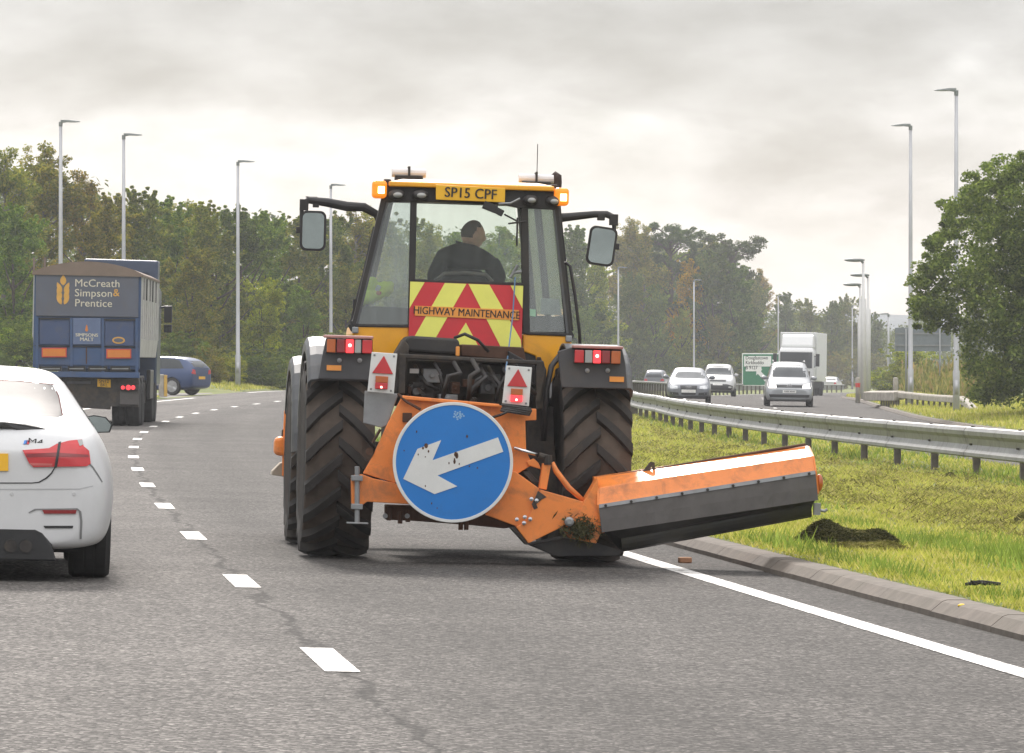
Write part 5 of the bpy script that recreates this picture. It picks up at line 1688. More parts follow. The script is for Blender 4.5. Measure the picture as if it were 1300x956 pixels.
# --- generic traffic -------------------------------------------------------------------
SPEC = {
    'saloon': dict(L=4.58, W=.885, R=.315, ax=(.98, 3.62), st=[(0, .34, .82, .88, .72, .68, .6), (.08, .26, .88, .97, .85, .78, .7), (.7, .22, .93, 1.02, .88, .82, .72), (1.2, .22, .94, 1.26, .885, .82, .62), (1.7, .22, .94, 1.40, .885, .82, .58), (2.4, .22, .93, 1.425, .885, .82, .58), (2.9, .22, .93, 1.30, .885, .82, .60), (3.5, .22, .92, 1.0, .885, .82, .70), (4.1, .22, .82, .89, .87, .78, .68), (4.45, .24, .68, .76, .80, .72, .62), (4.58, .3, .58, .64, .64, .6, .54)],
                   win=[(.95, .98), (1.55, 1.32), (2.4, 1.36), (2.9, 1.25), (3.3, .99)], ws=[(-.66, 1.0), (-.56, 1.33), (.56, 1.33), (.66, 1.0)], rwn=[(-.62, 1.03), (-.55, 1.34), (.55, 1.34), (.62, 1.03)]),
    'mpv': dict(L=4.5, W=.93, R=.325, ax=(.85, 3.6), st=[(0, .36, .95, 1.2, .80, .76, .62), (.06, .26, .97, 1.5, .88, .84, .66), (.5, .22, .98, 1.67, .92, .86, .66), (1.3, .2, .98, 1.72, .93, .87, .66), (2.4, .2, .98, 1.71, .93, .87, .66), (2.9, .2, .98, 1.60, .93, .87, .66), (3.5, .2, .97, 1.22, .93, .86, .74), (3.75, .2, .95, 1.07, .925, .85, .76), (4.2, .2, .84, .94, .91, .82, .72), (4.42, .22, .68, .8, .86, .78, .68), (4.5, .28, .56, .68, .74, .7, .6)],
                win=[(.4, 1.04), (.6, 1.55), (1.6, 1.62), (2.7, 1.58), (3.3, 1.25), (3.5, 1.04)], ws=[(-.72, 1.14), (-.62, 1.60), (.62, 1.60), (.72, 1.14)], rwn=[(-.66, 1.1), (-.6, 1.56), (.6, 1.56), (.66, 1.1)]),
    'suv': dict(L=4.5, W=.92, R=.36, ax=(.85, 3.55), st=[(0, .4, 1.0, 1.15, .80, .76, .62), (.08, .3, 1.02, 1.45, .88, .84, .64), (.5, .28, 1.03, 1.68, .91, .86, .66), (1.4, .28, 1.03, 1.75, .92, .87, .66), (2.3, .28, 1.03, 1.74, .92, .87, .65), (2.75, .28, 1.03, 1.60, .92, .87, .66), (3.25, .28, 1.03, 1.17, .92, .86, .74), (3.9, .28, .96, 1.06, .91, .85, .74), (4.3, .28, .84, .94, .88, .82, .7), (4.45, .32, .66, .74, .8, .76, .66), (4.5, .38, .58, .64, .7, .66, .6)],
                win=[(.5, 1.1), (.7, 1.56), (1.6, 1.65), (2.5, 1.6), (3.0, 1.3), (3.15, 1.1)], ws=[(-.72, 1.16), (-.6, 1.62), (.6, 1.62), (.72, 1.16)], rwn=[(-.64, 1.16), (-.58, 1.58), (.58, 1.58), (.64, 1.16)]),
    'estate': dict(L=4.45, W=.9, R=.34, ax=(.85, 3.55), st=[(0, .36, .96, 1.08, .80, .77, .66), (.05, .26, .98, 1.16, .87, .82, .67), (.32, .22, .98, 1.42, .89, .83, .64), (.75, .2, .98, 1.50, .895, .84, .62), (1.7, .2, .97, 1.53, .9, .84, .61), (2.3, .2, .96, 1.50, .9, .84, .59), (2.8, .2, .95, 1.36, .9, .84, .62), (3.35, .2, .94, 1.06, .9, .83, .7), (3.95, .2, .87, .95, .88, .8, .7), (4.32, .22, .72, .8, .82, .74, .64), (4.45, .3, .58, .64, .66, .6, .54)],
                   win=[(.36, 1.04), (.62, 1.36), (.9, 1.42), (1.8, 1.45), (2.4, 1.41), (2.8, 1.27), (3.1, 1.02)], ws=[(-.66, 1.05), (-.56, 1.37), (.56, 1.37), (.66, 1.05)], rwn=[(-.6, 1.10), (-.55, 1.34), (.55, 1.34), (.6, 1.04)]),
}


def car(name, kind, M, m, label, group=None, front=None):
    S = SPEC[kind]
    root = empty(name, M, label, 'car', group)
    body, bv = car_body(S['st'], m, 'body', root, 2, S['ax'], S['R'], S['W'])
    for x in (-S['W'] + .005, S['W'] - .005):
        for y in S['ax']: car_wheel(root, x, y, S['R'], .21)
    for side in ('left', 'right'):
        decal(bv, S['win'], side, 'side_window', m_wglass, root, .006, 0, .12)
        ys = [p[0] for p in S['win']]
        c = (min(ys) + max(ys)) / 2 + .05
        decal(bv, [[(c - .04, S['win'][0][1] - .02), (c + .04, S['win'][0][1] - .02), (c + .03, 1.7), (c - .05, 1.7)]] if kind in ('mpv', 'suv') else [[(c - .035, .98), (c + .035, .98), (c + .02, 1.42), (c - .05, 1.42)]], side, 'door_pillar', m_trim, root, .009, 0, .1)
        decal(bv, [[(c, .3), (c + .012, .3), (c + .012, .95), (c, .95)], [(max(ys) - .25, .3), (max(ys) - .238, .3), (max(ys) - .2, .95), (max(ys) - .212, .95)]], side, 'door_gap', m_trim, root, .004, 0, .1)
    decal(bv, S['ws'], 'front', 'windscreen', m_wglass, root, .006, 0, .1)
    decal(bv, S['rwn'], 'rear', 'rear_window', m_wglass, root, .006, 0, .1)
    zl = S['st'][0][2]
    decal(bv, cx([(.52, zl - .16), (.8, zl - .12), (.82, zl + .06), (.56, zl + .02)]), 'rear', 'tail_light', m_rlens, root, .01, .015)
    decal(bv, [(-.26, zl - .34), (.26, zl - .34), (.26, zl - .23), (-.26, zl - .23)], 'rear', 'rear_plate', m_plate, root, .012, .01)
    xm = S['W'] - .07; ym = max(p[0] for p in S['win']) - .25
    for s in (-1, 1): door_mirror(root, s * xm, ym, S['win'][0][1] + .06, m, s)
    mb = MB(); mb.box((0, S['L'] / 2, .26), (S['W'] * 1.6, S['L'] * .8, .12)); mb.build('underbody', m_arch, root)
    if front: front(root, bv, S)
    return root, bv


def ring(mb, c, r, t, seg=18):
    mb.lathe([(r + t * math.cos(a), t * math.sin(a)) for a in [2 * PI * i / 6 for i in range(6)]], Matrix.Translation(c) @ Matrix.Rotation(PI / 2, 4, 'X'), seg, close=True)


def fr_hit(bv, x, z): return bv.ray_cast(Vector((x, 15, z)), Vector((0, -1, 0)))[0]


def front_mpv(root, bv, S):
    decal(bv, cx([(.50, .72), (.52, .84), (.84, .93), (.85, .80), (.80, .71)]), 'front', 'headlight', m_hlit, root, .012, .02)
    decal(bv, [(-.5, .74), (-.5, .84), (.5, .84), (.5, .74)], 'front', 'grille', m_trim, root, .01)
    decal(bv, [(-.74, .36), (-.78, .47), (.78, .47), (.74, .36)], 'front', 'lower_intake', m_trim, root, .01)
    pl_ = decal(bv, [(-.26, .53), (.26, .53), (.26, .64), (-.26, .64)], 'front', 'number_plate', m_platew, root, .014, .01)
    h = fr_hit(bv, 0, .585) + Vector((0, .018, 0))
    text('YA57 XRW', .085, m_black, pl_, Matrix.Translation(h) @ Matrix.Rotation(PI, 4, 'Z') @ FACE, 'registration', .002, .002)
    h = fr_hit(bv, 0, .79) + Vector((0, .03, 0))
    mb = MB(); ring(mb, h, .085, .013)
    for s in (-1, 1):
        mb.tube([h + Vector((s * .035, .0, .072)), h + Vector((0, 0, .01))], .009, 6)
        mb.tube([h + Vector((s * .072, 0, .03)), h + Vector((s * .035, 0, -.068)), h + Vector((0, 0, -.01))], .009, 6)
    mb.build('round_badge', m_chrome, root)
    mb = MB()
    for s in (-1, 1): mb.tube([(s * .60, .5, 1.73), (s * .61, 1.4, 1.77), (s * .60, 2.6, 1.72)], .02, 6)
    mb.build('roof_rails', m_alloy, root)


def front_saloon(root, bv, S):
    decal(bv, cx([(.42, .60), (.44, .70), (.78, .76), (.80, .64), (.7, .59)]), 'front', 'headlight', m_hlamp, root, .012, .02)
    decal(bv, [(-.27, .36), (-.34, .72), (.34, .72), (.27, .36)], 'front', 'grille', m_trim, root, .012)
    decal(bv, [(-.28, .44), (.28, .44), (.28, .56), (-.28, .56)], 'front', 'number_plate', m_platew, root, .02, .01)
    decal(bv, cx([(.38, .34), (.40, .44), (.74, .46), (.72, .36)]), 'front', 'lower_intake', m_trim, root, .01)
    h = fr_hit(bv, 0, .645) + Vector((0, .02, 0))
    mb = MB()
    for k in (-1.5, -.5, .5, 1.5): ring(mb, h + Vector((k * .055, 0, 0)), .036, .006, 14)
    mb.build('ring_badge', m_chrome, root)


def front_suv(root, bv, S):
    decal(bv, [(-.84, .36), (-.86, .56), (-.5, .66), (.5, .66), (.86, .56), (.84, .36)], 'front', 'lower_grille', m_trim, root, .012)
    decal(bv, cx([(.42, .82), (.44, .90), (.82, .98), (.84, .84), (.7, .80)]), 'front', 'headlight', m_hlamp, root, .012, .02)
    decal(bv, [(-.44, .80), (-.46, .88), (.46, .88), (.44, .80)], 'front', 'grille', m_trim, root, .012)
    decal(bv, [(-.26, .60), (.26, .60), (.26, .71), (-.26, .71)], 'front', 'number_plate', m_platew, root, .02, .01)
    decal(bv, cx([(.58, .46), (.58, .54), (.74, .54), (.74, .46)]), 'front', 'fog_lamp', m_hlamp, root, .02)


p_silver = paint('paint_silver', (.18, .19, .21), .4, .34)
p_pale = paint('paint_pale_silver', (.30, .31, .32), .3, .34)
p_white = paint('paint_white_suv', (.50, .50, .49), 0, .34)
p_navy = paint('paint_navy', (.010, .038, .125), .1, .28)


def place(px, d):                     # offset from the lane line of a thing seen at column px
    return (px - 650) / FOC * d - xd(d)


car('people_carrier', 'mpv', frame(place(1002, 188) , 188 + 4.5, PI), p_pale, 'silver people carrier with lit headlamps in front of the white box lorry', None, front_mpv)
car('saloon', 'saloon', frame(place(874, 192), 192 + 4.58, PI), p_silver, 'silver saloon with a dark upright grille, nearest oncoming car beyond the guard rail', None, front_saloon)
car('suv', 'suv', frame(place(911, 262), 262 + 4.5, PI), p_white, 'white off-roader with a black lower bumper, behind the silver saloon', None, front_suv)
car('estate_car', 'estate', Matrix.Translation(Vector(((256 - 650) / FOC * 192, 192, ground((256 - 650) / FOC * 192 - 2, 192) + .01))) @ Matrix.Rotation(math.radians(66), 4, 'Z'), p_navy, 'dark blue estate car turning off to the left beyond the blue lorry')
car('hatchback', 'mpv', frame(place(830, 395), 395, 0), p_silver, 'distant silver car seen from behind at the left end of the far guard rail')
car('distant_car', 'saloon', frame(place(1052, 500), 500, 0), p_white, 'distant white car half hidden behind the white box lorry')

# ------------------------------------------------------------------ the blue tipper lorry
LM = frame(place(110, 113), 113) @ Matrix.Rotation(-.02, 4, 'Z')
lor = empty('bulk_lorry', LM, 'blue bulk tipper lorry with McCreath Simpson & Prentice lettering on its tailgate', 'lorry')
Q = Px(LM)
m_lblue = mat('lorry_blue', (.042, .085, .19), .5, var=.12, scale=1.5, dirt=(.10, .10, .11), dirt_amt=.38, dirt_scale=1.4)
m_lpanel = mat('tailgate_slate', (.10, .11, .145), .6, var=.1, scale=1.2, dirt=(.13, .12, .12), dirt_amt=.35, dirt_scale=1.6)
m_lside = mat('lorry_side_grey', (.48, .47, .46), .5, .2, var=.1, dirt=(.28, .26, .24), dirt_amt=.3, dirt_scale=1.1)
m_tarp = mat('tarp_brown', (.20, .15, .12), .85, var=.15, scale=1.5)
m_cream = mat('lettering_cream', (.62, .58, .47), .6)
m_gold = mat('wheat_gold', (.62, .34, .07), .6)
m_lor_o = mat('marker_orange', (.62, .20, .03), .5, var=.05)
m_lor_r = mat('marker_red_edge', (.55, .07, .04), .5)
m_cabd = mat('lorry_cab_dark', (.03, .05, .10), .4, coat=.4)
a, b = Q(42.5, 347, 0), Q(178, 470, 0)
WL, WR = a.x, b.x
XC, HW = (WL + WR) / 2, (WR - WL) / 2
LEN = 8.4
zt, zb_ = a.z, Q(110, 480, 0).z
mb = MB()
mb.prism([(WL + .02, .06, zt), (WR - .02, .06, zt), (WR - .02, .06, zb_ + .22), (WL + .02, .06, zb_ + .22)], (0, .1, 0))
mb.build('tailgate_frame', m_lblue, lor, bevel=.02)
mb = MB()
prof_ = [(WL + .04, zb_ + .5), (WR - .04, zb_ + .5), (WR, zb_ + .9), (WR, zt), (WL, zt), (WL, zb_ + .9)]
mb.loft([[Vector((x, y, z)) for x, z in prof_] for y in (.18, LEN)])
mb.build('bulk_body', m_lside, lor, bevel=.02)
for k in range(9):
    y = .4 + k * (LEN - .6) / 8
    for x in (WL, WR):
        mb = MB(); mb.box((x, y, (zt + zb_ + .9) / 2), (.05, .09, zt - zb_ - .95)); mb.build('body_rib', m_lside, lor)
# sheeted roof, bulging
mb = MB(); rings = []
for y in (-.03, .1, LEN * .3, LEN * .6, LEN):
    bul = Q(110, 333, 0).z - zt
    rings.append([Vector((XC + (HW + .03) * u, y, zt - .0 + (bul * (1 - u * u * .9) if abs(u) < .999 else .0) + .02)) for u in np.linspace(-1, 1, 13)] + [Vector((XC + (HW + .03), y, zt - .03)), Vector((XC - (HW + .03), y, zt - .03))])
mb.loft(rings); mb.build('roof_sheet', m_tarp, lor, smooth=False)
mb = MB()
for px, t in ((43, 328), (56.5, 330)):
    c = Q(px, 347, .05); mb.box(c + Vector((0, 0, .16)), (.05, .05, .4))
mb.build('sheet_posts', m_tarp, lor)
mb = MB()
for k in range(5): c = Vector((WR + .02, .5 + k * 1.5, zt - .3)); mb.box(c, (.03, .06, .5))
mb.build('sheet_straps', m_trim, lor)


def lp(pts, y, th, name, m, parent=None, bevel=.01): return plate(pts, y, th, name, m, parent or lor, bevel, px=Q)


lp([(45.5, 349), (176, 349), (175.5, 403), (45.5, 401)], .0, .06, 'tailgate_panel', m_lpanel)
lp([(50, 404.5), (88.5, 405), (88.5, 438), (50, 437)], .02, .05, 'recess_panel', mat('recess_blue', (.048, .075, .16), .6, var=.1, scale=1.5, dirt=(.11, .11, .12), dirt_amt=.35))
lp([(133, 407), (170, 407), (170, 439), (133, 439)], .02, .05, 'recess_panel', mat('recess_blue', (.048, .075, .16), .6, var=.1, scale=1.5, dirt=(.11, .11, .12), dirt_amt=.35))
pn = lp([(92.5, 404), (128, 404), (128, 437.5), (92.5, 437.5)], -.01, .08, 'centre_plaque', mat('plaque_blue', (.11, .15, .26), .55, var=.08))
mb = MB()
for pts in ([(49, 403.5), (90, 403.5), (90, 405.5), (49, 405.5)], [(132, 405), (172, 405), (172, 407), (132, 407)], [(44, 438.5), (176, 440), (176, 441), (44, 439.5)]): mb.prism([Q(x, y, -.005) for x, y in pts], (0, .08, 0))
mb.build('recess_lips', m_trim, lor)
for px in (47, 90.5, 130.5, 173.5):
    mb = MB(); mb.prism([Q(px - 1.6, 404, -.01), Q(px + 1.6, 404, -.01), Q(px + 1.6, 478, -.01), Q(px - 1.6, 478, -.01)], (0, .08, 0))
    mb.build('tailgate_rib', m_lblue, lor)
lp([(44, 441), (176, 442), (176, 465), (44, 463)], .02, .08, 'lower_panel', m_lblue)
mb = MB(); mb.prism([Q(109, 441, .0), Q(110.4, 441, .0), Q(110.4, 462, .0), Q(109, 462, .0)], (0, .03, 0)); mb.build('door_seam', m_rust, lor)
for x0, x1, y0 in ((53, 84.5, 441.5), (135, 166.5, 443)):
    bb_ = lp([(x0, y0), (x1, y0), (x1, y0 + 12), (x0, y0 + 12)], -.03, .05, 'marker_board', m_lor_r, None, 0)
    lp([(x0 + 1.5, y0 + 1.5), (x1 - 1.5, y0 + 1.5), (x1 - 1.5, y0 + 10.5), (x0 + 1.5, y0 + 10.5)], -.036, .01, 'orange_field', m_lor_o, bb_, 0)
mb = MB()
for x0, x1 in ((50, 78), (86, 108), (112, 136), (140, 165)): mb.prism([Q(x0, 465, -.01), Q(x1, 465, -.01), Q(x1, 471, -.01), Q(x0, 471, -.01)], (0, .1, 0))
mb.build('step_slots', m_trim, lor)
mb = MB()
for x0, x1 in ((50, 78), (86, 108), (112, 136), (140, 165)): mb.prism([Q(x0 + 2, 467.5, -.02), Q(x1 - 2, 467.5, -.02), Q(x1 - 2, 468.8, -.02), Q(x0 + 2, 468.8, -.02)], (0, .02, 0))
mb.build('step_bars', m_steel, lor)
lp([(44, 471.5), (177, 473), (177, 480), (44, 478.5)], -.02, .2, 'rear_beam', m_lblue)
lp([(52, 479), (176, 480), (176, 517), (140, 516), (140, 520), (60, 515), (52, 515)], .25, .2, 'rear_chassis', m_mach)
lpn = lp([(123.5, 481), (140.5, 482), (140.5, 492), (123.5, 491)], .20, .02, 'number_plate', m_plate, None, .004)
for k, tline in enumerate(('SN12', 'BKL')): text(tline, .1, m_black, lpn, Matrix.Translation(Q(132, 484.3 + k * 4.6, .195)) @ FACE, 'registration', .002)
mb = MB(); mb.prism([Q(85, 484, .2), Q(115, 484, .2), Q(115, 487.5, .2), Q(85, 487, .2)], (0, .02, 0)); mb.build('lettered_plate', m_dgrey, lor)
tlb = lp([(153, 488), (176, 489), (176, 496), (153, 496)], .1, .1, 'tail_light', m_trim, None, .005)
mb = MB()
for px, r_ in ((156, .045), (163, .06), (169, .05)): mb.lathe([(r_, 0), (r_ * .8, .02), (0, .025)], Matrix.Translation(Q(px, 492, .1)) @ Matrix.Rotation(PI / 2, 4, 'X'), 14)
mb.build('round_lenses', m_rlit, tlb)
tlb2 = lp([(44, 486), (66, 487), (66, 495), (44, 494)], .1, .1, 'tail_light', m_trim, None, .005)
mb = MB()
for px, r_ in ((48, .045), (56, .06), (62, .05)): mb.lathe([(r_, 0), (r_ * .8, .02), (0, .025)], Matrix.Translation(Q(px, 490.5, .1)) @ Matrix.Rotation(PI / 2, 4, 'X'), 14)
mb.build('round_lenses', m_rlit, tlb2)
lp([(152.5, 496), (177, 497), (176, 514), (152, 513.5)], .16, .02, 'mud_flap', m_flap)
lp([(44, 494), (67, 495), (67, 512), (44, 511)], .16, .02, 'mud_flap', m_flap)


def lorry_wheels(root, ys, hw, R=.5, W=.3, dual=True, m=m_tyre):
    for y in ys:
        for s in (-1, 1):
            for k in range(2 if dual else 1):
                M = Matrix.Translation((XC0 + s * (hw - W / 2 - k * (W + .03)), y, R)) @ Matrix.Rotation(PI / 2, 4, 'Y')
                w = W / 2
                mb = MB(); mb.lathe([(0, -w * .4), (R * .55, -w * .5), (R * .6, -w * .8), (R * .6, w * .8), (R * .55, w * .5), (0, w * .4)], M, 24)
                wh = mb.build('wheel', m_steel, root)
                mb = MB(); mb.lathe([(R * .58, -w * .85), (R * .8, -w), (R * .94, -w * .96), (R, -w * .8), (R, -.02), (R * .985, -.015), (R * .985, .015), (R, .02), (R, w * .8), (R * .94, w * .96), (R * .8, w), (R * .58, w * .85)], M, 32)
                mb.build('tyre', m, wh)


XC0 = XC
lorry_wheels(lor, (1.0, 2.35), HW - .02, .52, .31)
lorry_wheels(lor, (7.6, 9.0), HW - .04, .52, .32, False)
for y in (1.0, 2.35):
    mb = MB()
    for s in (-1, 1):
        rings = []
        for k in range(9):
            t = math.radians(20 + 140 * k / 8)
            c = Vector((XC + s * (HW - .33), y - .62 * math.cos(t), .52 + .62 * math.sin(t)))
            rings.append([c + Vector((-.3, 0, 0)), c + Vector((.3, 0, 0)), c + Vector((.3, 0, .03)), c + Vector((-.3, 0, .03))])
        mb.loft(rings)
    mb.build('mudguard', m_dgrey, lor)
mb = MB(); mb.box((XC, 4.8, .95), (.9, 9, .3)); mb.box((XC, 5, .75), (2.2, 1.6, .5)); mb.box((XC, 1.7, .6), (1.8, .3, .3)); mb.build('chassis', m_mach, lor)
# cab beyond the body: roof with deflector, side, mirror
mb = MB(); mb.loft([[Vector((XC + x * HW, y, z)) for x, z in ((-.98, .9), (.98, .9), (.98, 3.3), (.8, 3.62 + dz), (-.8, 3.62 + dz), (-.98, 3.3))] for y, dz in ((LEN + .35, .14), (LEN + 1.6, .05), (LEN + 2.2, -.3))])
mb.build('cab', m_cabd, lor, bevel=.05)
c = Vector((XC + HW * .3, LEN + .6, 0))
mb = MB(); zc = Q(190, 331, LEN + .5).z
mb.loft([[Vector((XC + x * HW, y, z)) for x, z in ((-.5, 3.5), (.97, 3.5), (.97, zc), (-.5, zc + .02))] for y in (LEN + .35, LEN + 1.2)])
mb.build('wind_deflector', m_cabd, lor, bevel=.04)
mb = MB(); c = Q(213.5, 399, LEN + 1.9)
mb.box(c, (.2, .1, .42)); mb.box(c + Vector((0, 0, -.36)), (.2, .12, .2)); mb.tube([c + Vector((-.25, 0, .15)), c + Vector((0, 0, .2))], .03, 6)
mi = mb.build('wing_mirror', m_trim, lor, bevel=.03)
mb = MB(); mb.box(c + Vector((0, -.055, -.36)), (.16, .01, .15)); mb.build('mirror_glass', m_mirr, mi, bevel=.01)
mb = MB()
for zz in (3.0, 2.6): mb.box((WR + .02, LEN + .9, zz), (.02, .3, .04))
mb.build('cab_trim', m_steel, lor)
mb = MB(); mb.box((WR - .08, LEN - 1.9, .95), (.1, 1.6, .7)); mb.build('side_guard', m_trim, lor, bevel=.02)
# lettering
for tline, py, s_ in (('McCreath', 359.5, .245), ('Simpson', 372, .245), ('Prentice', 384.8, .245)):
    text(tline, s_, m_cream, lor, Matrix.Translation(Q(94.5, py, -.006)) @ FACE, 'tailgate_lettering', .003, .001, 'LEFT', 1.03, 1.03)
text('&', .245, m_gold, lor, Matrix.Translation(Q(147.5, 372, -.006)) @ FACE, 'tailgate_lettering', .003, .003)
text('SIMPSONS', .105, m_cream, pn, Matrix.Translation(Q(110, 425.5, -.016)) @ FACE, 'plaque_lettering', .002, .002, sx=1.1)
text('MALT', .115, m_cream, pn, Matrix.Translation(Q(110, 431, -.016)) @ FACE, 'plaque_lettering', .002, .002, sx=1.1)


def grain(cx_, cz_, w, h, y, tilt=0):
    """one pointed grain of the wheat ear"""
    pts = []
    for k in range(14):
        t = k / 13
        pts.append((w * math.sin(PI * t) ** .8 * (1 - .3 * t), h * (t - .5)))
    pts = pts + [(-a, b) for a, b in pts[::-1][1:-1]]
    R2 = Matrix.Rotation(tilt, 2)
    out_ = []
    for a, b in pts:
        v = R2 @ Vector((a, b)); out_.append((cx_ + v.x, y, cz_ + v.y))
    return out_


mb = MB(); u1 = 1 / 54.
c = Q(80, 368, -.008)
mb.prism(grain(c.x, c.z + 12 * u1, 4.4 * u1, 13 * u1, c.y), (0, .006, 0))
for s in (-1, 1):
    for k in range(3):
        mb.prism(grain(c.x + s * 4.6 * u1, c.z + (3 - k * 7.4) * u1, 3.3 * u1, 14 * u1, c.y - .001 * k, -s * .42), (0, .006, 0))
mb.build('wheat_emblem', m_gold, lor, normals=True)
mb = MB(); c = Q(110, 416.5, -.016); mb.prism(grain(c.x, c.z, 1.6 * u1, 9 * u1, c.y), (0, .004, 0)); mb.prism(grain(c.x, c.z - 2 * u1, 2.2 * u1, 5 * u1, c.y - .001), (0, .004, 0)); mb.build('small_emblem', m_lor_o, pn)
mb = MB(); c = Q(150.5, 432, .012)
mb.prism([(c.x + 8 * u1 * math.cos(t), c.y, c.z + 4.4 * u1 * math.sin(t)) for t in [2 * PI * k / 24 for k in range(24)]], (0, .006, 0)); ov = mb.build('oval_badge', m_gold, lor)
mb = MB(); mb.prism([(c.x + 6 * u1 * math.cos(t), c.y - .004, c.z + 2.6 * u1 * math.sin(t)) for t in [2 * PI * k / 24 for k in range(24)]], (0, .004, 0)); mb.build('oval_centre', m_lpanel, ov)

# ------------------------------------------------------------------ the white box lorry
HM_ = frame(place(1010, 330), 330, PI - .055)
wl_ = empty('box_lorry', HM_, 'white box lorry with a tall body and dark windscreen coming towards the camera', 'lorry')
m_wl = paint('paint_lorry_white', (.62, .62, .62), 0, .35)
XC0 = 0
# front face at local y = 0, body runs back to negative y
mb = MB(); mb.box((0, -5.3, 2.62), (2.5, 7.4, 3.3)); mb.build('box_body', m_wl, wl_, bevel=.04)
mb = MB(); mb.loft([[Vector((x, y, z)) for x, z in ((-1.2, .95), (1.2, .95), (1.2, 2.9), (1.08, zt_), (-1.08, zt_), (-1.2, 2.9))] for y, zt_ in ((-1.4, 3.25), (-.25, 3.22), (0, 3.0))]); mb.build('cab', m_wl, wl_, bevel=.06)
mb = MB(); mb.loft([[Vector((x, y, z)) for x, z in ((-1.1 * f, 3.2), (1.1 * f, 3.2), (1.1 * f, 3.3), (1.02 * f, z1), (-1.02 * f, z1), (-1.1 * f, 3.3))] for y, z1, f in ((-1.5, 4.15, 1.05), (-1.0, 4.0, 1.02), (-.45, 3.4, .98))]); mb.build('wind_deflector', m_wl, wl_, bevel=.08)
mb = MB(); mb.prism([(-1.08, .015, 1.85), (1.08, .015, 1.85), (1.08, -.0, 2.92), (-1.08, -.0, 2.92)], (0, .012, 0)); mb.build('windscreen', m_wglass, wl_)
mb = MB(); mb.box((0, .03, 1.4), (1.9, .04, .5)); mb.build('grille', m_trim, wl_)
mb = MB(); mb.box((0, .05, .72), (2.4, .3, .5)); mb.build('front_bumper', m_dgrey, wl_, bevel=.04)
for s in (-1, 1):
    mb = MB(); mb.box((s * .95, .21, .82), (.36, .03, .18)); mb.build('headlight', m_hlamp, wl_, bevel=.02)
    mb = MB(); mb.box((s * 1.44, -.1, 2.4), (.26, .14, .85)); mb.tube([(s * 1.2, -.15, 2.65), (s * 1.42, -.1, 2.66)], .03, 6); mb.build('wing_mirror', m_trim, wl_, bevel=.03)
    mb = MB(); mb.prism([(s * 1.202, -.25, 1.9), (s * 1.202, -1.1, 1.9), (s * 1.202, -1.1, 2.7), (s * 1.202, -.4, 2.7)], (s * .01, 0, 0)); mb.build('side_window', m_wglass, wl_)
lorry_wheels(wl_, (-.75,), 1.2, .48, .3, False)
lorry_wheels(wl_, (-6.8,), 1.2, .48, .3)
mb = MB(); mb.box((0, -4.6, .72), (2.3, 7.4, .44)); mb.build('chassis', m_arch, wl_)
# ------------------------------------------------------------------ trees
def leaf_mat(name, cols, trans=.42, tint=True, nscale=.55, lo=.62, hi=1.4):
    """cols: leaf colours, one picked per leaf; the object colour tints the whole tree"""
    m = D.materials.new(name); m.use_nodes = True
    t = m.node_tree; t.nodes.clear(); lk = t.links.new
    o = t.nodes.new('ShaderNodeOutputMaterial')
    g = t.nodes.new('ShaderNodeNewGeometry')
    r = ramp(t, [(i / max(1, len(cols) - 1), c) for i, c in enumerate(cols)])
    lk(g.outputs['Random Per Island'], r.inputs[0])
    col = r.outputs[0]
    if tint:
        oi = t.nodes.new('ShaderNodeObjectInfo')
        mx = N(t, 'ShaderNodeMix', data_type='RGBA', blend_type='MULTIPLY', inp={0: 1.0})
        lk(col, mx.inputs['A']); lk(oi.outputs['Color'], mx.inputs['B'])
        col = mx.outputs['Result']
    tc_ = t.nodes.new('ShaderNodeTexCoord')
    nz = N(t, 'ShaderNodeTexNoise', inp={'Scale': nscale, 'Detail': 4}); lk(tc_.outputs['Object'], nz.inputs['Vector'])
    mr = N(t, 'ShaderNodeMapRange', inp={1: .3, 2: .7, 3: lo, 4: hi}); lk(nz.outputs['Fac'], mr.inputs[0])
    sv = N(t, 'ShaderNodeVectorMath', operation='SCALE'); lk(col, sv.inputs[0]); lk(mr.outputs[0], sv.inputs['Scale'])
    d = N(t, 'ShaderNodeBsdfDiffuse'); tr = N(t, 'ShaderNodeBsdfTranslucent'); a = t.nodes.new('ShaderNodeMixShader')
    a.inputs[0].default_value = trans
    lk(sv.outputs[0], d.inputs[0]); lk(sv.outputs[0], tr.inputs[0])
    lk(d.outputs[0], a.inputs[1]); lk(tr.outputs[0], a.inputs[2]); lk(a.outputs[0], o.inputs[0])
    MATS[name] = m
    return m


def quads_mesh(name, P, U_, V_, m):
    """leaf-sized diamonds at P spanned by half-axes U_, V_"""
    n = len(P)
    co = np.empty((n, 4, 3), np.float32)
    co[:, 0] = P - U_; co[:, 1] = P - V_ * .9 + U_ * .1; co[:, 2] = P + U_; co[:, 3] = P + V_ * .9 + U_ * .1
    me = D.meshes.new(name)
    me.vertices.add(n * 4); me.vertices.foreach_set('co', co.ravel())
    me.loops.add(n * 4); me.loops.foreach_set('vertex_index', np.arange(n * 4, dtype=np.int32))
    me.polygons.add(n); me.polygons.foreach_set('loop_start', np.arange(n, dtype=np.int32) * 4)
    try: me.polygons.foreach_set('loop_total', np.full(n, 4, np.int32))
    except Exception: pass
    me.update(calc_edges=True); me.validate()
    me.materials.append(m)
    return me


def unit(n):
    v = rng.normal(size=(n, 3)); return v / np.linalg.norm(v, axis=1, keepdims=True)


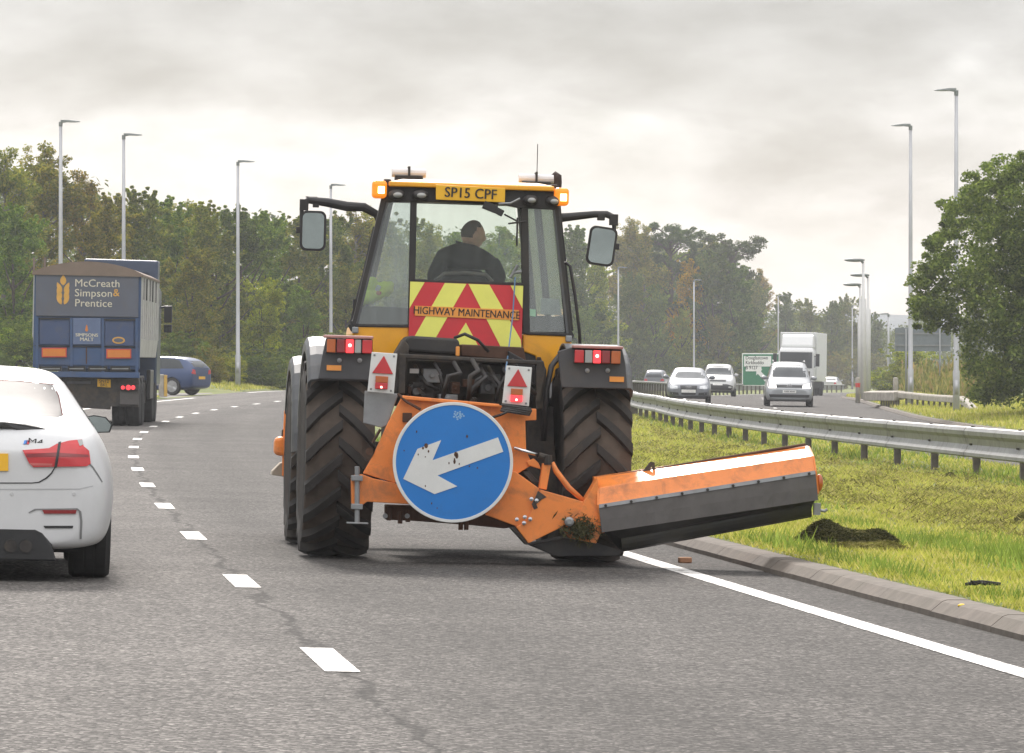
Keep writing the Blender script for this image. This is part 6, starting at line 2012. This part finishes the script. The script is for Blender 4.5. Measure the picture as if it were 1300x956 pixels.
def leaves(C, Rc, per, size, flat=.75, hang=0.):
    """C: clump centres, Rc: clump radii"""
    n = len(C) * per
    c = np.repeat(C, per, 0); r = np.repeat(Rc, per)[:, None]
    d = unit(n) * (rng.random((n, 1)) ** .45)
    P = c + d * r * np.array([1, 1, flat])
    P[:, 2] -= hang * r[:, 0] * rng.random(n)
    nrm = unit(n) * .8 + d * .6 + np.array([0, 0, .5]); nrm /= np.linalg.norm(nrm, axis=1, keepdims=True)
    t = unit(n); U_ = np.cross(nrm, t); U_ /= np.linalg.norm(U_, axis=1, keepdims=True); V_ = np.cross(nrm, U_)
    s = size * rng.uniform(.6, 1.3, (n, 1)) / 2
    return P, U_ * s, V_ * s * .62


m_bark = mat('bark', (.075, .058, .045), .95, var=.35, scale=5, bump=.5)
m_barkp = mat('bark_pale', (.17, .15, .13), .9, var=.3, scale=5, bump=.3)


def make_tree(kind, seed):
    """mesh data (trunk, crown) for a tree about 10 m tall standing at the origin"""
    global rng
    rng = np.random.default_rng(seed); rd = random.Random(seed)
    H = 10.
    C = []; Rc = []; tubes = []
    if kind == 'broad':
        lobes = []
        for _ in range(30):
            z = rd.uniform(.9, 8.6); rm_ = 1.95 * math.sqrt(max(.05, 1 - (z / 9.6) ** 2)); a = rd.uniform(0, 2 * PI); q = rm_ * rd.uniform(.2, 1.0)
            lobes.append((q * math.cos(a), q * math.sin(a), z, rd.uniform(.65, 1.25) * (1.1 - .04 * z)))
        for lx, ly, lz, lr in lobes:
            for _ in range(int(15 * lr ** 2) + 3):
                v = np.array([rd.gauss(0, 1), rd.gauss(0, 1), rd.gauss(0, 1)]); v /= np.linalg.norm(v)
                p = np.array([lx, ly, lz]) + v * lr * rd.uniform(.6, 1.1)
                if p[2] > .4: C.append(p); Rc.append(rd.uniform(.2, .48))
            for _ in range(4):      # sprays that break the outline
                v = np.array([lx * .6 + rd.gauss(0, .5), ly * .6 + rd.gauss(0, .5), rd.uniform(.5, 1.4)]); v /= np.linalg.norm(v)
                for k in range(4): C.append(np.array([lx, ly, lz]) + v * (lr * .95 + k * .22) + np.array([rd.gauss(0, .05), rd.gauss(0, .05), 0])); Rc.append(.21 - .035 * k)
        for k in range(12): C.append(np.array([rd.gauss(0, .22), rd.gauss(0, .22), 8.3 + k * .13])); Rc.append(.3 - .017 * k)
        P = leaves(np.array(C), np.array(Rc), 62, .165)
        tubes.append(([(0, 0, -.4), (.1, 0, 1.5), (0, .1, 3.5), (.1, 0, 6.5)], [.22, .17, .13, .05]))
        for _ in range(9):
            a = rd.uniform(0, 2 * PI); z = rd.uniform(1.8, 5.5); L_ = rd.uniform(1.5, 2.7)
            tubes.append(([(0, 0, z), (math.cos(a) * L_ * .5, math.sin(a) * L_ * .5, z + .7), (math.cos(a) * L_, math.sin(a) * L_, z + 1.9)], [.08, .055, .02]))
    elif kind == 'birch':
        for _ in range(46):
            a = rd.uniform(0, 2 * PI); z = rd.uniform(1.2, 9.2); rmax = 2.1 * math.sin(PI * min(1, (z / 10.6)) ** .8) ** .8
            L_ = rmax * rd.uniform(.55, 1.1); e = np.array([math.cos(a) * L_, math.sin(a) * L_, z + rd.uniform(.2, .9)])
            s_ = np.array([0, 0, z - .5]);
            for k in range(9):
                f = .3 + .75 * k / 8
                p = s_ + (e - s_) * f + np.array([rd.gauss(0, .18), rd.gauss(0, .18), rd.gauss(0, .14) - .5 * max(0, f - .8)])
                C.append(p); Rc.append(rd.uniform(.16, .38))
            tubes.append(([tuple(s_), tuple((s_ + e) / 2 + np.array([0, 0, .12])), tuple(e)], [.05, .03, .012]))
        for k in range(22): C.append(np.array([rd.gauss(0, .25), rd.gauss(0, .25), 8.6 + k * .07])); Rc.append(.22)
        P = leaves(np.array(C), np.array(Rc), 52, .15, 1.0, .7)
        tubes.append(([(0, 0, -.4), (.08, 0, 3), (-.05, .05, 6.5), (0, 0, 10)], [.15, .12, .07, .015]))
    elif kind == 'pine':
        tubes.append(([(0, 0, -.4), (.15, 0, 3), (-.1, .1, 6.5), (.1, 0, 9.2)], [.22, .18, .13, .05]))
        for k in range(26):
            a = rd.uniform(0, 2 * PI); z = rd.uniform(4.2, 9.6); L_ = rd.uniform(.7, 2.5) * (1.1 - .055 * max(0, z - 5))
            e = np.array([math.cos(a) * L_, math.sin(a) * L_, z + .4]); tubes.append(([(0, 0, z - .3), tuple(e * np.array([.5, .5, 1]) - np.array([0, 0, .1])), tuple(e)], [.06, .045, .02]))
            for _ in range(8): C.append(e + np.array([rd.gauss(0, .42), rd.gauss(0, .42), rd.gauss(0, .14)])); Rc.append(rd.uniform(.22, .42))
        P = leaves(np.array(C), np.array(Rc), 80, .15, .6)
    else:   # bush, about 10 m wide units scaled down on placing
        for _ in range(12):
            lx, ly, lz, lr = rd.uniform(-3, 3), rd.uniform(-2.2, 2.2), rd.uniform(1, 6.2), rd.uniform(1.6, 3.0)
            for _ in range(26):
                v = np.array([rd.gauss(0, 1), rd.gauss(0, 1), rd.gauss(0, 1)]); v /= np.linalg.norm(v)
                p = np.array([lx, ly, lz]) + v * lr * rd.uniform(.7, 1.1)
                if p[2] > .1: C.append(p); Rc.append(rd.uniform(.4, .9))
        for _ in range(26):
            C.append(np.array([rd.uniform(-3, 3), rd.uniform(-2, 2), rd.uniform(7, 9.6)])); Rc.append(.35)
        P = leaves(np.array(C), np.array(Rc), 90, .3)
        for _ in range(6): tubes.append(([(rd.uniform(-.5, .5), 0, -.4), (rd.uniform(-1.5, 1.5), rd.uniform(-1, 1), 3), (rd.uniform(-2.5, 2.5), rd.uniform(-1.5, 1.5), 6)], [.2, .14, .04]))
    lm = quads_mesh('crown', *P, MATS['leaf_' + ('pine' if kind == 'pine' else 'birch' if kind == 'birch' else 'broad')])
    mb = MB()
    for pts, r in tubes: mb.tube(pts, r, 7)
    tm = D.meshes.new('trunk'); mb.bm.to_mesh(tm); mb.bm.free()
    tm.materials.append(m_barkp if kind == 'birch' else m_bark)
    return tm, lm


leaf_mat('leaf_broad', [(0.078, 0.117, 0.021), (0.144, 0.198, 0.034), (0.225, 0.267, 0.047), (0.337, 0.328, 0.065)])
leaf_mat('leaf_birch', [(0.102, 0.138, 0.027), (0.180, 0.216, 0.043), (0.276, 0.282, 0.056), (0.360, 0.309, 0.056)])
leaf_mat('leaf_pine', [(0.065, 0.098, 0.031), (0.111, 0.143, 0.044), (0.169, 0.182, 0.055)])
PROTO = {k: [make_tree(k, s) for s in ss] for k, ss in {'broad': (11, 12, 13, 14), 'birch': (21, 22), 'pine': (31, 32), 'bush': (41, 42, 43)}.items()}
TINT = {'dark': (.70, .82, .74), 'green': (.95, 1.08, .85), 'olive': (1.12, 1.06, .85), 'rust': (1.4, .95, .65), 'orange': (3.0, 1.6, .3), 'yellow': (1.6, 1.5, .75), 'brown': (1.15, .95, .85)}
NAMES = {'broad': 'broadleaf_tree', 'birch': 'birch_tree', 'pine': 'pine_tree', 'bush': 'bush'}
rt = random.Random(99)
GT = 'trees of the roadside belt'
GTR = 'bushes in front of the roadside belt'


def tree(kind, px, top, y, tint, label, wid=1., var=None):
    x = (px - 650) / FOC * y
    z = ground(x, y)
    H = EYE + (HZ - top) / FOC * y - z
    tm, lm = PROTO[kind][rt.randrange(len(PROTO[kind])) if var is None else var]
    s = H / (9.7 if kind != 'birch' else 10.2)
    r = empty(NAMES[kind], Matrix.Translation((x, y, z)) @ Matrix.Rotation(rt.uniform(0, 6.28), 4, 'Z') @ Matrix.Diagonal((s * wid * (1.6 if kind == 'bush' and H < 4 else 1), s * wid * (1.4 if kind == 'bush' and H < 4 else 1), s, 1)), label, 'bush' if kind == 'bush' else 'tree', GTR if kind == 'bush' else GT)
    for nm, me in (('trunk', tm), ('crown', lm)):
        o = D.objects.new(nm if kind != 'bush' else ('stems' if nm == 'trunk' else 'foliage'), me); COL.objects.link(o); o.parent = r
        c = TINT[tint]; o.color = (*[q * rt.uniform(.93, 1.07) for q in c], 1)


FOREST = [
    ('birch', 6, 186, 226, 'olive', 'feathery birch cut by the left edge of the picture', 1.0),
    ('birch', 56, 180, 230, 'brown', 'tallest wispy birch, just left of the leftmost lamp post', 1.1),
    ('birch', 104, 214, 232, 'brown', 'thin topped birch just right of the leftmost lamp post', .95),
    ('broad', 18, 262, 216, 'green', 'light green tree at the left edge beside the blue lorry', 1.0),
    ('broad', 132, 252, 228, 'rust', 'rusty brown tree between the two leftmost lamp posts', 1.0),
    ('broad', 170, 244, 232, 'olive', 'olive tree directly behind the second lamp post from the left', 1.0),
    ('broad', 212, 256, 236, 'green', 'rounded tree just right of the second lamp post, above the lorry cab', 1.0),
    ('birch', 238, 254, 244, 'olive', 'pale topped birch midway between the second and third lamp posts', 1.2),
    ('broad', 268, 262, 240, 'olive', 'broad tree just left of the third lamp post, above the estate car', 1.0),
    ('broad', 243, 318, 222, 'brown', 'lower brownish tree in front, above the roof of the estate car', 1.1),
    ('broad', 305, 266, 246, 'dark', 'dark tree directly behind the third lamp post', 1.0),
    ('broad', 338, 272, 252, 'green', 'tree just right of the third lamp post', 1.0),
    ('broad', 378, 276, 258, 'olive', 'tree rising right behind the tractor\'s left mirror', 1.0),
    ('broad', 335, 352, 232, 'yellow', 'low yellowish tree in front, right of the third lamp post', 1.0),
    ('broad', 385, 372, 240, 'green', 'low leafy tree left of the tractor\'s left fender', 1.0),
    ('broad', 418, 270, 266, 'dark', 'dark tree behind the lamp post at the tractor\'s left mirror', 1.0),
    ('birch', 452, 258, 274, 'olive', 'birch top showing just left of the tractor cab', 1.2),
    ('broad', 440, 340, 256, 'brown', 'brownish tree whose lower crown shows beside the cab\'s left corner post', 1.0),
    ('broad', 500, 272, 290, 'olive', 'tree behind the left rear quarter window of the tractor cab', 1.0),
    ('birch', 545, 282, 300, 'olive', 'wispy tree seen through the cab window left of the driver', 1.1),
    ('broad', 590, 300, 310, 'green', 'tree behind the driver\'s head', 1.0),
    ('birch', 634, 286, 320, 'green', 'wispy tree seen through the cab window right of the driver', 1.1),
    ('broad', 672, 284, 334, 'olive', 'tree behind the right door post of the tractor cab', 1.0),
    ('broad', 722, 292, 425, 'dark', 'dark tree between the tractor cab and its right mirror', 1.0),
    ('broad', 752, 330, 431, 'yellow', 'yellowish tree below the tractor\'s right mirror', 1.0),
    ('broad', 742, 392, 415, 'green', 'low green tree behind the cab\'s right grab rail', 1.0),
    ('birch', 800, 276, 472, 'olive', 'tall thin birch just right of the tractor\'s right mirror', 1.1),
    ('birch', 818, 285, 470, 'olive', 'wispy tree beside the tall thin birch', 1.0),
    ('pine', 852, 292, 475, 'dark', 'open topped pine with a bare upper trunk above the silver saloon', 1.0),
    ('broad', 800, 350, 460, 'dark', 'dark tree behind the lamp post right of the tractor', .9),
    ('broad', 832, 362, 462, 'green', 'light green tree left of the lamp post above the silver saloon', .9),
    ('broad', 874, 330, 473, 'orange', 'bright orange autumn tree', .8),
    ('broad', 866, 392, 465, 'yellow', 'yellow green tree below the orange autumn tree', .8),
    ('broad', 905, 322, 471, 'dark', 'tall dark tree just right of the orange autumn tree', .9),
    ('pine', 930, 306, 475, 'dark', 'flat topped pine at the highest point right of the orange tree', 1.0),
    ('broad', 846, 302, 505, 'green', 'full green tree in front of the open topped pine', 1.1),
    ('broad', 892, 306, 512, 'olive', 'olive tree rising behind the orange autumn tree', 1.1),
    ('broad', 822, 306, 500, 'dark', 'full dark tree behind the wispy tree beside the thin birch', 1.1),
    ('broad', 958, 352, 560, 'olive', 'olive tree filling the slope of the wood above the green sign', 1.0),
    ('broad', 935, 336, 470, 'dark', 'large dark tree above the green road sign', 1.1),
    ('broad', 912, 402, 464, 'brown', 'brownish tree above the white off-roader', .9),
    ('birch', 964, 340, 581, 'rust', 'thin rusty tree at the right shoulder of the wood', .9),
    ('broad', 962, 398, 587, 'olive', 'rounded olive tree between the green sign and the box lorry', .9),
    ('broad', 998, 372, 587, 'dark', 'tree right behind the roof of the white box lorry', 1.0),
    ('broad', 1024, 382, 581, 'olive', 'tree above the right side of the white box lorry', 1.0),
    ('broad', 1056, 384, 575, 'dark', 'dark tree between the box lorry and the oval headed lamp posts', .9),
    ('broad', 1076, 374, 600, 'olive', 'tree left of the three oval headed lamp posts', .9),
    ('broad', 1104, 396, 600, 'dark', 'dark rounded tree behind the three oval headed lamp posts', .9),
    ('broad', 1066, 420, 600, 'green', 'lower green tree left of the red banded marker post', .9),
]
for k, px, top, y, tn, lab, w in FOREST: tree(k, px, top, y, tn, lab, w)
BUSHES = [(20, 400, 212, 'green', 'light green bush left of the blue lorry at the picture\'s edge'), (4, 450, 208, 'dark', 'dark low bush at the left edge behind the white coupe'),
          (225, 420, 214, 'dark', 'dark bush right above the estate car'), (262, 440, 213, 'brown', 'brownish bush above the estate car\'s tail'), (292, 446, 221, 'yellow', 'yellowish low bush just left of the third lamp post\'s foot'),
          (322, 436, 224, 'dark', 'dark bush just right of the third lamp post\'s foot'), (350, 452, 228, 'olive', 'low bush left of the tractor\'s front fender'), (384, 442, 232, 'dark', 'dark bush behind the tractor\'s front fender'),
          (412, 420, 240, 'green', 'green bush behind the tractor\'s left rear fender'), (806, 440, 465, 'dark', 'dark bush just right of the tractor\'s right fender'),
          (838, 436, 465, 'brown', 'brownish bush above the distant silver car'), (866, 448, 465, 'yellow', 'pale bush left of the silver saloon\'s roof'), (898, 444, 465, 'olive', 'bush above the white off-roader\'s roof'),
          (926, 440, 465, 'yellow', 'yellow brown bush left of the green road sign'), (948, 428, 465, 'dark', 'dark bush above the green road sign\'s left corner'), (975, 432, 560, 'green', 'bush above the middle of the green road sign'),
          (1058, 446, 560, 'brown', 'brown bush right of the white box lorry'), (1078, 440, 590, 'olive', 'olive bush just left of the oval headed lamp posts'), (1142, 436, 330, 'yellow', 'yellowish bush below the left end of the grey sign back'), (1160, 452, 300, 'olive', 'low olive bush right underneath the grey sign back'), (1112, 448, 590, 'brown', 'brown bush between the two pale marker posts')]
for px, top, y, tn, lab in BUSHES: tree('bush', px, top, y, tn, lab, 1.0)

# the wood behind the belt: one leafy mass
rng = np.random.default_rng(5)
C = []
for i in range(2600):
    y = rng.uniform(0, 1); yy = 262 + 360 * y
    px = -60 + 1180 * y + rng.normal(0, 40) - 30
    x = (px - 650) / FOC * yy
    x -= abs(rng.normal(0, 5)) * .2
    yy += 12 + abs(rng.normal(0, 8))
    top = np.interp(px, [-100, 60, 130, 330, 700, 800, 930, 980, 1100], [250, 250, 290, 300, 320, 330, 345, 400, 410])
    zt_ = (HZ - top) / FOC * yy
    C.append((x, yy, ground(x, yy) + rng.uniform(0, 1) ** .8 * max(2, zt_)))
for i in range(1700):         # hedgerow trees on the foot of the far hill
    yy = rng.uniform(640, 760); px = rng.uniform(980, 1330); x = (px - 650) / FOC * yy
    top = 398 + 7 * math.sin(px * .09) + 6 * math.sin(px * .023 + 1)
    C.append((x, yy, max(0, rng.uniform(.0, 1) ** .7 * (HZ - top) / FOC * yy)))
C = np.array(C)
P = leaves(C, rng.uniform(.8, 1.7, len(C)), 26, .42)
o = D.objects.new('woodland', quads_mesh('woodland', *P, leaf_mat('leaf_wood', [(0.050, 0.074, 0.021), (0.100, 0.130, 0.029), (0.162, 0.177, 0.039)], .3, False))); COL.objects.link(o)
tag(o, 'mass of foliage deep inside the roadside wood', 'woodland', None, 'stuff')

# the big bush on the right: dense small leaves
leaf_mat('leaf_near', [(0.071, 0.107, 0.024), (0.121, 0.164, 0.034), (0.184, 0.227, 0.046), (0.276, 0.315, 0.072)], .4)
rng = np.random.default_rng(77); rd = random.Random(77)
bx, by = 17.4, 152.
r = empty('hawthorn_tree', Matrix.Translation((bx, by, ground(bx, by))), 'big dense dark green bushy tree filling the right edge of the picture', 'tree')
C, Rc = [], []
out_px = [(1172, 394), (1174, 382), (1190, 398), (1176, 370), (1172, 345), (1184, 320), (1196, 295), (1206, 270), (1222, 250), (1240, 232), (1262, 222), (1280, 214), (1300, 206), (1330, 200), (1370, 210)]
for px, py in out_px:            # ragged outer sprays
    for k in range(12):
        yy = by + rd.uniform(-1.5, 3)
        c = at(px + rd.uniform(-12, 20), py + rd.uniform(-12, 22), yy) - Vector(r.location)
        C.append(np.array(c)); Rc.append(rd.uniform(.12, .36))
for _ in range(1000):
    py = rd.uniform(214, 508); 
    xl = np.interp(py, [206, 222, 250, 295, 345, 388, 402, 418, 440, 470, 508], [1300, 1262, 1222, 1200, 1182, 1176, 1200, 1212, 1214, 1218, 1226])
    px = xl + 10 + rd.random() ** .8 * (1440 - xl); yy = by + rd.uniform(-2.6, 3.4) * (1 if px > xl + 30 else .4)
    c = np.array(at(px, py, yy) - Vector(r.location)); c[2] = max(c[2], .15)
    C.append(c); Rc.append(rd.uniform(.22, .62))
P = leaves(np.array(C), np.array(Rc), 105, .135)
cr = link_mesh('crown', quads_mesh('crown', *P, MATS['leaf_near']), [], r); cr.color = (.95, 1.0, .9, 1)
mb = MB()
for k in range(9):
    x1 = rd.uniform(-3, 4)
    mb.tube([(rd.uniform(-.5, 2), rd.uniform(-.5, .5), -.4), (x1 * .5, rd.uniform(-1, 1), 1.6), (x1, rd.uniform(-1, 1), 4.2)], [.13, .09, .03], 7)
mb.build('trunk', m_bark, r)

# ------------------------------------------------------------------ tall dry weeds on the right bank
rng = np.random.default_rng(8)
n = 26000
yy = rng.uniform(186, 262, n); pxs = 1096 + rng.random(n) * 190
x = (pxs - 650) / FOC * yy
gz = np.array([ground(a, b) for a, b in zip(x, yy)])
ok_ = x - np.array([xd(b) for b in yy]) > 25.2
x, yy, gz = x[ok_], yy[ok_], gz[ok_]; n = len(x)
patch = .6 + .5 * np.sin(x * .9 + 2) * np.sin(yy * .35) + .25 * np.sin(x * 2.3)
Hh = np.clip(patch, .25, 1.2) * rng.uniform(.6, 1.45, n)
P = np.stack([x, yy, gz + Hh * rng.uniform(.2, 1, n)], 1)
U_ = np.stack([rng.normal(0, .06, n), rng.normal(0, .06, n), rng.uniform(.12, .3, n)], 1); V_ = np.stack([rng.uniform(.02, .06, n), rng.normal(0, .03, n), np.zeros(n)], 1)
o = D.objects.new('tall_weeds', quads_mesh('tall_weeds', P, U_, V_, leaf_mat('leaf_weed', [(.10, .12, .03), (.17, .18, .045), (.25, .23, .07), (.30, .22, .09)], .4, False))); COL.objects.link(o)
tag(o, 'tall dry yellow weeds on the bank behind the pale barrier', 'weeds', None, 'stuff')

# ------------------------------------------------------------------ grass of the central reservation and verges
def blades(name, X, Y, Hh, W, lean, m, label, z=None):
    n = len(X)
    Z = np.array([ground(a, b) for a, b in zip(X, Y)]) if z is None else z
    a = rng.uniform(0, 2 * PI, n)
    dx, dy = np.cos(a), np.sin(a)
    la = rng.uniform(0, 2 * PI, n)
    co = np.empty((n, 3, 3), np.float32)
    co[:, 0] = np.stack([X - dx * W, Y - dy * W, Z - .01], 1); co[:, 1] = np.stack([X + dx * W, Y + dy * W, Z - .01], 1)
    co[:, 2] = np.stack([X + np.cos(la) * lean * Hh, Y + np.sin(la) * lean * Hh, Z + Hh], 1)
    me = D.meshes.new(name)
    me.vertices.add(n * 3); me.vertices.foreach_set('co', co.ravel())
    me.loops.add(n * 3); me.loops.foreach_set('vertex_index', np.arange(n * 3, dtype=np.int32))
    me.polygons.add(n); me.polygons.foreach_set('loop_start', np.arange(n, dtype=np.int32) * 3)
    try: me.polygons.foreach_set('loop_total', np.full(n, 3, np.int32))
    except Exception: pass
    me.update(calc_edges=True); me.validate()
    me.materials.append(m)
    o = D.objects.new(name, me); COL.objects.link(o)
    return tag(o, label, 'grass', None, 'stuff')


gm = leaf_mat('blade_short', [(.27, .30, .05), (.40, .42, .07), (.52, .50, .11), (.56, .49, .18)], .45, False, 1.1, .72, 1.2)
gl_ = leaf_mat('blade_long', [(.14, .21, .035), (.21, .29, .05), (.30, .37, .08)], .5, False)
gc = leaf_mat('blade_cut', [(.13, .12, .035), (.25, .25, .06), (.36, .34, .10), (.45, .38, .17)], .3, False, 1.6, .32, 1.25)
XD = np.vectorize(xd)
rng = np.random.default_rng(12)
n = 260000
Y = 21 / (1 - rng.random(n) * (1 - 21 / 165.)); O = 4.36 + rng.random(n) * (np.vectorize(opp0)(Y) - 4.4)
X = XD(Y) + O
k = (X < .1045 * Y + 2.5) & (X > -.5 - 0 * Y)
O, Y, X = O[k], Y[k], X[k]
nz_ = np.sin(X * 2.1 + Y * .7) * np.sin(Y * 1.3 - X) + np.sin(X * .8) * np.sin(Y * .31)
Hh = (.028 + .03 * rng.random(len(X)) + .012 * nz_) * np.where(O < 6, 1.15, 1.0); Hh = np.clip(Hh, .012, .2) * (1 + np.clip((Y - 50) / 100, 0, 1))
blades('mown_grass', X, Y, Hh, .006 + .00012 * Y, .9, gm, 'short mown grass of the central reservation')
# strip of long uncut grass the cutter has missed, and tufts under the rail
n = 60000
Y = 30 / (1 - rng.random(n) * (1 - 30 / 165.)); 
O = np.where(rng.random(n) < .6, 6.45 + .32 * rng.normal(size=n), 13.0 + rng.random(n) * (.15 + np.vectorize(opp0)(Y) - 13.15))
O = np.where(rng.random(n) < .06, 4.5 + rng.random(n) * .3, O)
X = XD(Y) + O
tuft = .5 + .5 * np.sin(X * 3.1 + 1) * np.sin(Y * 1.1 + X) + .4 * np.sin(Y * .33 + 2)
k = (rng.random(n) < np.where(O > 12, .8, np.clip(tuft, .05, 1))) & (X < .1045 * Y + 2.5)
X, Y, O, tuft = X[k], Y[k], O[k], tuft[k]
Hh = np.clip(tuft, .3, 1.2) * np.where(O > 10, rng.uniform(.08, .2, len(X)), rng.uniform(.06, .17, len(X)))
blades('long_grass', X, Y, Hh, .006 + .0001 * Y, .5, gl_, 'long uncut grass in a strip along the central reservation')
# cut grass lying in ragged swaths
n = 1500
Y0 = 34 / (1 - rng.random(n) * (1 - 34 / 160.)); O0 = 7.2 + rng.random(n) ** .9 * 5.9; X0 = XD(Y0) + O0
k = X0 < .1045 * Y0 + 2
Y0, X0 = Y0[k], X0[k]
per = 40
Xc, Yc = np.repeat(X0, per) + rng.normal(0, .11, len(X0) * per) , np.repeat(Y0, per) + rng.normal(0, .22, len(X0) * per)
Zc = np.array([ground(a, b) for a, b in zip(Xc, Yc)]) + rng.random(len(Xc)) * np.repeat(np.where(rng.random(len(X0)) < .35, rng.uniform(.07, .17, len(X0)), rng.uniform(.01, .07, len(X0))), per)
blades('grass_clippings', Xc, Yc, rng.uniform(.012, .04, len(Xc)), .005 + .00011 * Yc, 2.4, gc, 'brownish grass cuttings strewn in ragged swaths over the mown strip', Zc)
# grass of the left verge and the right verge
n = 90000
Y = rng.uniform(105, 330, n); side = rng.random(n) < .5
O = np.where(side, -4.3 - rng.random(n) * 6, 22.4 + rng.random(n) * 5)
k = ~((O < 0) & (Y > 178) & (Y < 207)); Y, O = Y[k], O[k]; n = len(Y)
X = XD(Y) + O
X = np.concatenate([X, XD(yn := rng.uniform(14, 150, 40000)) - 4.3 - 3 * rng.random(40000)]); Y = np.concatenate([Y, yn]); n = len(X)
blades('verge_grass', X, Y, rng.uniform(.05, .16, n), .025, .4, gm, 'rough grass on the outer verges of the road')

# heaps of cut grass
def heap(name, px, py, y, w, d, h, label, seed, m=gc, per=7000):
    global rng
    rng = np.random.default_rng(seed)
    c = at(px, py, y); c.z = ground(c.x, y)
    n = per
    a = rng.uniform(0, 2 * PI, n); rr_ = np.sqrt(rng.random(n))
    u, v = rr_ * np.cos(a) * (1 + .2 * np.sin(3 * a)), rr_ * np.sin(a)
    z = h * (1 - rr_ ** 1.6) * (.75 + .35 * np.sin(u * 4 + seed) * np.cos(v * 3)) * rng.uniform(.75, 1.02, n)
    P = np.stack([u * w, v * d, np.maximum(z, .004)], 1)
    t = unit(n); t[:, 2] *= .5; s = rng.uniform(.02, .06, (n, 1)); q = np.cross(t, unit(n)); q /= np.linalg.norm(q, axis=1, keepdims=True) + 1e-6
    me = quads_mesh(name, P, t * s, q * .006, m)
    o = D.objects.new(name, me); COL.objects.link(o); o.location = c
    return tag(o, label, 'grass heap')


gh = leaf_mat('heap_blade', [(0.038, 0.042, 0.017), (0.076, 0.080, 0.030), (0.123, 0.118, 0.048), (0.190, 0.171, 0.076)], .15, False)
heap('grass_heap', 1073, 690, 40.3, .43, .26, .27, 'dark heap of cut grass right of the mower head', 4, gh, 16000)
heap('grass_heap', 1100, 702, 39.4, .32, .2, .10, 'low pale pile of cut grass in front of the dark heap', 5, gc, 5000)
heap('grass_heap', 1202, 607, 78.0, .17, .2, .11, 'small dark clump of cut grass by the rail posts', 6, gh, 2500)
heap('grass_heap', 1135, 614, 71.0, .13, .2, .06, 'tiny dark clump of cut grass behind the mower head\'s right end', 7, gh, 1600)
heap('grass_heap', 1298, 668, 50, .12, .2, .10, 'dark clump of cut grass at the right edge of the picture', 8, gh, 1600)

# litter on the ground
p = at(869.5, 716, 38.2)
o = MB(); o.box((0, 0, .022), (.10, .07, .045)); b_ = o.build('brick_fragment', mat('brick_pale', (.42, .25, .15), .9, var=.2), None, bevel=.008)
b_.location = on_road(p.x - xd(38.2), 38.2) + Vector((0, 0, .0)); b_.rotation_euler = (0, 0, .2)
tag(b_, 'small broken piece of pale brick lying in the gutter by the kerb', 'brick')
mb = MB(); rd = random.Random(2)
for k in range(5): mb.tube([(rd.uniform(-.14, .14), rd.uniform(-.04, .04), .02), (rd.uniform(-.05, .05), rd.uniform(-.03, .03), .035), (rd.uniform(-.16, .16), rd.uniform(-.04, .04), .02)], .012, 6)
o = mb.build('dead_twigs', mat('twig_dark', (.03, .026, .022), .9), None)
p = at(1242, 741, 31.5); o.location = (p.x, 31.5, ground(p.x, 31.5) + .03)
tag(o, 'dark dead twigs lying on the mown grass near the right edge', 'twigs')
for px, py, y in ((1220, 773, 29.6), (1280, 787, 28.4)):
    p = at(px, py, y); z = ground(p.x, y)
    r = empty('dandelion', Matrix.Translation((p.x, y, z)), 'yellow dandelion by the kerb, ' + ('the larger and further left' if px < 1250 else 'the smaller one nearest the right edge'), 'flower')
    s = 1 if px < 1250 else .6
    mb = MB(); mb.tube([(0, 0, -.02), (.005, 0, .09 * s)], .003, 6); mb.build('stalk', gl_, r)
    mb = MB(); mb.ball((.005, 0, .095 * s), (.026 * s, .026 * s, .012), 12, 6); mb.build('flower_head', mat('dandelion_yellow', (.75, .48, .02), .7), r)

# ------------------------------------------------------------------ haze
HZD = 0.0003
if HZD:
    mb = MB(); mb.box((60, 620, 9.5), (2200, 1600, 31))
    h = mb.build('haze', [], None)
    m = D.materials.new('haze'); m.use_nodes = True; t = m.node_tree; t.nodes.clear()
    v = N(t, 'ShaderNodeVolumePrincipled'); v.inputs['Color'].default_value = (.90, .92, .96, 1); v.inputs['Density'].default_value = HZD; v.inputs['Anisotropy'].default_value = .35
    oo = t.nodes.new('ShaderNodeOutputMaterial'); t.links.new(v.outputs[0], oo.inputs['Volume'])
    h.data.materials.clear(); h.data.materials.append(m); h['kind'] = 'stuff'
